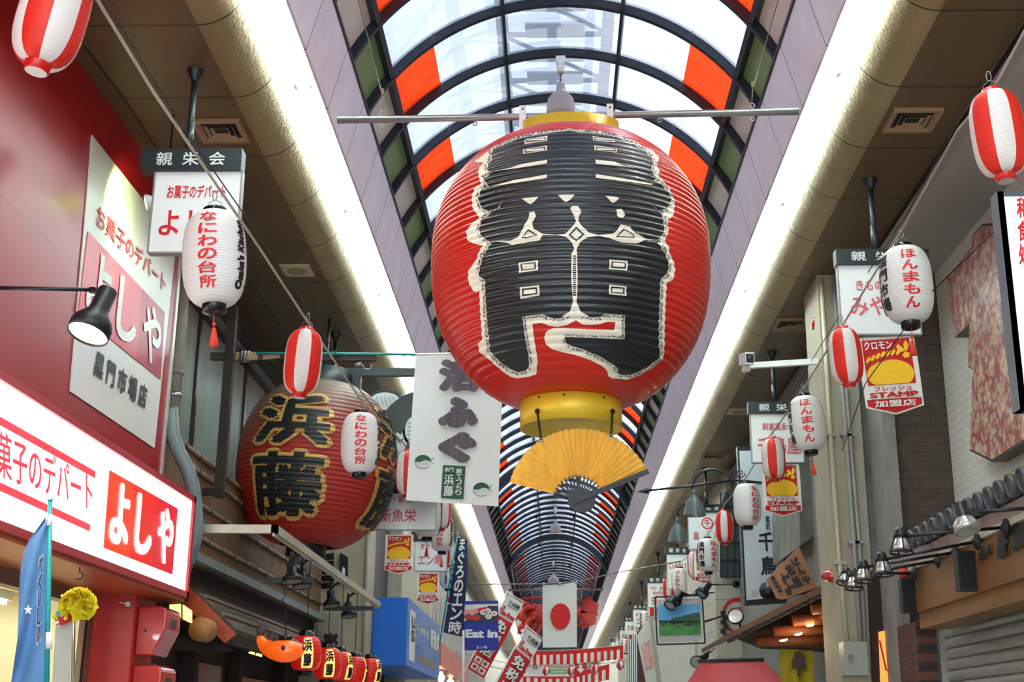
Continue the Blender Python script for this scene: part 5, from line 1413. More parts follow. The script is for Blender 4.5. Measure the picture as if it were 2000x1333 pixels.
YBF = AX(557, 1271, c1_.x - .03).y; bp_ = AY(557, 1271, YBF)
bf = thing('blowfish_lamp', 'glowing orange dried blowfish lamp with raised tail, nearest in the lantern row', 'lantern', tuple(bp_))
M_fugu = mat('glowing_fish_skin', (.80, .36, .06), .35, emit=.14, ecol=(1, .36, .03), var=.35, scale=8, coat=.3)
M_fugud = mat('fish_skin_dark', (.28, .20, .18), .5, var=.2)
e = lambda x, y, d=0: AY(x, y, YBF + d)
pxm = (e(558, 1271) - e(557, 1271)).length
# one skin from snout to tail root: centres and radii in pixels
spine = [(595, 1266, 1), (592, 1267, 8), (585, 1269, 14), (575, 1271, 19), (563, 1272, 22), (551, 1272, 22), (540, 1271, 20), (530, 1269, 17), (521, 1264, 15), (514, 1258, 12), (509, 1250, 9), (508, 1243, 6)]
mb = MB(); mb.tube([e(x, y) for x, y, r in spine], [r * pxm for x, y, r in spine], 24); mb.build('body', M_fugu, bf)
mb = MB()
for k, (dx, dy) in enumerate(((-5, -11), (1, -15), (7, -14), (11, -9))): mb.tube([e(508, 1246), e(509 + dx * .5, 1236 + dy * .5), e(510 + dx * 1.1, 1234 + dy * 1.1)], [.022, .024, .005], 8)
mb.build('tail_fin', M_fugud, bf)
MB().sphere(e(530, 1246), .045, 10, sc=(.9, .4, 1.1)).build('dorsal_fin', M_fugud, bf)
MB().tube([e(522, 1258, -.0), e(535, 1255), e(550, 1253), e(565, 1253), e(578, 1257), e(588, 1263)], [.02, .032, .036, .036, .03, .012], 12).build('dark_back', M_fugud, bf)
MB().sphere(e(553, 1266, -.10), .02, 10, sc=(1.0, .4, 1.2)).build('side_fin', M_fugud, bf)
MB().sphere(e(591, 1267, -.02), .022, 10, sc=(1, .8, 1)).build('mouth', M_fugud, bf)
MB().cyl(e(558, 1252), e(558, 1243), .062, n=20).build('top_cap', M_plastic, bf)
MB().tube([e(558, 1244), e(557, 1190)] + [e(557 + 6 * sin(k * .9), 1190 - k * 3.2) for k in range(8)] + [e(556, 1155), Vector((c1_.x - .03, YBF, ZF - .06))], .005, 6).build('hook_cord', M_cord, bf)
# ------------------------------------------------------------------ left side further on, and the middle of the street
def stripe_mat(name, c1, c2, period, duty, axis='y', rough=.5):
    return grid_mat(name, c1, c2, period, None, wu=period * duty, axes=axis + 'z', rough=rough)
M_corr = stripe_mat('dark_corrugated', (.25, .20, .20), (.15, .12, .13), .09, .5, 'y')
M_louv = stripe_mat('striped_cladding', (.82, .78, .76), (.22, .16, .17), .32, .55, 'y')
M_blue = mat('blue_enamel', (.03, .40, .80), .45, var=.04)
M_blueside = mat('blue_vinyl', (.30, .52, .84), .4, var=.06)
S('wall_left.007', MB().box((-4.6, 18.35, 0), (-2.62, 19.0, SOF)), M_beige)
S('wall_left.008', MB().box((-4.6, 19.0, 0), (-3.0, 27, SOF)), M_corr)
S('wall_left.009', MB().box((-4.6, 23.5, 0), (-2.75, 29, SOF)), M_beige)
S('wall_left.010', MB().box((-4.6, 29, 0), (-2.7, 52, SOF)), M_louv)
S('wall_left.011', MB().box((-4.6, 52, 0), (-2.8, Y1, SOF)), M_cream)
S('wall_left.012', MB().box((-5, Y1, 0), (5, Y1 + .1, 9)), M_cream)
tag(MB().cyl((-2.64, 18.33, 0), (-2.64, 18.33, 4.4), .03, n=10).build('drain_pipe', M_pipe), 'slim pale pipe at the corner of the beige building behind the lit red lanterns', 'pipe')
g = thing('wall_emblem', 'pale wall panel with a black bow shaped emblem behind the lit red lanterns', 'emblem', tuple(AY(645, 1270, 18.3)))
MB().prism([AY(x, y, 18.33) for x, y in ((620, 1206), (672, 1204), (672, 1300), (620, 1300))], (0, .02, 0)).build('panel', mat('pale_panel', (.62, .58, .52), .6), g)
mb = MB()
for sx in (-1, 1):
    mb.prism([AY(646 + sx * x, y, 18.30) for x, y in ((0, 1250), (6, 1240), (12, 1238), (14, 1245), (10, 1250), (15, 1256), (9, 1264), (3, 1262))], (0, .015, 0))
mb.prism([AY(x, y, 18.295) for x, y in ((643, 1240), (646, 1236), (649, 1240), (648, 1268), (644, 1268))], (0, .015, 0)); mb.build('emblem', M_black, g)
t = thing('black_sign', 'small black sign with a white oval, under the brown lantern on the beige building', 'sign', tuple(AY(672, 1140, 18.2)))
pn_ = MB().prism([AY(x, y, 18.25) for x, y in ((664, 1080), (678, 1088), (678, 1140), (664, 1132))], (0, .12, 0)).build('board', M_black, t)
MB().prism([AY(671 + 3 * cos(a), 1118 + 10 * sin(a), 18.22) for a in [2 * pi * k / 16 for k in range(16)]], (0, .01, 0)).build('oval', M_white, t)
t = thing('lattice_window', 'dark lattice window on the beige building just under the brown lantern', 'window', tuple(AY(640, 1140, 18.25)))
MB().prism([AY(x, y, 18.33) for x, y in ((628, 1085), (652, 1080), (652, 1150), (628, 1150))], (0, .01, 0)).build('pane', mat('dark_glass', ()), t)
for k in range(4): MB().bar(AY(628, 1096 + k * 14, 18.3), AY(652, 1095 + k * 14, 18.3), .015, .015).build('glazing_bar', M_pipe, t)
# blue box sign
bs_ = thing('blue_box_sign', 'large blue box shop sign with white lettering, projecting below the left stamp pennants', 'sign', (-2.4, 21, 2.5))
a = AY(728, 1172, 19.1); b = AY(795, 1168, 19.1); c = AY(793, 1300, 19.1); xb = (b.x + c.x) / 2
za, zb_ = b.z, c.z; yR = AX(857, 1270, xb).y
MB().box((a.x - .25, 19.1, zb_), (xb, yR, za)).build('box', M_blue, bs_)
sd = MB().box((xb, 19.1, zb_), (xb + .012, yR, za)).build('face', M_blueside, bs_)
def xl(uf, u0, u1, v0, v1, m, nm='lettering', par=None):
    yy = lambda u: 19.1 + (yR - 19.1) * u
    zz = lambda v: za + (zb_ - za) * v
    return letter(uf, (xb + .012, yy(u0), zz(v1)), (xb + .012, yy(u1), zz(v1)), (xb + .012, yy(u0), zz(v0)), m, par or sd, nm, off=.004, normal=Vector((1, 0, 0)))
def xrect(u0, u1, v0, v1, m, nm):
    yy = lambda u: 19.1 + (yR - 19.1) * u
    zz = lambda v: za + (zb_ - za) * v
    return MB().prism([(xb + .012, yy(u0), zz(v0)), (xb + .012, yy(u1), zz(v0)), (xb + .012, yy(u1), zz(v1)), (xb + .012, yy(u0), zz(v1))], (.004, 0, 0)).build(nm, m, sd)
wpn = xrect(.06, .19, .14, .90, M_panel, 'white_strip')
yy = lambda u: 19.1 + (yR - 19.1) * u
letter(column('US', .04, .9), (xb + .018, yy(.09), za + (zb_ - za) * .62), (xb + .018, yy(.17), za + (zb_ - za) * .62), (xb + .018, yy(.09), za + (zb_ - za) * .22), mat('dark_green_ink', (.15, .30, .28)), wpn, off=.004, normal=Vector((1, 0, 0)))
xl(unit('鮮魚・淡水魚問屋 くじら', .03), .22, .60, .27, .40, M_panel)
xl(unit('新魚栄', .05), .64, .97, .16, .52, M_panel)
xl(unit('TEL 06 - 2211 - 3501', .02), .24, .92, .60, .70, mat('pale_blue_ink', (.62, .70, .85)))
xrect(.30, .90, .74, .86, mat('ochre_band', (.55, .48, .42), .6), 'ochre_band')
t = thing('pink_sign', 'faded pink shop sign board next to the blue box sign', 'sign', (-2.05, 26, 2.4))
xp = xb + .02; y0p, y1p = yR + .3, AX(912, 1290, xp).y
q = [AX(861, 1253, xp), AX(914, 1300, xp), AX(914, 1345, xp), AX(861, 1300, xp)]
MB().prism(q, (-.15, 0, 0)).build('board', mat('faded_pink', (.90, .52, .48), .5, var=.1), t)
for i in range(3):
    ym = q[0].y + (q[1].y - q[0].y) * (.15 + .3 * i); p = Vector((xp - .08, ym, q[3].z - .12))
    L = thing('shop_bulb', 'bare glowing shop bulb under the pink sign board', 'lamp', tuple(p), 'bulbs under the pink sign board')
    MB().lathe([(.001, .0), (.04, .01), (.07, .06), (.075, .10), (.035, .15), (.03, .2), (.001, .2)], 14, c=p - Vector((0, 0, .15))).build('bulb', mat('glow_bulb', (1, .9, .7), .3, emit=2.0, ecol=(1, .88, .66), var=0), L)
    MB().cyl(p + Vector((0, 0, .04)), p + Vector((0, 0, .4)), .008, n=6).build('cord', M_cord, L)
# upright dark blue flag
YFL = 20.5
t = thing('upright_banner', 'dark blue upright flag with white brush kana on a teal pole, left of the street', 'banner', tuple(AY(858, 1245, YFL)))
MB().tube([AY(895, 1038, YFL), AY(876, 1150, YFL), AY(858, 1262, YFL)], .012, 8).build('pole', M_teal, t)
mb = MB(); n = 14; vs = []
for i in range(n + 1):
    v = i / n
    xl_, xr_ = 896 - 30 * v, 912 - 3 * v + 2 * sin(v * 6); y0_, y1_ = 1046 + (1236 - 1046) * v, 1054 + (1246 - 1054) * v
    for j in range(9):
        u = j / 8; vs.append(AY(xl_ + (xr_ - xl_) * u, y0_ + (y1_ - y0_) * u, YFL + .04 * sin(u * 5 + v * 4)))
mb.add(vs, [(i * 9 + j, i * 9 + j + 1, (i + 1) * 9 + j + 1, (i + 1) * 9 + j) for i in range(n) for j in range(8)], 0, True)
fl = mb.build('cloth', mat('dark_blue_cloth', (.15, .21, .36), .8), t, normals=False)
pb_ = AY(862, 1225, YFL); MB().bar(pb_, Vector((xb + .01, YFL + .02, pb_.z)), .02, .02).build('bracket', M_galv, t)
u, f = column('まぐろのエン時', .035, .92)
V = []
for a, b, l in u:
    v = 1 - b; xl_, xr_ = 896 - 30 * v, 912 - 3 * v; V.append(AY(xl_ + (xr_ - xl_) * (.2 + .6 * a), 1050 + 190 * v, YFL - .06 - .001 * l))
MB().add(V, f).build('lettering', M_flagwhite, fl, normals=False)
for y in (1050, 1180, 1238): MB().tube([AY(896 - 34 * (y - 1050) / 190 - 2, y, YFL), AY(896 - 30 * (y - 1050) / 190 + 4, y, YFL)], .012, 6).build('loop', M_flagwhite, t)
# eat-in sign
YE2 = 18.6
t = thing('eat_in_banner', 'blue and white banner reading Eat in below a picture of sushi', 'banner', tuple(AY(939, 1271, YE2)))
R = lambda pts, d: [AY(x, y, YE2 - d) for x, y in pts]
cl = MB().prism(R(((907, 1175), (973, 1174), (974, 1271), (906, 1271)), 0), (0, .006, 0)).build('cloth', mat('royal_blue_cloth', (.16, .20, .62), .6, var=.03), t)
ph = MB().prism(R(((908, 1182), (972, 1180), (973, 1215), (907, 1215)), .004), (0, .003, 0)).build('photo', mat('photo_white', (.90, .88, .88), .4), cl)
MB().prism(R(((915, 1207), (955, 1184), (972, 1184), (973, 1215), (908, 1215)), .006), (0, .002, 0)).build('slate_plate', mat('slate_plate', (.12, .12, .14), .4), ph)
def blob(cx, cy, rx, ry, m, d, nm): return MB().prism([AY(cx + rx * cos(a), cy + ry * sin(a), YE2 - d) for a in [2 * pi * k / 14 for k in range(14)]], (0, .002, 0)).build(nm, m, ph)
for k in range(5): blob(912 + k * 9, 1197 - k * 1.6, 7, 4.6, mat('salmon_pink', (.92, .62, .62), .5) if k < 3 else mat('tuna_red', (.82, .20, .18), .5), .0085 + .0003 * k, 'sushi_print')
for cx, cy in ((915, 1206), (930, 1207)): blob(cx, cy, 8, 6, mat('tuna_red', ()), .010, 'sushi_print')
for cx, cy in ((944, 1197), (953, 1194), (954, 1205), (965, 1199)):
    blob(cx, cy, 6.4, 5.2, M_white, .011, 'roll_print'); blob(cx, cy, 3.4, 2.6, mat('salmon_pink', ()), .0125, 'roll_print')
letter(unit('Eat in', .055), AY(909, 1247, YE2), AY(972, 1247, YE2), AY(909, 1230, YE2), M_white, cl, off=.004)
letter(unit('エン時', .02), AY(930, 1268, YE2), AY(952, 1268, YE2), AY(930, 1262, YE2), M_white, cl, off=.004)
MB().cyl(AY(905, 1232, YE2), AY(904, 1420, YE2), .018, n=8).build('pole', M_white, t)
# tax free flags
YT = 24.0
M_taxred = mat('tax_flag_red', (.86, .12, .12), .7, var=.03)
def tax(tlx, tly, wx, wy, lx_, ly_, Y, label, icons=False):
    t = thing('tax_free_flag', label, 'flag', tuple(AY(tlx + lx_, tly + ly_, Y)))
    P = lambda u, v, d=0: AY(tlx + wx * u + lx_ * v, tly + wy * u + ly_ * v, Y - d + .03 * sin(u * 4 + v * 5))
    def sh_(u0, u1, v0, v1, d, m, nm, par):
        n = 8; vs = [P(u0 + (u1 - u0) * i / n, v0 + (v1 - v0) * j / n, d) for i in range(n + 1) for j in range(n + 1)]
        return MB().add(vs, [(i * 9 + j, i * 9 + j + 1, (i + 1) * 9 + j + 1, (i + 1) * 9 + j) for i in range(n) for j in range(n)], 0, True).build(nm, m, par, normals=False)
    cl = sh_(0, 1, 0, 1, 0, M_flagwhite, 'cloth', t)
    sh_(0, 1, .27, 1, .012, M_taxred, 'red_field', cl)
    def tx(uf, u0, u1, v0, v1, m, d=.02):
        u, f = uf; MB().add([P(u0 + (u1 - u0) * q[0], v1 + (v0 - v1) * q[1], d + .0015 * q[2]) for q in u], f).build('lettering', m, cl, normals=False)
    tx(unit('千成屋', .03), .25, .92, .045, .095, M_inkblack); tx(unit('SENNARIYA', .02), .3, .9, .105, .122, M_inkblack)
    n = 18; MB().add([P(.2 + .07 * cos(a), .155 + .018 * sin(a), .02) for a in [2 * pi * k / n for k in range(n)]], [tuple(range(n))]).build('logo', M_taxred, cl, normals=False)
    tx(unit('Tax-Free', .05), .06, .94, .18, .245, M_taxred)
    for i, ch in enumerate('免税店'):
        v0 = .30 + .165 * i
        tx(unit(ch, .085), .14, .86, v0, v0 + .14, M_inkblack, .018); tx(unit(ch, .045), .15, .84, v0 + .003, v0 + .137, M_flagwhite, .035)
    for i in range(2):
        for j in range(2):
            u0 = .1 + .43 * i; v0 = .81 + .09 * j; o = sh_(u0, u0 + .37, v0, v0 + .075, .02, M_flagwhite, 'icon_tile', cl); sh_(u0 + .09, u0 + .27, v0 + .02, v0 + .055, .03, M_taxred, 'icon_print', cl)
    a, b = P(-.02, -.015), P(1.02, -.015); MB().tube([a, b], .010, 6).build('rod', M_white, t)
    pe = P(-.06, 1.0); dr = pe - P(-.06, .5); kx = (-2.95 - pe.x) / dr.x; MB().tube([P(-.06, -.03), pe, pe + dr * min(kx, (pe.z - .05) / max(.01, -dr.z))], .012, 6).build('pole', M_white, t)
    return t
tax(991, 1160, 32, 20, -78, 146, 23.4, 'red and white tax free flag leaning left, beside the blue Eat in banner')
tax(1029, 1227, 30, 24, -82, 150, 22.4, 'red and white tax free flag leaning left, nearest to the sun disc flag')
# sun disc flag
YJ = 22.0
t = thing('sun_disc_flag', 'white flag with a red sun disc hanging vertically in mid street', 'flag', tuple(AY(1094, 1265, YJ)))
n = 10; vs = []
for i in range(n + 1):
    v = i / n
    for j in range(n + 1):
        u = j / n; x = 1059.5 + 67 * u + 1.5 * v * (.3 - u * 0); y = 1143 - 6 * u + 4 * sin(pi * u) * (1 - v) * .5 + (123 + 5 * u) * v
        vs.append(AY(x, y, YJ + .02 * sin(u * 4 + v * 2)))
cl = MB().add(vs, [(i * 11 + j, i * 11 + j + 1, (i + 1) * 11 + j + 1, (i + 1) * 11 + j) for i in range(n) for j in range(n)], 0, True).build('cloth', mat('flag_white', (.91, .90, .87), .8, var=.01), t, normals=False)
MB().prism([AY(1094.5 + 19.5 * cos(a), 1204.5 + 25.5 * sin(a), YJ - .03) for a in [2 * pi * k / 40 for k in range(40)]], (0, .004, 0)).build('sun_disc', mat('sun_red', (.87, .13, .13), .7, var=.02), cl)
tag(MB().tube([AY(898, 1141, YJ), AY(985, 1142, YJ), AY(1060, 1141, YJ), AY(1127, 1137, YJ), AY(1210, 1118, YJ), AY(1330, 1097, YJ)], .012, 6).build('flag_wire', M_wire), 'pale wire across the street holding the sun disc flag', 'wire')
# hanging pipe with the red lobster
YL = 45.0
sf_ = bpy.data.objects['sun_disc_flag']
for px, py in ((1062, 1142), (1093, 1141), (1125, 1138)): MB().sphere(AY(px, py, YJ), .03, 8).build('clip', M_galv, sf_)
t = thing('lobster_pole', 'grey pipe across the street behind the sun disc flag, hung on two diagonal rods', 'pole', tuple(AY(1085, 1152, YL)))
pl_, pr_ = AY(993, 1153, YL), AY(1178, 1152, YL)
MB().tube([pl_, pr_], .045, 10).build('pipe', M_galv, t)
for (a, b) in (((1006, 1148), (988, 1048)), ((1161, 1150), (1183, 1048))):
    A_, B_ = AY(*a, YL), AY(*b, YL - 3)
    MB().tube([A_, B_], .035, 8).build('rod', M_galv, t)
    mb = MB(); mb.obox(B_ + Vector((0, -.1, .05)), (.12, 0, .05), (0, .12, 0), (-.04, 0, .09)); mb.build('floodlight', M_white, t)
for px in (1040, 1136): MB().tube([AY(px, 1153, YL), AY(px, 1186, YL)], .02, 6).build('chain', M_galv, t)
lo = thing('lobster_model', 'giant red lobster model hanging behind the sun disc flag, tail fan on the right', 'model', tuple(AY(1090, 1210, YL)))
M_lob = mat('lobster_red', (.76, .20, .14), .4, var=.2, scale=3, bump=.2, bscale=8)
e = lambda x, y, d=0: AY(x, y, YL + d)
MB().tube([e(1030, 1205), e(1050, 1202), e(1075, 1200), e(1100, 1199), e(1120, 1198), e(1134, 1197)], [.25, .36, .38, .33, .28, .2], 14).build('body', M_lob, lo)
tc_ = e(1134, 1195)
for k, a in enumerate((62, 32, 2, -28, -58)):
    d = Vector((cos(radians(a - 12)), 0, sin(radians(a - 12)))); pz = Vector((-d.z, 0, d.x)); L = .56 + .05 * (k % 2)
    P = [tc_ - pz * .06, tc_ + d * L * .55 - pz * .16, tc_ + d * L * .95 - pz * .15, tc_ + d * (L + .04) , tc_ + d * L * .95 + pz * .15, tc_ + d * L * .55 + pz * .16, tc_ + pz * .06]
    MB().prism([p + Vector((0, -.05 * (k % 2), 0)) for p in P], (0, .07, 0)).build('tail_fin', M_lob, lo)
for (pts, r) in (([(1035, 1200), (1022, 1195), (1012, 1200), (1008, 1212)], .07), ([(1040, 1210), (1026, 1216), (1014, 1228), (1012, 1240)], .07), ([(1050, 1212), (1042, 1226), (1036, 1240), (1040, 1250)], .06), ([(1056, 1195), (1044, 1185), (1030, 1188), (1018, 1190)], .08), ([(1060, 1212), (1056, 1228), (1048, 1240), (1052, 1252)], .06), ([(1040, 1196), (1030, 1180), (1020, 1176), (1014, 1182)], .05)):
    MB().tube([e(x, y, -.15) for x, y in pts], [r, r * 1.3, r, r * .4], 8).build('leg', M_lob, lo)
for (pts, r) in (([(1045, 1190), (1030, 1188), (1020, 1194), (1020, 1208), (1030, 1220)], .10), ([(1048, 1205), (1034, 1212), (1026, 1224), (1034, 1236)], .11)):
    MB().tube([e(x, y, -.3) for x, y in pts], [r * .6, r, r * 1.2, r * 1.5, r * .3][:len(pts)], 10).build('claw', M_lob, lo)
MB().tube([e(1030, 1194), e(1018, 1180), e(1012, 1172), e(1040, 1169), e(1090, 1169), e(1128, 1172), e(1140, 1180)], [.05, .05, .05, .05, .045, .04, .03], 8).build('feeler', M_lob, lo)
MB().tube([e(1030, 1212), e(1016, 1225), e(1012, 1238), e(1040, 1232), e(1100, 1222), e(1146, 1221)], .035, 8).build('feeler', M_lob, lo)
# red and white curtains across the street
M_cw, M_cr = mat('curtain_white', (.93, .90, .86), .8, var=.01), mat('curtain_red', (.86, .13, .12), .8, var=.03)
def curtain(pts, h, Y, nst, label):
    t = thing('striped_curtain', label, 'curtain', tuple(AY(pts[0][0], pts[0][1] + h, Y)))
    N = nst * 4
    def top(u):
        s = u * (len(pts) - 1); i = min(int(s), len(pts) - 2); f = s - i
        return pts[i][0] + (pts[i + 1][0] - pts[i][0]) * f, pts[i][1] + (pts[i + 1][1] - pts[i][1]) * f
    mb = MB(); vs = []
    for i in range(N + 1):
        x, y = top(i / N)
        for q in (0, .30, .65, 1): vs.append(AY(x, y + h * q, Y + .05 * sin(i * 1.3) * q))
    fs = []; mi = []
    for i in range(N):
        for q in range(3): mb.add([], []); fs.append((i * 4 + q, i * 4 + q + 1, i * 4 + 5 + q, i * 4 + 4 + q)); mi.append(0 if q == 0 or ((i // 2) % 2) else 1)
    mb.v = [Vector(v) for v in vs]; mb.f = [list(f) for f in fs]; mb.m = mi; mb.sm = [True] * len(fs)
    mb.build('cloth', [M_cr, M_cw], t, normals=False)
    a, b = AY(*pts[0], Y), AY(*pts[-1], Y)
    MB().tube([Vector((-2.7, Y, a.z + .25))] + [AY(x, y, Y) for x, y in pts] + [Vector((2.9, Y, b.z + .25))], .014, 6).build('cord', M_rope, t)
curtain([(1022, 1272), (1070, 1272), (1120, 1270), (1170, 1266), (1217, 1261)], 27, 38, 15, 'upper red and white striped curtain across the street below the sun disc flag')
curtain([(1000, 1311), (1040, 1316), (1080, 1318), (1120, 1316), (1150, 1308), (1190, 1298)], 30, 42, 14, 'lower red and white striped curtain at the bottom of the street view')
def ball(px, py, Y, label):
    p = AY(px, py, Y); t = thing('round_lantern', label, 'lantern', tuple(p), 'round striped lanterns below the curtain')
    r = .117
    MB().lathe([(r * sin(pi * k / 14), -r * cos(pi * k / 14)) for k in range(15)], 24, c=p, mfun=lambda i, k: (k // 3) % 2).build('lantern_body', [M_paper, M_pred], t, normals=False)
    MB().cyl(p + Vector((0, 0, r - .01)), p + Vector((0, 0, r + .025)), .04, n=10).build('top_cap', M_capred, t)
    MB().cyl(p + Vector((0, 0, -r - .02)), p + Vector((0, 0, -r + .01)), .04, n=10).build('bottom_cap', M_capred, t)
tag(MB().tube([Vector((-2.7, 36, AY(1018, 1296, 36).z + .3)), AY(1018, 1303, 36), AY(1066, 1303, 36), AY(1114, 1303, 36), AY(1162, 1299, 36), AY(1211, 1292, 36), Vector((2.9, 36, AY(1211, 1290, 36).z + .25))], .012, 6).build('rope_line', M_rope), 'cord across the street carrying the five round striped lanterns', 'cord')
for i, (px, py) in enumerate(((1018, 1311), (1066, 1311), (1114, 1311), (1162, 1307), (1211, 1300))):
    ball(px, py, 36, ['leftmost', 'second from left', 'middle', 'second from right', 'rightmost'][i] + ' of the five round striped lanterns below the upper curtain')
t = thing('notice_board', 'white notice board about eating space and a change machine between the striped curtains', 'sign', tuple(AY(1070, 1320, 38.15)))
R = lambda x0, y0, x1, y1, d: [AY(x0, y0, 38.15 - d), AY(x1, y0, 38.15 - d), AY(x1, y1, 38.15 - d), AY(x0, y1, 38.15 - d)]
bd = MB().prism(R(1022, 1296, 1120, 1322, 0), (0, .05, 0)).build('board', M_panel, t)
for px in (1030, 1112): MB().tube([AY(px, 1298, 38.15), AY(px, 1272, 38.02)], .012, 5).build('hanger', M_wire, t)
MB().prism(R(1074, 1308, 1107, 1317, .01), (0, .005, 0)).build('green_band', mat('green_band', (.45, .78, .45), .5), bd)
letter(unit('There is eating space', .02), AY(1070, 1306, 38.15), AY(1112, 1306, 38.15), AY(1070, 1301, 38.15), M_signpink, bd, off=.02)
letter(unit('Change machine', .02), AY(1075, 1316, 38.15), AY(1106, 1316, 38.15), AY(1075, 1310, 38.15), M_panel, bd, off=.03)
MB().prism([AY(1032 + 4 * cos(a), 1303 + 5 * sin(a), 39.48) for a in [2 * pi * k / 16 for k in range(16)]], (0, .005, 0)).build('info_disc', mat('info_blue', (.15, .5, .8), .5), bd)
for px, m in ((1043, M_taxred), (1048, mat('info_blue', ()))): MB().prism(R(px - 1.5, 1300, px + 1.5, 1308, .02), (0, .005, 0)).build('pictogram', m, bd)
t = thing('arrow_sign', 'red sign with a white down arrow beside the notice board between the curtains', 'sign', tuple(AY(1134, 1318, 38.1)))
bd = MB().prism([AY(x, y, 38.1) for x, y in ((1122, 1297), (1146, 1296), (1146, 1318), (1122, 1318))], (0, .05, 0)).build('board', M_taxred, t)
MB().prism([AY(x, y, 38.07) for x, y in ((1131, 1297), (1137, 1297), (1137, 1307), (1142, 1307), (1134, 1316), (1126, 1307), (1131, 1307))], (0, .01, 0)).build('arrow', M_panel, bd)
# ------------------------------------------------------------------ right side of the street
M_wtile = grid_mat('white_wall_tile', (.83, .82, .78), (.70, .69, .65), .16, .075, axes='yz', wu=.006, wv=.006, rough=.35, var=.04)
M_brick = grid_mat('dark_brown_brick', (.30, .24, .20), (.20, .16, .14), .30, .085, axes='xz', wu=.008, wv=.008, brick=True, rough=.7, var=.2, scale=8, bump=.15)
M_brickred = grid_mat('red_brown_brick', (.40, .24, .19), (.22, .17, .15), .22, .07, axes='yz', wu=.008, wv=.008, brick=True, rough=.7, var=.2, scale=8)
M_grime = mat('grimy_concrete', (.52, .52, .48), .9, var=.35, scale=2.2, bump=.2)
M_stone = grid_mat('stone_cladding', (.80, .77, .69), (.60, .57, .50), .62, .46, axes='xz', wu=.012, wv=.012, rough=.5, var=.05)
XR = 3.6
S('wall_right', MB().box((XR, Y0, 2.9), (4.6, 11.75, SOF)), M_wtile)
S('trim_920', MB().box((3.0, Y0, 5.80), (4.6, 11.75, SOF)), mat('pale_grey_paint', (.66, .64, .61), .6, var=.05))
S('trim_921', MB().box((2.985, Y0, SOF - .035), (3.0, Y1, SOF)), M_black)
S('wall_right.001', MB().box((3.1, 11.76, 0), (4.6, 12.2, SOF)), M_brick)
S('wall_right.002', MB().box((2.985, 11.68, 0), (3.1, 12.2, SOF)), M_concrete)
S('wall_right.003', MB().box((2.92, 12.3, 0), (4.6, 12.9, SOF)), M_grime)
S('wall_right.004', MB().box((2.585, 12.2, 0), (2.92, 12.9, SOF)), M_beige)
S('wall_right.005', MB().box((3.0, 12.6, 0), (4.6, 22, SOF)), M_concrete)
S('wall_right.006', MB().box((2.6, 21.5, 0), (4.6, 26, 4.7)), M_stone)
S('wall_right.007', MB().box((2.9, 22, 0), (4.6, 60, SOF)), M_beige)
S('wall_right.008', MB().box((2.8, 60, 0), (4.6, Y1, SOF)), M_cream)
# kimono shaped panel
M_kimono = bpy.data.materials.new('floral_print'); M_kimono.use_nodes = True
nt = M_kimono.node_tree; b = nt.nodes['Principled BSDF']; b.inputs['Roughness'].default_value = .35
tc = nt.nodes.new('ShaderNodeTexCoord'); vo = nt.nodes.new('ShaderNodeTexVoronoi'); vo.inputs['Scale'].default_value = 15; nt.links.new(tc.outputs['Object'], vo.inputs['Vector'])
r1 = nt.nodes.new('ShaderNodeValToRGB'); r1.color_ramp.interpolation = 'CONSTANT'; el = r1.color_ramp.elements
el[0].position = 0; el[0].color = lin((.85, .62, .35)) + (1,); el[1].position = .18; el[1].color = lin((.86, .78, .70)) + (1,)
for p, c in ((.42, (.80, .55, .50)), (.52, (.66, .22, .22))): q = el.new(p); q.color = lin(c) + (1,)
nt.links.new(vo.outputs['Distance'], r1.inputs[0])
nz = nt.nodes.new('ShaderNodeTexNoise'); nz.inputs['Scale'].default_value = 7; nz.inputs['Detail'].default_value = 5; nt.links.new(tc.outputs['Object'], nz.inputs['Vector'])
r2 = nt.nodes.new('ShaderNodeValToRGB'); el = r2.color_ramp.elements
el[0].position = .35; el[0].color = lin((.62, .25, .24)) + (1,); el[1].position = .62; el[1].color = lin((.80, .70, .55)) + (1,); q = el.new(.5); q.color = lin((.55, .48, .44)) + (1,)
nt.links.new(nz.outputs['Fac'], r2.inputs[0])
mx = nt.nodes.new('ShaderNodeMix'); mx.data_type = 'RGBA'; mx.inputs[0].default_value = .6; nt.links.new(r1.outputs[0], mx.inputs[6]); nt.links.new(r2.outputs[0], mx.inputs[7]); nt.links.new(mx.outputs[2], b.inputs['Base Color'])
km = thing('kimono_sign', 'kimono shaped panel with red floral print and dark edges on the white tiled wall', 'sign', (XR, 9, 4))
pts = [(1917, 438), (1940, 436), (1975, 400), (2030, 350), (2080, 330), (2130, 520), (2090, 560), (2090, 790), (2030, 845), (1937, 903), (1893, 881), (1898, 722), (1890, 717), (1892, 632), (1864, 660), (1848, 543), (1896, 484), (1898, 460)]
P = xq(pts, XR - .13)
MB().prism([p + Vector((.004, 0, 0)) for p in P], (.12, 0, 0)).build('edge', mat('dark_bronze_edge', (.22, .17, .15), .4), km)
c = sum(P, Vector()) / len(P); MB().prism([p + (c - p).normalized() * .02 for p in P], (.006, 0, 0)).build('print', M_kimono, km)
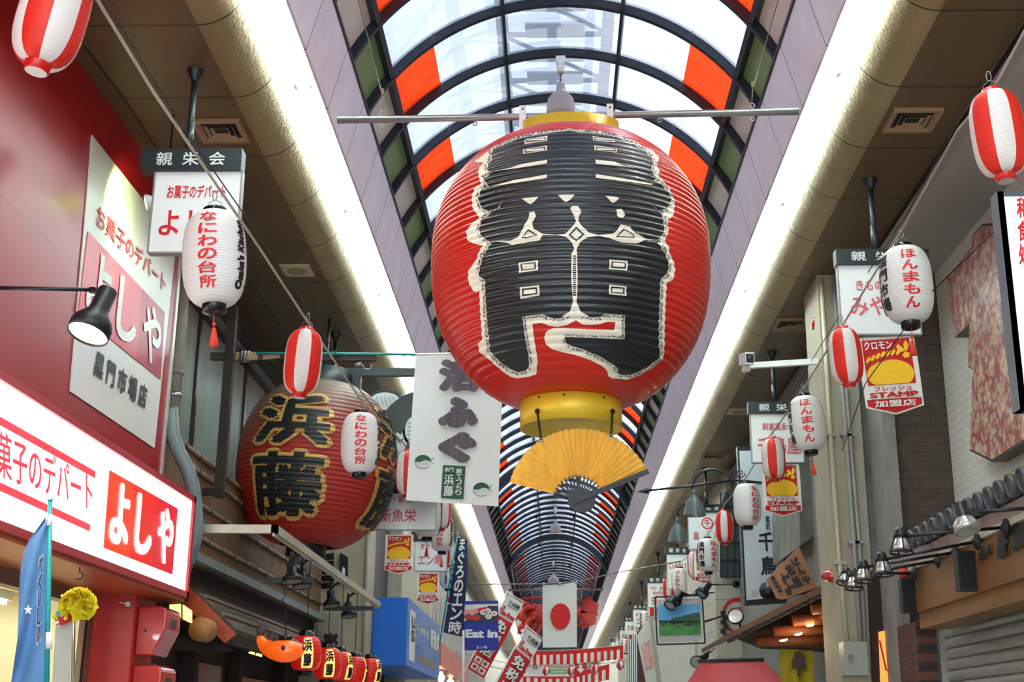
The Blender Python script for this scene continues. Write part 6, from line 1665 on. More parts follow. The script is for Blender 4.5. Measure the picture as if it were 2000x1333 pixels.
# white light box at the right edge
YS = 6.0
t = thing('light_box_sign', 'white light box sign with grey metal side, cropped by the right edge', 'sign', tuple(AY(1975, 800, YS)))
a = AY(1948, 380, YS); z1_, z0_ = AY(1950, 374, YS).z, AY(1990, 800, YS).z
MB().box((a.x, YS, z0_), (a.x + .62, YS + .09, z1_)).build('casing', mat('grey_casing', (.36, .39, .42), .4, .5), t)
x0 = AY(1937, 376, YS + .0).x
MB().box((a.x + .03, YS - .004, z0_ + .03), (a.x + .59, YS, z1_ - .03)).build('face', mat('white_lit_panel', (.93, .95, .95), .3, emit=.06, ecol=(.93, .97, 1), var=0), t)
fc = bpy.data.objects[-1] if False else t.children[-1]
letter(column('和食処', .03, .9), AY(1990, 520, YS - .004), AY(2012, 520, YS - .004), AY(1984, 384, YS - .004), M_signred, fc, off=.004)
MB().box((a.x - .004, YS + .0, z0_), (a.x + .03, YS + .094, z1_)).build('edge_trim', bpy.data.materials['grey_casing'], t)
# eave of round tiles, timber fascia and carved letters
S('trim_930', MB().box((2.80, Y0, 2.86), (3.8, 10.6, 2.98)), mat('rose_beam', (.62, .53, .50), .6, var=.1))
S('trim_931', MB().box((2.82, Y0, 2.52), (3.1, 10.5, 2.86)), mat('oiled_fascia_board', (.52, .35, .17), .45, var=.25, scale=1.5, stretch=(6, .8, 8)))
S('trim_932', MB().box((2.79, Y0, 2.845), (2.83, 10.55, 2.885)), mat('torn_white_edge', (.74, .72, .66), .8, bump=.6, bscale=25))
S('trim_933', MB().box((2.86, Y0, 2.40), (3.1, 10.5, 2.56)), mat('oiled_fascia_board', ()))
S('trim_934', MB().box((2.96, 11.0, 0), (3.14, 11.6, 2.5)), M_brickred)
S('wall_right.009', MB().box((3.25, Y0, 0), (4.6, 11.7, 2.9)), M_darkwood)
M_rooftile = mat('grey_roof_tile', (.30, .31, .32), .4, var=.15, bump=.1)
for k in range(14):
    y = 7.35 + k * .205
    t = tag(MB().lathe([(.001, .012), (.054, .012), (.060, 0), (.070, 0), (.074, .015), (.070, .035), (.060, .05), (.058, .14), (.066, .16), (.068, .5)], 28, c=(2.70, y, 3.03), axis=(1, 0, .18), smooth=False).build('roof_tile', M_rooftile), '', 'roof tile', 'round eave tiles above the timber fascia')
    t['label'] = 'round grey eave tile in the row above the timber fascia on the right'
MB_ = MB().box((2.84, Y0, 2.98), (3.6, 10.6, 3.02)); S('trim_935', MB_, M_rooftile)
cl_ = thing('carved_letters', 'dark carved lettering along the timber fascia above the roller shutter', 'sign', (2.81, 8, 2.5))
M_iron = mat('cast_dark_letters', (.14, .13, .12), .5)
for ch, x0_, x1_, yt, yb in (('味', 1976, 2004, 1022, 1082), ('道', 1950, 1972, 1040, 1095), ('人', 1930, 1942, 1062, 1094), ('ゑ', 1915, 1927, 1070, 1100)):
    letter(unit(ch, .06), AX(x1_, yb - 8, 2.815), AX(x0_, yb, 2.815), AX(x1_, yt - 6, 2.815), M_iron, cl_, 'letter', off=.01, normal=Vector((-1, 0, 0)))
# roller shutter
rs_ = thing('roller_shutter', 'grey ribbed metal roller shutter closed below the timber fascia', 'shutter', (3.15, 8, 1))
mb = MB(); zt_ = 2.45
for k in range(19):
    z = zt_ - .086 * (k + 1)
    vs = []
    for y in (Y0, 10.95):
        vs += [(3.19, y, z), (3.172, y, z + .008), (3.160, y, z + .035), (3.166, y, z + .070), (3.19, y, z + .084)]
    mb.add(vs, [(i, i + 1, i + 6, i + 5) for i in range(4)], 0, True)
mb.build('curtain', mat('shutter_steel', (.62, .60, .58), .45, .3, var=.1), rs_)
MB().box((3.12, 10.93, .5), (3.24, 11.0, 2.5)).build('guide_rail', M_galv, rs_)
for (x0_, x1_, y0_, y1_, Y, lb) in ((1872, 1908, 1076, 1154, 8.87, 'black box loudspeaker fixed to the timber fascia, right of the spotlight arms'), (1762, 1789, 1130, 1197, 10.4, 'black box loudspeaker at the far end of the timber fascia by the brick pier')):
    p = AY((x0_ + x1_) / 2, (y0_ + y1_) / 2, Y); w = (AY(x1_, y0_, Y).x - AY(x0_, y0_, Y).x) / 2; h = (AY(x0_, y0_, Y).z - AY(x0_, y1_, Y).z) / 2
    t = thing('wall_speaker', lb, 'speaker', tuple(p - Vector((0, 0, h))))
    MB().box((p.x - w, p.y, p.z - h), (2.825, p.y + .1, p.z + h)).build('cabinet', M_black, t)
    MB().box((p.x - w * .75, p.y - .006, p.z - h * .92), (p.x + w * .8, p.y, p.z + h * .92)).build('grille', mat('speaker_mesh', (.10, .10, .11), .8, bump=.5, bscale=300), t)
tag(MB().cyl(AY(1763, 1106, 10.5), AY(1764, 1129, 10.5), .032, n=14).build('red_tube', mat('orange_red_tube', (.90, .25, .12), .4)), 'short orange red tube above the far loudspeaker by the concrete pillar', 'tube')
# spotlights on arms
M_silver = mat('silver_reflector', (.78, .77, .74), .25, .7)
def arm_spot(px, py, rx, ry, wall, Y, label, d=(0, -.15, -1), silver=True):
    w = AX(wall[0], wall[1], 2.785); Y = w.y; p = AY(px, py, Y)
    t = thing('arm_spotlight', label, 'lamp', tuple(w), 'spotlights on arms over the timber fascia')
    MB().lathe([(.001, 0), (.055, .0), (.055, .012), (.022, .03), (.012, .04)], 18, c=(w.x, w.y, w.z), axis=(-1, 0, 0)).build('wall_plate', M_black, t)
    MB().tube([w - Vector((.02, 0, 0)), p + Vector((0, 0, ry * .35))], .0105, 8).build('arm', M_black, t)
    b = p + Vector((0, 0, ry)); D = Vector(d).normalized()
    mb = MB(); mb.lathe([(.001, 0), (rx * .35, .004), (rx * .55, ry * .28), (rx * .58, ry * .8)], 20, c=b, axis=D)
    mb.lathe([(rx * .66, ry * .62), (rx * .66, ry * .68), (rx * .58, ry * .7)], 20, c=b, axis=D); mb.lathe([(rx * .64, ry * .76), (rx * .64, ry * .82), (rx * .58, ry * .84)], 20, c=b, axis=D)
    mb.build('housing', M_black, t)
    MB().lathe([(rx * .55, ry * .85), (rx * .72, ry * 1.25), (rx * .85, ry * 1.65), (rx * .8, ry * 1.68), (.001, ry * 1.6)], 20, c=b, axis=D).build('reflector', M_silver, t)
    mb = MB(); u = D.orthogonal().normalized(); v = D.cross(u); cc = b + D * ry * 1.85
    mb.tube([cc + (u * cos(a) + v * sin(a)) * rx for a in [2 * pi * k / 20 for k in range(21)]], .007, 6)
    for k in range(4):
        a = pi / 4 + k * pi / 2; mb.tube([cc + (u * cos(a) + v * sin(a)) * rx, b + D * ry * .8 + (u * cos(a) + v * sin(a)) * rx * .6], .005, 5)
    mb.build('guard', M_black, t)
arm_spot(1760, 1058, .068, .085, (1966, 1031), 8.2, 'black caged spotlight on the nearest arm above the timber fascia', (-.05, -.1, -1))
arm_spot(1722, 1103, .066, .082, (1910, 1059), 8.86, 'black caged spotlight on the second arm above the timber fascia', (.02, -.1, -1))
arm_spot(1687, 1117, .064, .082, (1868, 1080), 9.35, 'black caged spotlight on the third arm above the timber fascia', (-.05, -.1, -1))
arm_spot(1668, 1133, .064, .080, (1833, 1096), 9.8, 'black caged spotlight on the fourth arm, lowest of the cluster', (-.05, -.1, -1))
arm_spot(1656, 1128, .060, .07, (1787, 1120), 10.5, 'black caged spotlight on the fifth and farthest arm, half hidden by the others', (-.3, -.2, -1))
t = thing('arm_spotlight', 'silver faced spotlight on a long arm from the right edge, above the carved letters', 'lamp', tuple(AY(1900, 1000, 7.3)))
MB().tube([AY(1905, 1001, 7.3), AY(2060, 989, 7.3)], .011, 8).build('arm', M_black, t)
p0, p1 = AY(1874, 985, 7.3), AY(1890, 1038, 7.25); dd = p1 - p0
MB().lathe([(.001, 0), (.042, .003), (.045, dd.length * .5), (.05, dd.length * .55)], 20, c=p0, axis=dd).build('housing', M_black, t)
MB().lathe([(.045, dd.length * .52), (.07, dd.length * .78), (.072, dd.length), (.066, dd.length), (.001, dd.length * .93)], 20, c=p0, axis=dd).build('reflector', M_silver, t)
MB().obox(AY(1903, 1001, 7.3), (.022, 0, 0), (0, .02, 0), (0, 0, .022)).build('joint', M_black, t)
# pipes, alarm lamps, camera and switch box on the beige pillar
for i, (pp, r, lb) in enumerate((([(1604, 543), (1622, 850), (1640, 1100), (1654, 1252)], .020, 'cream conduit pipe down the left of the beige pillar to the switch box'), ([(1628, 540), (1652, 850), (1668, 1060), (1680, 1252)], .022, 'grey conduit pipe along the middle of the beige pillar'), ([(1634, 540), (1660, 850), (1678, 1060), (1690, 1252)], .018, 'thin grey conduit pipe along the right of the beige pillar'))):
    mb = MB(); mb.tube([AY(x, y, 12.15) for x, y in pp], r, 10)
    o = tag(mb.build('conduit_pipe', mat('cream_conduit', (.76, .71, .58), .5) if i == 0 else mat('grey_pipe', (.60, .60, .56), .5)), lb, 'pipe')
    mb = MB()
    for k in (1, 2): x, y = pp[k]; c = AY(x, y, 12.15); mb.box((c.x - .05, 12.13, c.z - .012), (c.x + .05, 12.19, c.z + .012))
    mb.build('clip', M_galv, o)
t = thing('switch_box', 'grey metal switch box with a lever handle on the beige pillar', 'box', tuple(AY(1672, 1320, 12.0)))
A_, B_ = AY(1647, 1254, 12.0), AY(1697, 1320, 12.0)
MB().box((A_.x, 12.0, B_.z), (B_.x, 12.19, A_.z)).build('housing', mat('grey_box', (.62, .62, .58), .45), t)
h = AY(1659, 1287, 11.98); mb = MB(); mb.obox(h, (.014, 0, 0), (0, .01, 0), (0, 0, .035)); mb.obox(h + Vector((.008, -.015, .02)), (.022, 0, .004), (0, .008, 0), (0, 0, .012)); mb.build('handle', M_chrome, t)
M_alarm = mat('red_alarm_lens', (.70, .12, .12), .2, coat=.5)
p = AY(1590, 633, 12.5); t = thing('alarm_lamp', 'round flat red alarm lamp high on the beige pillar', 'lamp', tuple(p))
MB().lathe([(.075, -.0), (.07, .03), (.05, .05), (.001, .058)], 20, c=Vector((2.62, 12.5, p.z)), axis=(-1, 0, 0)).build('lens', M_alarm, t)
MB().lathe([(.08, -.0), (.08, .012), (.07, .012)], 20, c=Vector((2.62, 12.5, p.z)), axis=(-1, 0, 0)).build('base', M_galv, t)
p = AY(1628, 1126, 12.35); t = thing('alarm_lamp', 'dark red conical alarm lamp above the timber eave, at the beige pillar', 'lamp', tuple(p))
MB().lathe([(.065, 0), (.06, .05), (.035, .12), (.001, .14)], 18, c=Vector((2.62, 12.35, p.z)), axis=(-1, 0, 0)).build('lens', M_alarm, t)
MB().lathe([(.07, 0), (.07, .03), (.06, .03)], 18, c=Vector((2.62, 12.35, p.z)), axis=(-1, 0, 0)).build('base', M_white, t)
t = thing('security_camera', 'white security camera on a long bracket arm from the beige pillar', 'camera', tuple(AY(1463, 715, 12.4)))
MB().bar(AY(1462, 715, 12.4), AY(1606, 706, 12.4), .05, .055).build('arm', M_white, t)
p = AY(1458, 702, 12.3); d = Vector((.12, -.9, -.18)).normalized()
MB().obox(p, d * .12, d.cross(Vector((0, 0, 1))).normalized() * .045, Vector((0, 0, .06))).build('housing', M_white, t)
q = p + d * .121; MB().obox(q, d * .004, d.cross(Vector((0, 0, 1))).normalized() * .038, Vector((0, 0, .045))).build('front_glass', M_black, t)
MB().lathe([(.024, 0), (.024, .008), (.001, .008)], 14, c=q + Vector((0, 0, .0)), axis=d).build('lens', mat('lens_glass', (.2, .25, .25), .1), t)
MB().tube([AY(1460, 720, 12.4), AY(1462, 731, 12.4), AY(1472, 735, 12.4), AY(1482, 722, 12.4)], .006, 6).build('cable', M_cord, t)
MB().box((AY(1450, 716, 12.4).x, 12.36, p.z - .1), (AY(1464, 716, 12.4).x, 12.44, p.z - .05)).build('mount', M_white, t)
# concrete bay beside the pillar
bay = thing('concrete_bay', 'rough concrete bay box with a dark window slit beside the beige pillar', 'wall box', (2.9, 15, 3))
a, b2 = AY(1560, 1064, 15.2), AY(1606, 1030, 15.2)
q = [AY(1560, 880, 15.2), AY(1596, 880, 15.2), AY(1608, 1035, 15.2), AY(1563, 1066, 15.2)]
MB().prism(q, (0, 2.0, 0)).build('casing', M_grime, bay)
MB().prism([AY(1597, 880, 15.1), AY(1609, 880, 15.1), AY(1620, 1030, 15.1), AY(1609, 1035, 15.1)], (0, .05, 0)).build('window_slit', M_alu, bay)
# wall-mounted sign of the confectioner
YC = 17.2
t = thing('shop_sign', 'tall white shop sign with black vertical characters in a black frame, above the timber eave', 'sign', tuple(AY(1500, 1180, YC)))
q = [AY(1440, 872, YC), AY(1548, 872, YC), AY(1560, 1176, YC), AY(1455, 1183, YC)]
MB().prism(q, (0, .14, 0)).build('frame', M_black, t)
c = sum(q, Vector()) / 4
fp = MB().prism([p + (c - p).normalized() * .07 + Vector((0, -.012, 0)) for p in q], (0, .012, 0)).build('panel', mat('cool_white_panel', (.82, .85, .87), .3, var=.01), t)
YC2 = YC - .016
letter(column('千鳥', .04, .80), AY(1487, 1130, YC2), AY(1517, 1130, YC2), AY(1480, 1035, YC2), M_inkblack, fp, off=.0)
letter(column('菓匠', .02, .9), AY(1497, 1036, YC2), AY(1506, 1036, YC2), AY(1494, 1008, YC2), M_inkblack, fp, off=.0)
letter(column('創業寛永七年', .02, .86), AY(1530, 1110, YC2), AY(1543, 1110, YC2), AY(1524, 988, YC2), M_inkblack, fp, off=.0)
MB().prism([AY(x, y, YC2) for x, y in ((1468, 1154), (1480, 1154), (1480, 1167), (1468, 1167))], (0, .002, 0)).build('seal', mat('faint_seal', (.78, .70, .68)), fp)
# stone facade with red ring emblem
YG = 21.5
t = thing('ring_emblem', 'red ring emblem with a character on the stone facade above the red awning', 'emblem', tuple(AY(1440, 1235, YG)))
c = AY(1441, 1203, YG - .01); mb = MB(); n = 36; R1, R2 = .25, .19; vs = []
for k in range(n + 1):
    a = radians(-50) + radians(340) * k / n; w = R2 + .04 * (1 - k / n)
    vs += [c + Vector((R1 * cos(a), 0, R1 * 1.15 * sin(a))), c + Vector(((R1 - (R1 - R2) * (1.4 - k / n)) * cos(a), 0, (R1 - (R1 - R2) * (1.4 - k / n)) * 1.15 * sin(a)))]
mb.add(vs, [(2 * k, 2 * k + 2, 2 * k + 3, 2 * k + 1) for k in range(n)]); mb.build('ring', M_signred, t, normals=False)
letter(unit('千', .07), c + Vector((-.12, 0, -.14)), c + Vector((.12, 0, -.14)), c + Vector((-.12, 0, .15)), M_signred, t, off=.004)
letter(unit('MANNEN HONPO', .02), c + Vector((-.16, 0, -.33)), c + Vector((.20, 0, -.33)), c + Vector((-.16, 0, -.28)), M_signpink, t, off=.004)
t = thing('mullion_window', 'dark arched window with black glazing bars above the stone facade', 'window', tuple(AY(1428, 1130, 21.3)))
q = [AY(1408, 1128, 21.35), AY(1446, 1128, 21.35), AY(1446, 960, 21.35), AY(1432, 950, 21.35), AY(1416, 962, 21.35), AY(1408, 990, 21.35)]
MB().prism(q, (0, .05, 0)).build('pane', mat('grey_glass', (.30, .33, .34), .2), t)
mb = MB()
for x in (1408, 1421, 1434, 1446): mb.bar(AY(x, 1128, 21.3), AY(x, 962, 21.3), .025, .025)
mb.build('mullion', M_black, t)
mb = MB()
for y in (1128, 1095, 1060, 1025, 990): mb.bar(AY(1408, y, 21.3), AY(1446, y, 21.3), .025, .025)
mb.build('glazing_bar', M_black, t)
# arrow-tipped lamp bracket and bell shades
M_bellg = mat('grey_green_enamel', (.33, .37, .37), .4, var=.05)
YK = 17.0
t = thing('arrow_bracket', 'black spear tipped rod with scroll work carrying the bell shades', 'bracket', tuple(AY(1440, 938, YK)))
MB().tube([AY(1264, 959, YK), AY(1340, 951, YK), AY(1438, 938, YK)], .016, 8).build('rod', M_board, t)
p, q = AY(1266, 959, YK), AY(1244, 961, YK); MB().lathe([(.001, 0), (.045, .0), (.001, (q - p).length)], 12, c=p, axis=q - p).build('spear_tip', M_board, t)
for cx, cy, r in ((1446, 925, 9), (1432, 948, 7), (1440, 968, 8)): MB().tube([AY(cx + r * (1 - k / 22) * cos(k * .5), cy + r * (1 - k / 22) * sin(k * .5), YK) for k in range(16)], .008, 5).build('scroll', M_board, t)
MB().tube([AY(1436, 938, YK), Vector((2.95, YK + .3, AY(1436, 938, YK).z))], .016, 8).build('wall_stay', M_board, t)
def bell(px, top, rim, w, Y, arcpts, label, wall=None):
    p = AY(px, rim, Y); R = (AY(px + w / 2, rim, Y).x - p.x); H = AY(px, top, Y).z - p.z
    t = thing('bell_shade_lamp', label, 'lamp', tuple(p))
    MB().lathe([(R, 0), (R * .97, H * .06), (R * .86, H * .25), (R * .72, H * .45), (R * .45, H * .60), (R * .28, H * .68), (R * .26, H * .78), (R * .3, H * .8), (R * .2, H * .84), (R * .12, H * .95), (.001, H)], 24, c=p).build('shade', M_bellg, t)
    MB().lathe([(R * .95, .004), (R * .7, H * .3), (.001, H * .4)], 24, c=p).build('inner_reflector', M_silver, t)
    MB().tube([AY(x, y, Y) for x, y in arcpts] + ([wall] if wall else []), .018, 8).build('arm', M_board, t)
bell(1356.5, 952, 1008, 45, YK, [(1353, 957), (1353, 948), (1358, 934), (1368, 923), (1382, 918), (1398, 918), (1414, 924), (1426, 934), (1432, 948)], 'grey bell shade lamp on the arched arm, upper of the two beside the white lantern')
bell(1324, 1008, 1060, 40, 19.0, [(1324, 1010), (1324, 1000), (1330, 988), (1342, 982), (1356, 984), (1385, 990)], 'grey bell shade lamp lower and further, left of the black lettered lantern', AY(1420, 986, 21.5))
# meadow picture with its spotlights
YM = 18.2
t = thing('meadow_picture', 'framed photo panel of dark cattle grazing on a green meadow under blue sky', 'picture', tuple(AY(1328, 1260, YM)))
def barr(pts, w, m, nm, par, Y=YM):
    mb = MB()
    for a, b in zip(pts, pts[1:]): mb.bar(AY(*a, Y), AY(*b, Y), w, w, up=(0, 1, 0))
    return mb.build(nm, m, par)
barr([(1279, 1167), (1371, 1164), (1377, 1257), (1284, 1260), (1279, 1167)], .022, M_black, 'wire_frame', t)
MB().tube([AY(1376, 1215, YM), AY(1408, 1205, 21.5)], .015, 6).build('wall_arm', M_black, t)
pn_ = MB().prism([AY(x, y, YM + .02) for x, y in ((1284, 1172), (1368, 1169), (1371, 1252), (1288, 1256))], (0, .02, 0)).build('panel', mat('picture_border', (.74, .74, .70), .4), t)
D_ = lambda x, y, d=.01: AY(x, y, YM + .02 - d)
sk = MB().prism([D_(x, y) for x, y in ((1285, 1183), (1366, 1181), (1368, 1216), (1287, 1215))], (0, .005, 0)).build('sky_print', bpy.data.materials.get('sky_print') or mat('sky_print', (.35, .68, .88), .4, var=.35, scale=3), pn_)
MB().prism([D_(x, y) for x, y in ((1287, 1213), (1368, 1212), (1369, 1240), (1288, 1243))], (0, .005, 0)).build('grass_print', mat('grass_print', (.22, .55, .20), .4, var=.3, scale=6), pn_)
MB().prism([D_(x, y, .016) for x, y in ((1310, 1214), (1312, 1209), (1322, 1206), (1333, 1205), (1335, 1203), (1345, 1201), (1356, 1198), (1366, 1197), (1367, 1214))], (0, .004, 0)).build('tree_print', mat('tree_print', (.12, .32, .16), .4, var=.3, scale=12), pn_)
mb = MB(); rr = random.Random(9)
for k in range(15):
    x = 1289 + k * 5.2 + rr.uniform(-1, 1); y = 1214 + rr.uniform(-1, 5); w = 5 if k > 2 else 4
    mb.prism([D_(x, y, .02), D_(x + w, y - .5, .02), D_(x + w + 1, y + 1, .02), D_(x + w, y + 3, .02), D_(x + w - 1, y + 6, .02), D_(x + w - 2, y + 3, .02), D_(x + 1, y + 3, .02), D_(x + .6, y + 6, .02), D_(x, y + 3, .02)], (0, .002, 0))
mb.build('cattle_print', M_inkblack, pn_)['kind'] = 'stuff'
barr([(1320, 1165), (1395, 1158)], .02, M_black, 'arm', t, YM)
def head(px, py, Y, d, r, L, label, arm=None, glass=True):
    p = AY(px, py, Y); t = thing('spotlight', label, 'lamp', tuple(p)); D = Vector(d).normalized()
    MB().lathe([(.001, 0), (r * .55, .0), (r * .62, L * .45), (r, L * .7), (r, L), (r * .9, L), (r * .85, L * .8)], 18, c=p, axis=D).build('housing', M_black, t)
    MB().lathe([(r * .88, L * .93), (.001, L * .95)], 18, c=p, axis=D).build('lens', M_silver, t)
    if arm: MB().tube([p] + [AY(*a) for a in arm], .012, 6).build('arm', M_black, t)
head(1318, 1168, 18.0, (-.5, -.5, -.75), .085, .17, 'black spotlight with glass lens on the top left of the meadow picture', [(1330, 1161, 18.1)])
head(1333, 1158, 18.1, (-.7, -.2, -.8), .085, .18, 'black spotlight second along the top of the meadow picture', [(1345, 1163, 18.2)])
head(1384, 1142, 18.0, (-.6, -.3, -.75), .09, .2, 'black spotlight on a wall arm above right of the meadow picture', [(1405, 1143, 18.4), (1436, 1142, 21.4)])
MB().lathe([(.001, 0), (.06, .0), (.06, .03), (.001, .04)], 16, c=AY(1437, 1142, 21.5), axis=(0, -1, 0)).build('wall_plate', M_black, bpy.data.objects['spotlight.004'] if 'spotlight.004' in bpy.data.objects else None)
head(1380, 1280, 18.6, (-.6, -.4, -.5), .085, .19, 'black spotlight right of the lower pair above the red awning', [(1396, 1267, 21.5)])
head(1362, 1288, 18.6, (-.2, -.9, -.3), .085, .16, 'black spotlight with visible lens left of the lower pair above the red awning', [(1385, 1272, 19.3)])
head(1441, 1212, 14.2, (-.3, -.9, .25), .085, .14, 'round glass faced floodlight on the timber eave before the red ring emblem', [(1446, 1226, 14.3), (1452, 1234, 14.4)])
head(1500, 1158, 13.6, (.2, .8, .2), .1, .16, 'black round spotlight on the timber eave below the carved board', [(1512, 1170, 13.7)])
bc_ = thing('cable_clamps', 'column of small black clamps on the stone facade beside the meadow picture', 'clamp', tuple(AY(1412, 1250, 21.4)))
for k in range(6): MB().obox(AY(1412 + (k % 2) * 6, 1198 + k * 9, 21.46), (.035, 0, 0), (0, .04, 0), (0, 0, .03)).build('clamp', M_black, bc_)
# big framed board, leaning notice and striped screen beyond
t = thing('framed_board', 'large blank white board in a grey frame behind the meadow picture', 'sign', tuple(AY(1310, 1330, 22)))
q = [AY(x, y, 22) for x, y in ((1268, 1204), (1360, 1200), (1366, 1345), (1288, 1345))]; MB().prism(q, (0, .1, 0)).build('frame', mat('grey_frame', (.66, .67, .66), .4, .3), t)
c = sum(q, Vector()) / 4; MB().prism([p + (c - p).normalized() * .09 + Vector((0, -.01, 0)) for p in q], (0, .01, 0)).build('panel', mat('blank_panel', (.86, .84, .78), .5), t)
t = thing('poster_board', 'tilted white poster board with smeared pink print left of the grey framed board', 'sign', tuple(AY(1265, 1340, 24)))
q = [AY(1244, 1243, 24), AY(1268, 1206, 24), AY(1284, 1345, 24), AY(1264, 1345, 24)]; bd = MB().prism(q, (0, .08, 0)).build('board', mat('blank_panel', ()), t)
MB().prism([AY(x, y, 23.97) for x, y in ((1254, 1262), (1270, 1250), (1276, 1300), (1262, 1308))], (0, .005, 0)).build('print', mat('pink_print', (.88, .66, .62), .6, var=.25, scale=9), bd)
t = thing('striped_screen', 'white and maroon striped screen left of the pink printed poster board', 'screen', tuple(AY(1235, 1340, 27)))
for k in range(5):
    q = [AY(x, y, 27) for x, y in ((1226 + k * 4, 1256 - k * 5), (1228.2 + k * 4, 1253.5 - k * 5), (1228.2 + k * 4, 1345), (1226 + k * 4, 1345))]
    MB().prism(q, (0, .05, 0)).build('slat', M_white, t)
MB().prism([AY(x, y, 27.06) for x, y in ((1225, 1258), (1247, 1232), (1262, 1345), (1225, 1345))], (0, .05, 0)).build('backing', mat('maroon', (.36, .16, .18), .5), t)
# red awning
t = thing('red_awning', 'red canvas shop awning under the stone facade', 'awning', (1.9, 17.5, 2.3))
q0, q1 = AY(1366, 1296, 17.6), AY(1492, 1293, 17.6); f0, f1 = AY(1308, 1340, 15.5), AY(1492, 1372, 15.5)
mb = MB(); mb.add([q0, q1, Vector((q1.x, 15.6, q1.z - .42)), Vector((q0.x, 15.6, q0.z - .42)), Vector((q0.x - .35, 16.6, q0.z - .42))], [(0, 1, 2, 3), (0, 3, 4)]); mb.add([Vector((q1.x, 15.6, q1.z - .42)), Vector((q0.x, 15.6, q0.z - .42)), Vector((q0.x, 15.6, q0.z - .6)), Vector((q1.x, 15.6, q1.z - .6))], [(0, 1, 2, 3)])
mb.build('canvas', mat('red_canvas', (.70, .10, .14), .7, var=.05, bump=.1), t)
MB().bar(q0 + Vector((-.02, .02, .02)), q1 + Vector((0, .02, .02)), .05, .05).build('head_rail', M_black, t)
# timber eave with logs, carved board and yellow curtain
ev = thing('timber_eave', 'rustic timber eave roof with log beams and small downlights beside the beige pillar', 'roof', (2.5, 13.5, 2.6))
M_eave = mat('red_brown_timber', (.40, .24, .16), .6, var=.25, scale=4, stretch=(1, 5, 5))
M_log = mat('log_timber', (.50, .27, .14), .55, var=.2, scale=4)
L0, L1 = AY(1412, 1254, 14.5), AY(1634, 1142, 12.9)
zl = L1.z - .02
a = Vector((L0.x, 14.6, L0.z)); b = Vector((L0.x, 12.95, L0.z)); 
tip = AY(1413, 1254, 13.6); top = AY(1640, 1140, 13.2)
P = [tip, Vector((top.x, 13.2, top.z)), Vector((top.x, 13.2, top.z + .07)), tip + Vector((0, 0, .05))]
MB().prism([p + Vector((0, -.35, 0)) for p in P], (0, 2.4, 0)).build('roof_boards', M_eave, ev)
MB().prism([AY(x, y, 13.9) for x, y in ((1452, 1243), (1640, 1150), (1640, 1270), (1500, 1262))], (0, .5, 0)).build('underside', M_darkwood, ev)
for k in range(16):
    f = k / 16; c = tip + (top - tip) * f; MB().obox(c + Vector((.03, -.36, -.012)), (.035, 0, .01), (0, .04, 0), (0, 0, .016)).build('shingle_end', M_darkwood, ev)
for (x0_, x1_, y, r, Y) in ((1476, 1640, 1254, .058, 13.9), (1510, 1640, 1234, .055, 13.6), (1548, 1640, 1214, .055, 13.4), (1585, 1640, 1192, .05, 13.2)):
    p, q = AY(x0_, y, Y), AY(x1_, y - 6, Y); MB().cyl(p, q, r, n=16).build('log_beam', M_log, ev)
M_down = mat('warm_downlight', (1, .8, .5), .3, emit=5, ecol=(1, .80, .5), var=0)
for px, py in ((1531, 1256), (1583, 1227), (1616, 1208), (1560, 1244)):
    c = AY(px, py - 2, 13.35); MB().lathe([(.001, 0), (.03, .005), (.042, .02), (.001, .021)], 14, c=c, axis=(-.2, 0, 1)).build('downlight', M_down, ev)
pts_l = bpy.data.lights.new('eave_glow', 'POINT'); pts_l.energy = 1.2; pts_l.color = (1, .7, .4); pts_l.shadow_soft_size = .05
lo_ = bpy.data.objects.new('eave_glow', pts_l); COL.objects.link(lo_); lo_.parent = ev; lo_.location = AY(1556, 1258, 13.3) - ev.location
bd = thing('carved_board', 'tilted timber board with raised black characters standing on the timber eave', 'sign', tuple(AY(1540, 1165, 13.2)))
q = [AY(x, y, 13.3) for x, y in ((1498, 1132), (1560, 1068), (1596, 1148), (1530, 1172), (1518, 1170))]
bo_ = MB().prism(q, (0, .05, 0)).build('board', mat('warm_board', (.62, .42, .26), .5, var=.15, scale=4), bd)
A_, B_, C_ = AY(1524, 1168, 13.29), AY(1592, 1144, 13.29), AY(1500, 1128, 13.29)
e1 = B_ - A_; e2 = C_ - A_
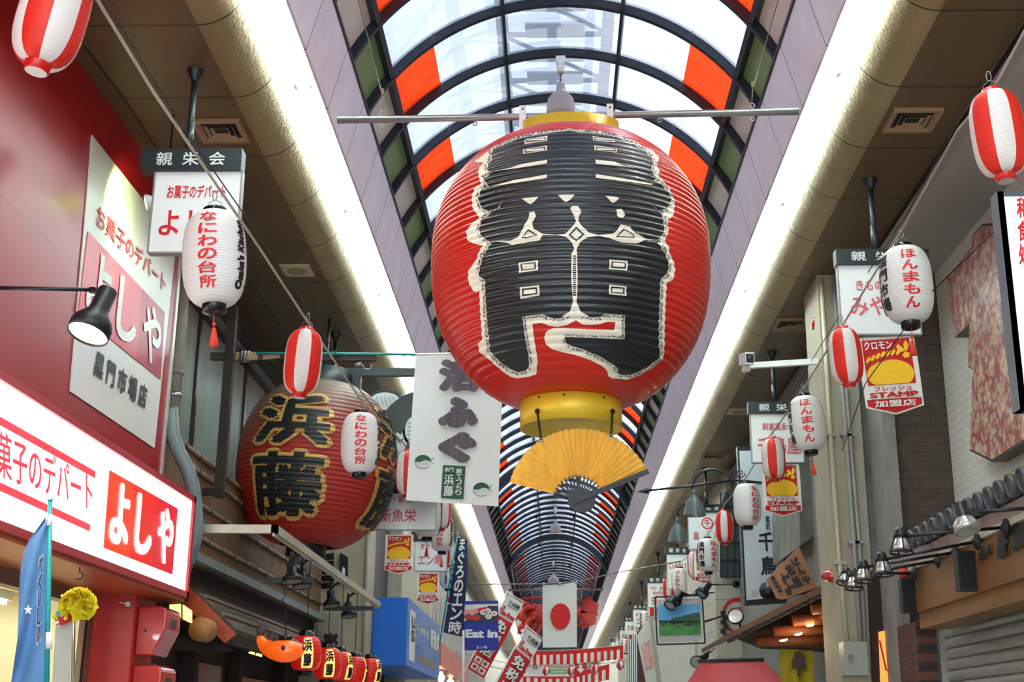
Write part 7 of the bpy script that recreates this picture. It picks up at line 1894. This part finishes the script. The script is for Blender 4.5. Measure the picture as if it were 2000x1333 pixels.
for s, u0, u1, v0, v1 in (('黒毛和牛', .03, .16, .15, .98), ('仁', .28, .52, .1, 1.0), ('焼', .20, .34, -.05, .3), ('松阪', .52, .74, .12, 1.25), ('ばんや', .76, .97, .12, 1.45)):
    letter(column(s, .05, .92), A_ + e1 * u0 + e2 * v0, A_ + e1 * u1 + e2 * v0, A_ + e1 * u0 + e2 * v1, M_inkblack, bo_, 'lettering', off=.01)
MB().bar(AY(1520, 1168, 13.4), AY(1596, 1152, 13.4), .04, .04).build('foot_rail', M_darkwood, bd)
nr = thing('noren_curtain', 'yellow green shop curtain with a black character hanging under the timber eave', 'curtain', tuple(AY(1555, 1333, 13.6)))
mb = MB(); n = 12; vs = []
for i in range(n + 1):
    v = i / n
    for j in range(n + 1):
        u = j / n; vs.append(AY(1521 + 4 * v + 66 * u, 1254 + 100 * v, 14.2 + .04 * sin(u * 9 + v)))
mb.add(vs, [(i * 13 + j, i * 13 + j + 1, (i + 1) * 13 + j + 1, (i + 1) * 13 + j) for i in range(n) for j in range(n)], 0, True)
cl = mb.build('cloth', mat('mustard_cloth', (.62, .58, .12), .8, var=.1), nr, normals=False)
letter(unit('牛', .09), AY(1546, 1322, 14.1), AY(1575, 1322, 14.1), AY(1546, 1272, 14.1), M_inkblack, cl, off=.0)
MB().tube([AY(1520, 1253, 14.2), AY(1590, 1253, 14.2)], .012, 6).build('rod', M_darkwood, nr)
# gap between pillar and column, its shade and warm light painted in
S('gap_shade_right', MB().prism([AY(x, y, 12.18) for x, y in ((1694, 1130), (1748, 1120), (1756, 1350), (1704, 1350))], (0, .02, 0)), M_darkwood)  # dark sheet added as the shade of the gap
gi = thing('hanging_cloth', 'warm lit cream cloth seen in the gap between the beige pillar and the concrete column', 'cloth', tuple(AY(1735, 1333, 11.6)))
MB().prism([AY(x, y, 12.14) for x, y in ((1716, 1235), (1748, 1228), (1752, 1345), (1720, 1345))], (0, .01, 0)).build('cloth', mat('glow_painted_cloth', (.85, .62, .35), .7, emit=.25, ecol=(1, .6, .25)), gi)  # emission puts the warm light into the cloth, which is no lamp
MB().tube([AY(1718, 1252, 12.1), AY(1731, 1310, 12.1), AY(1742, 1312, 12.1)], .008, 6).build('cord', M_signred, gi)
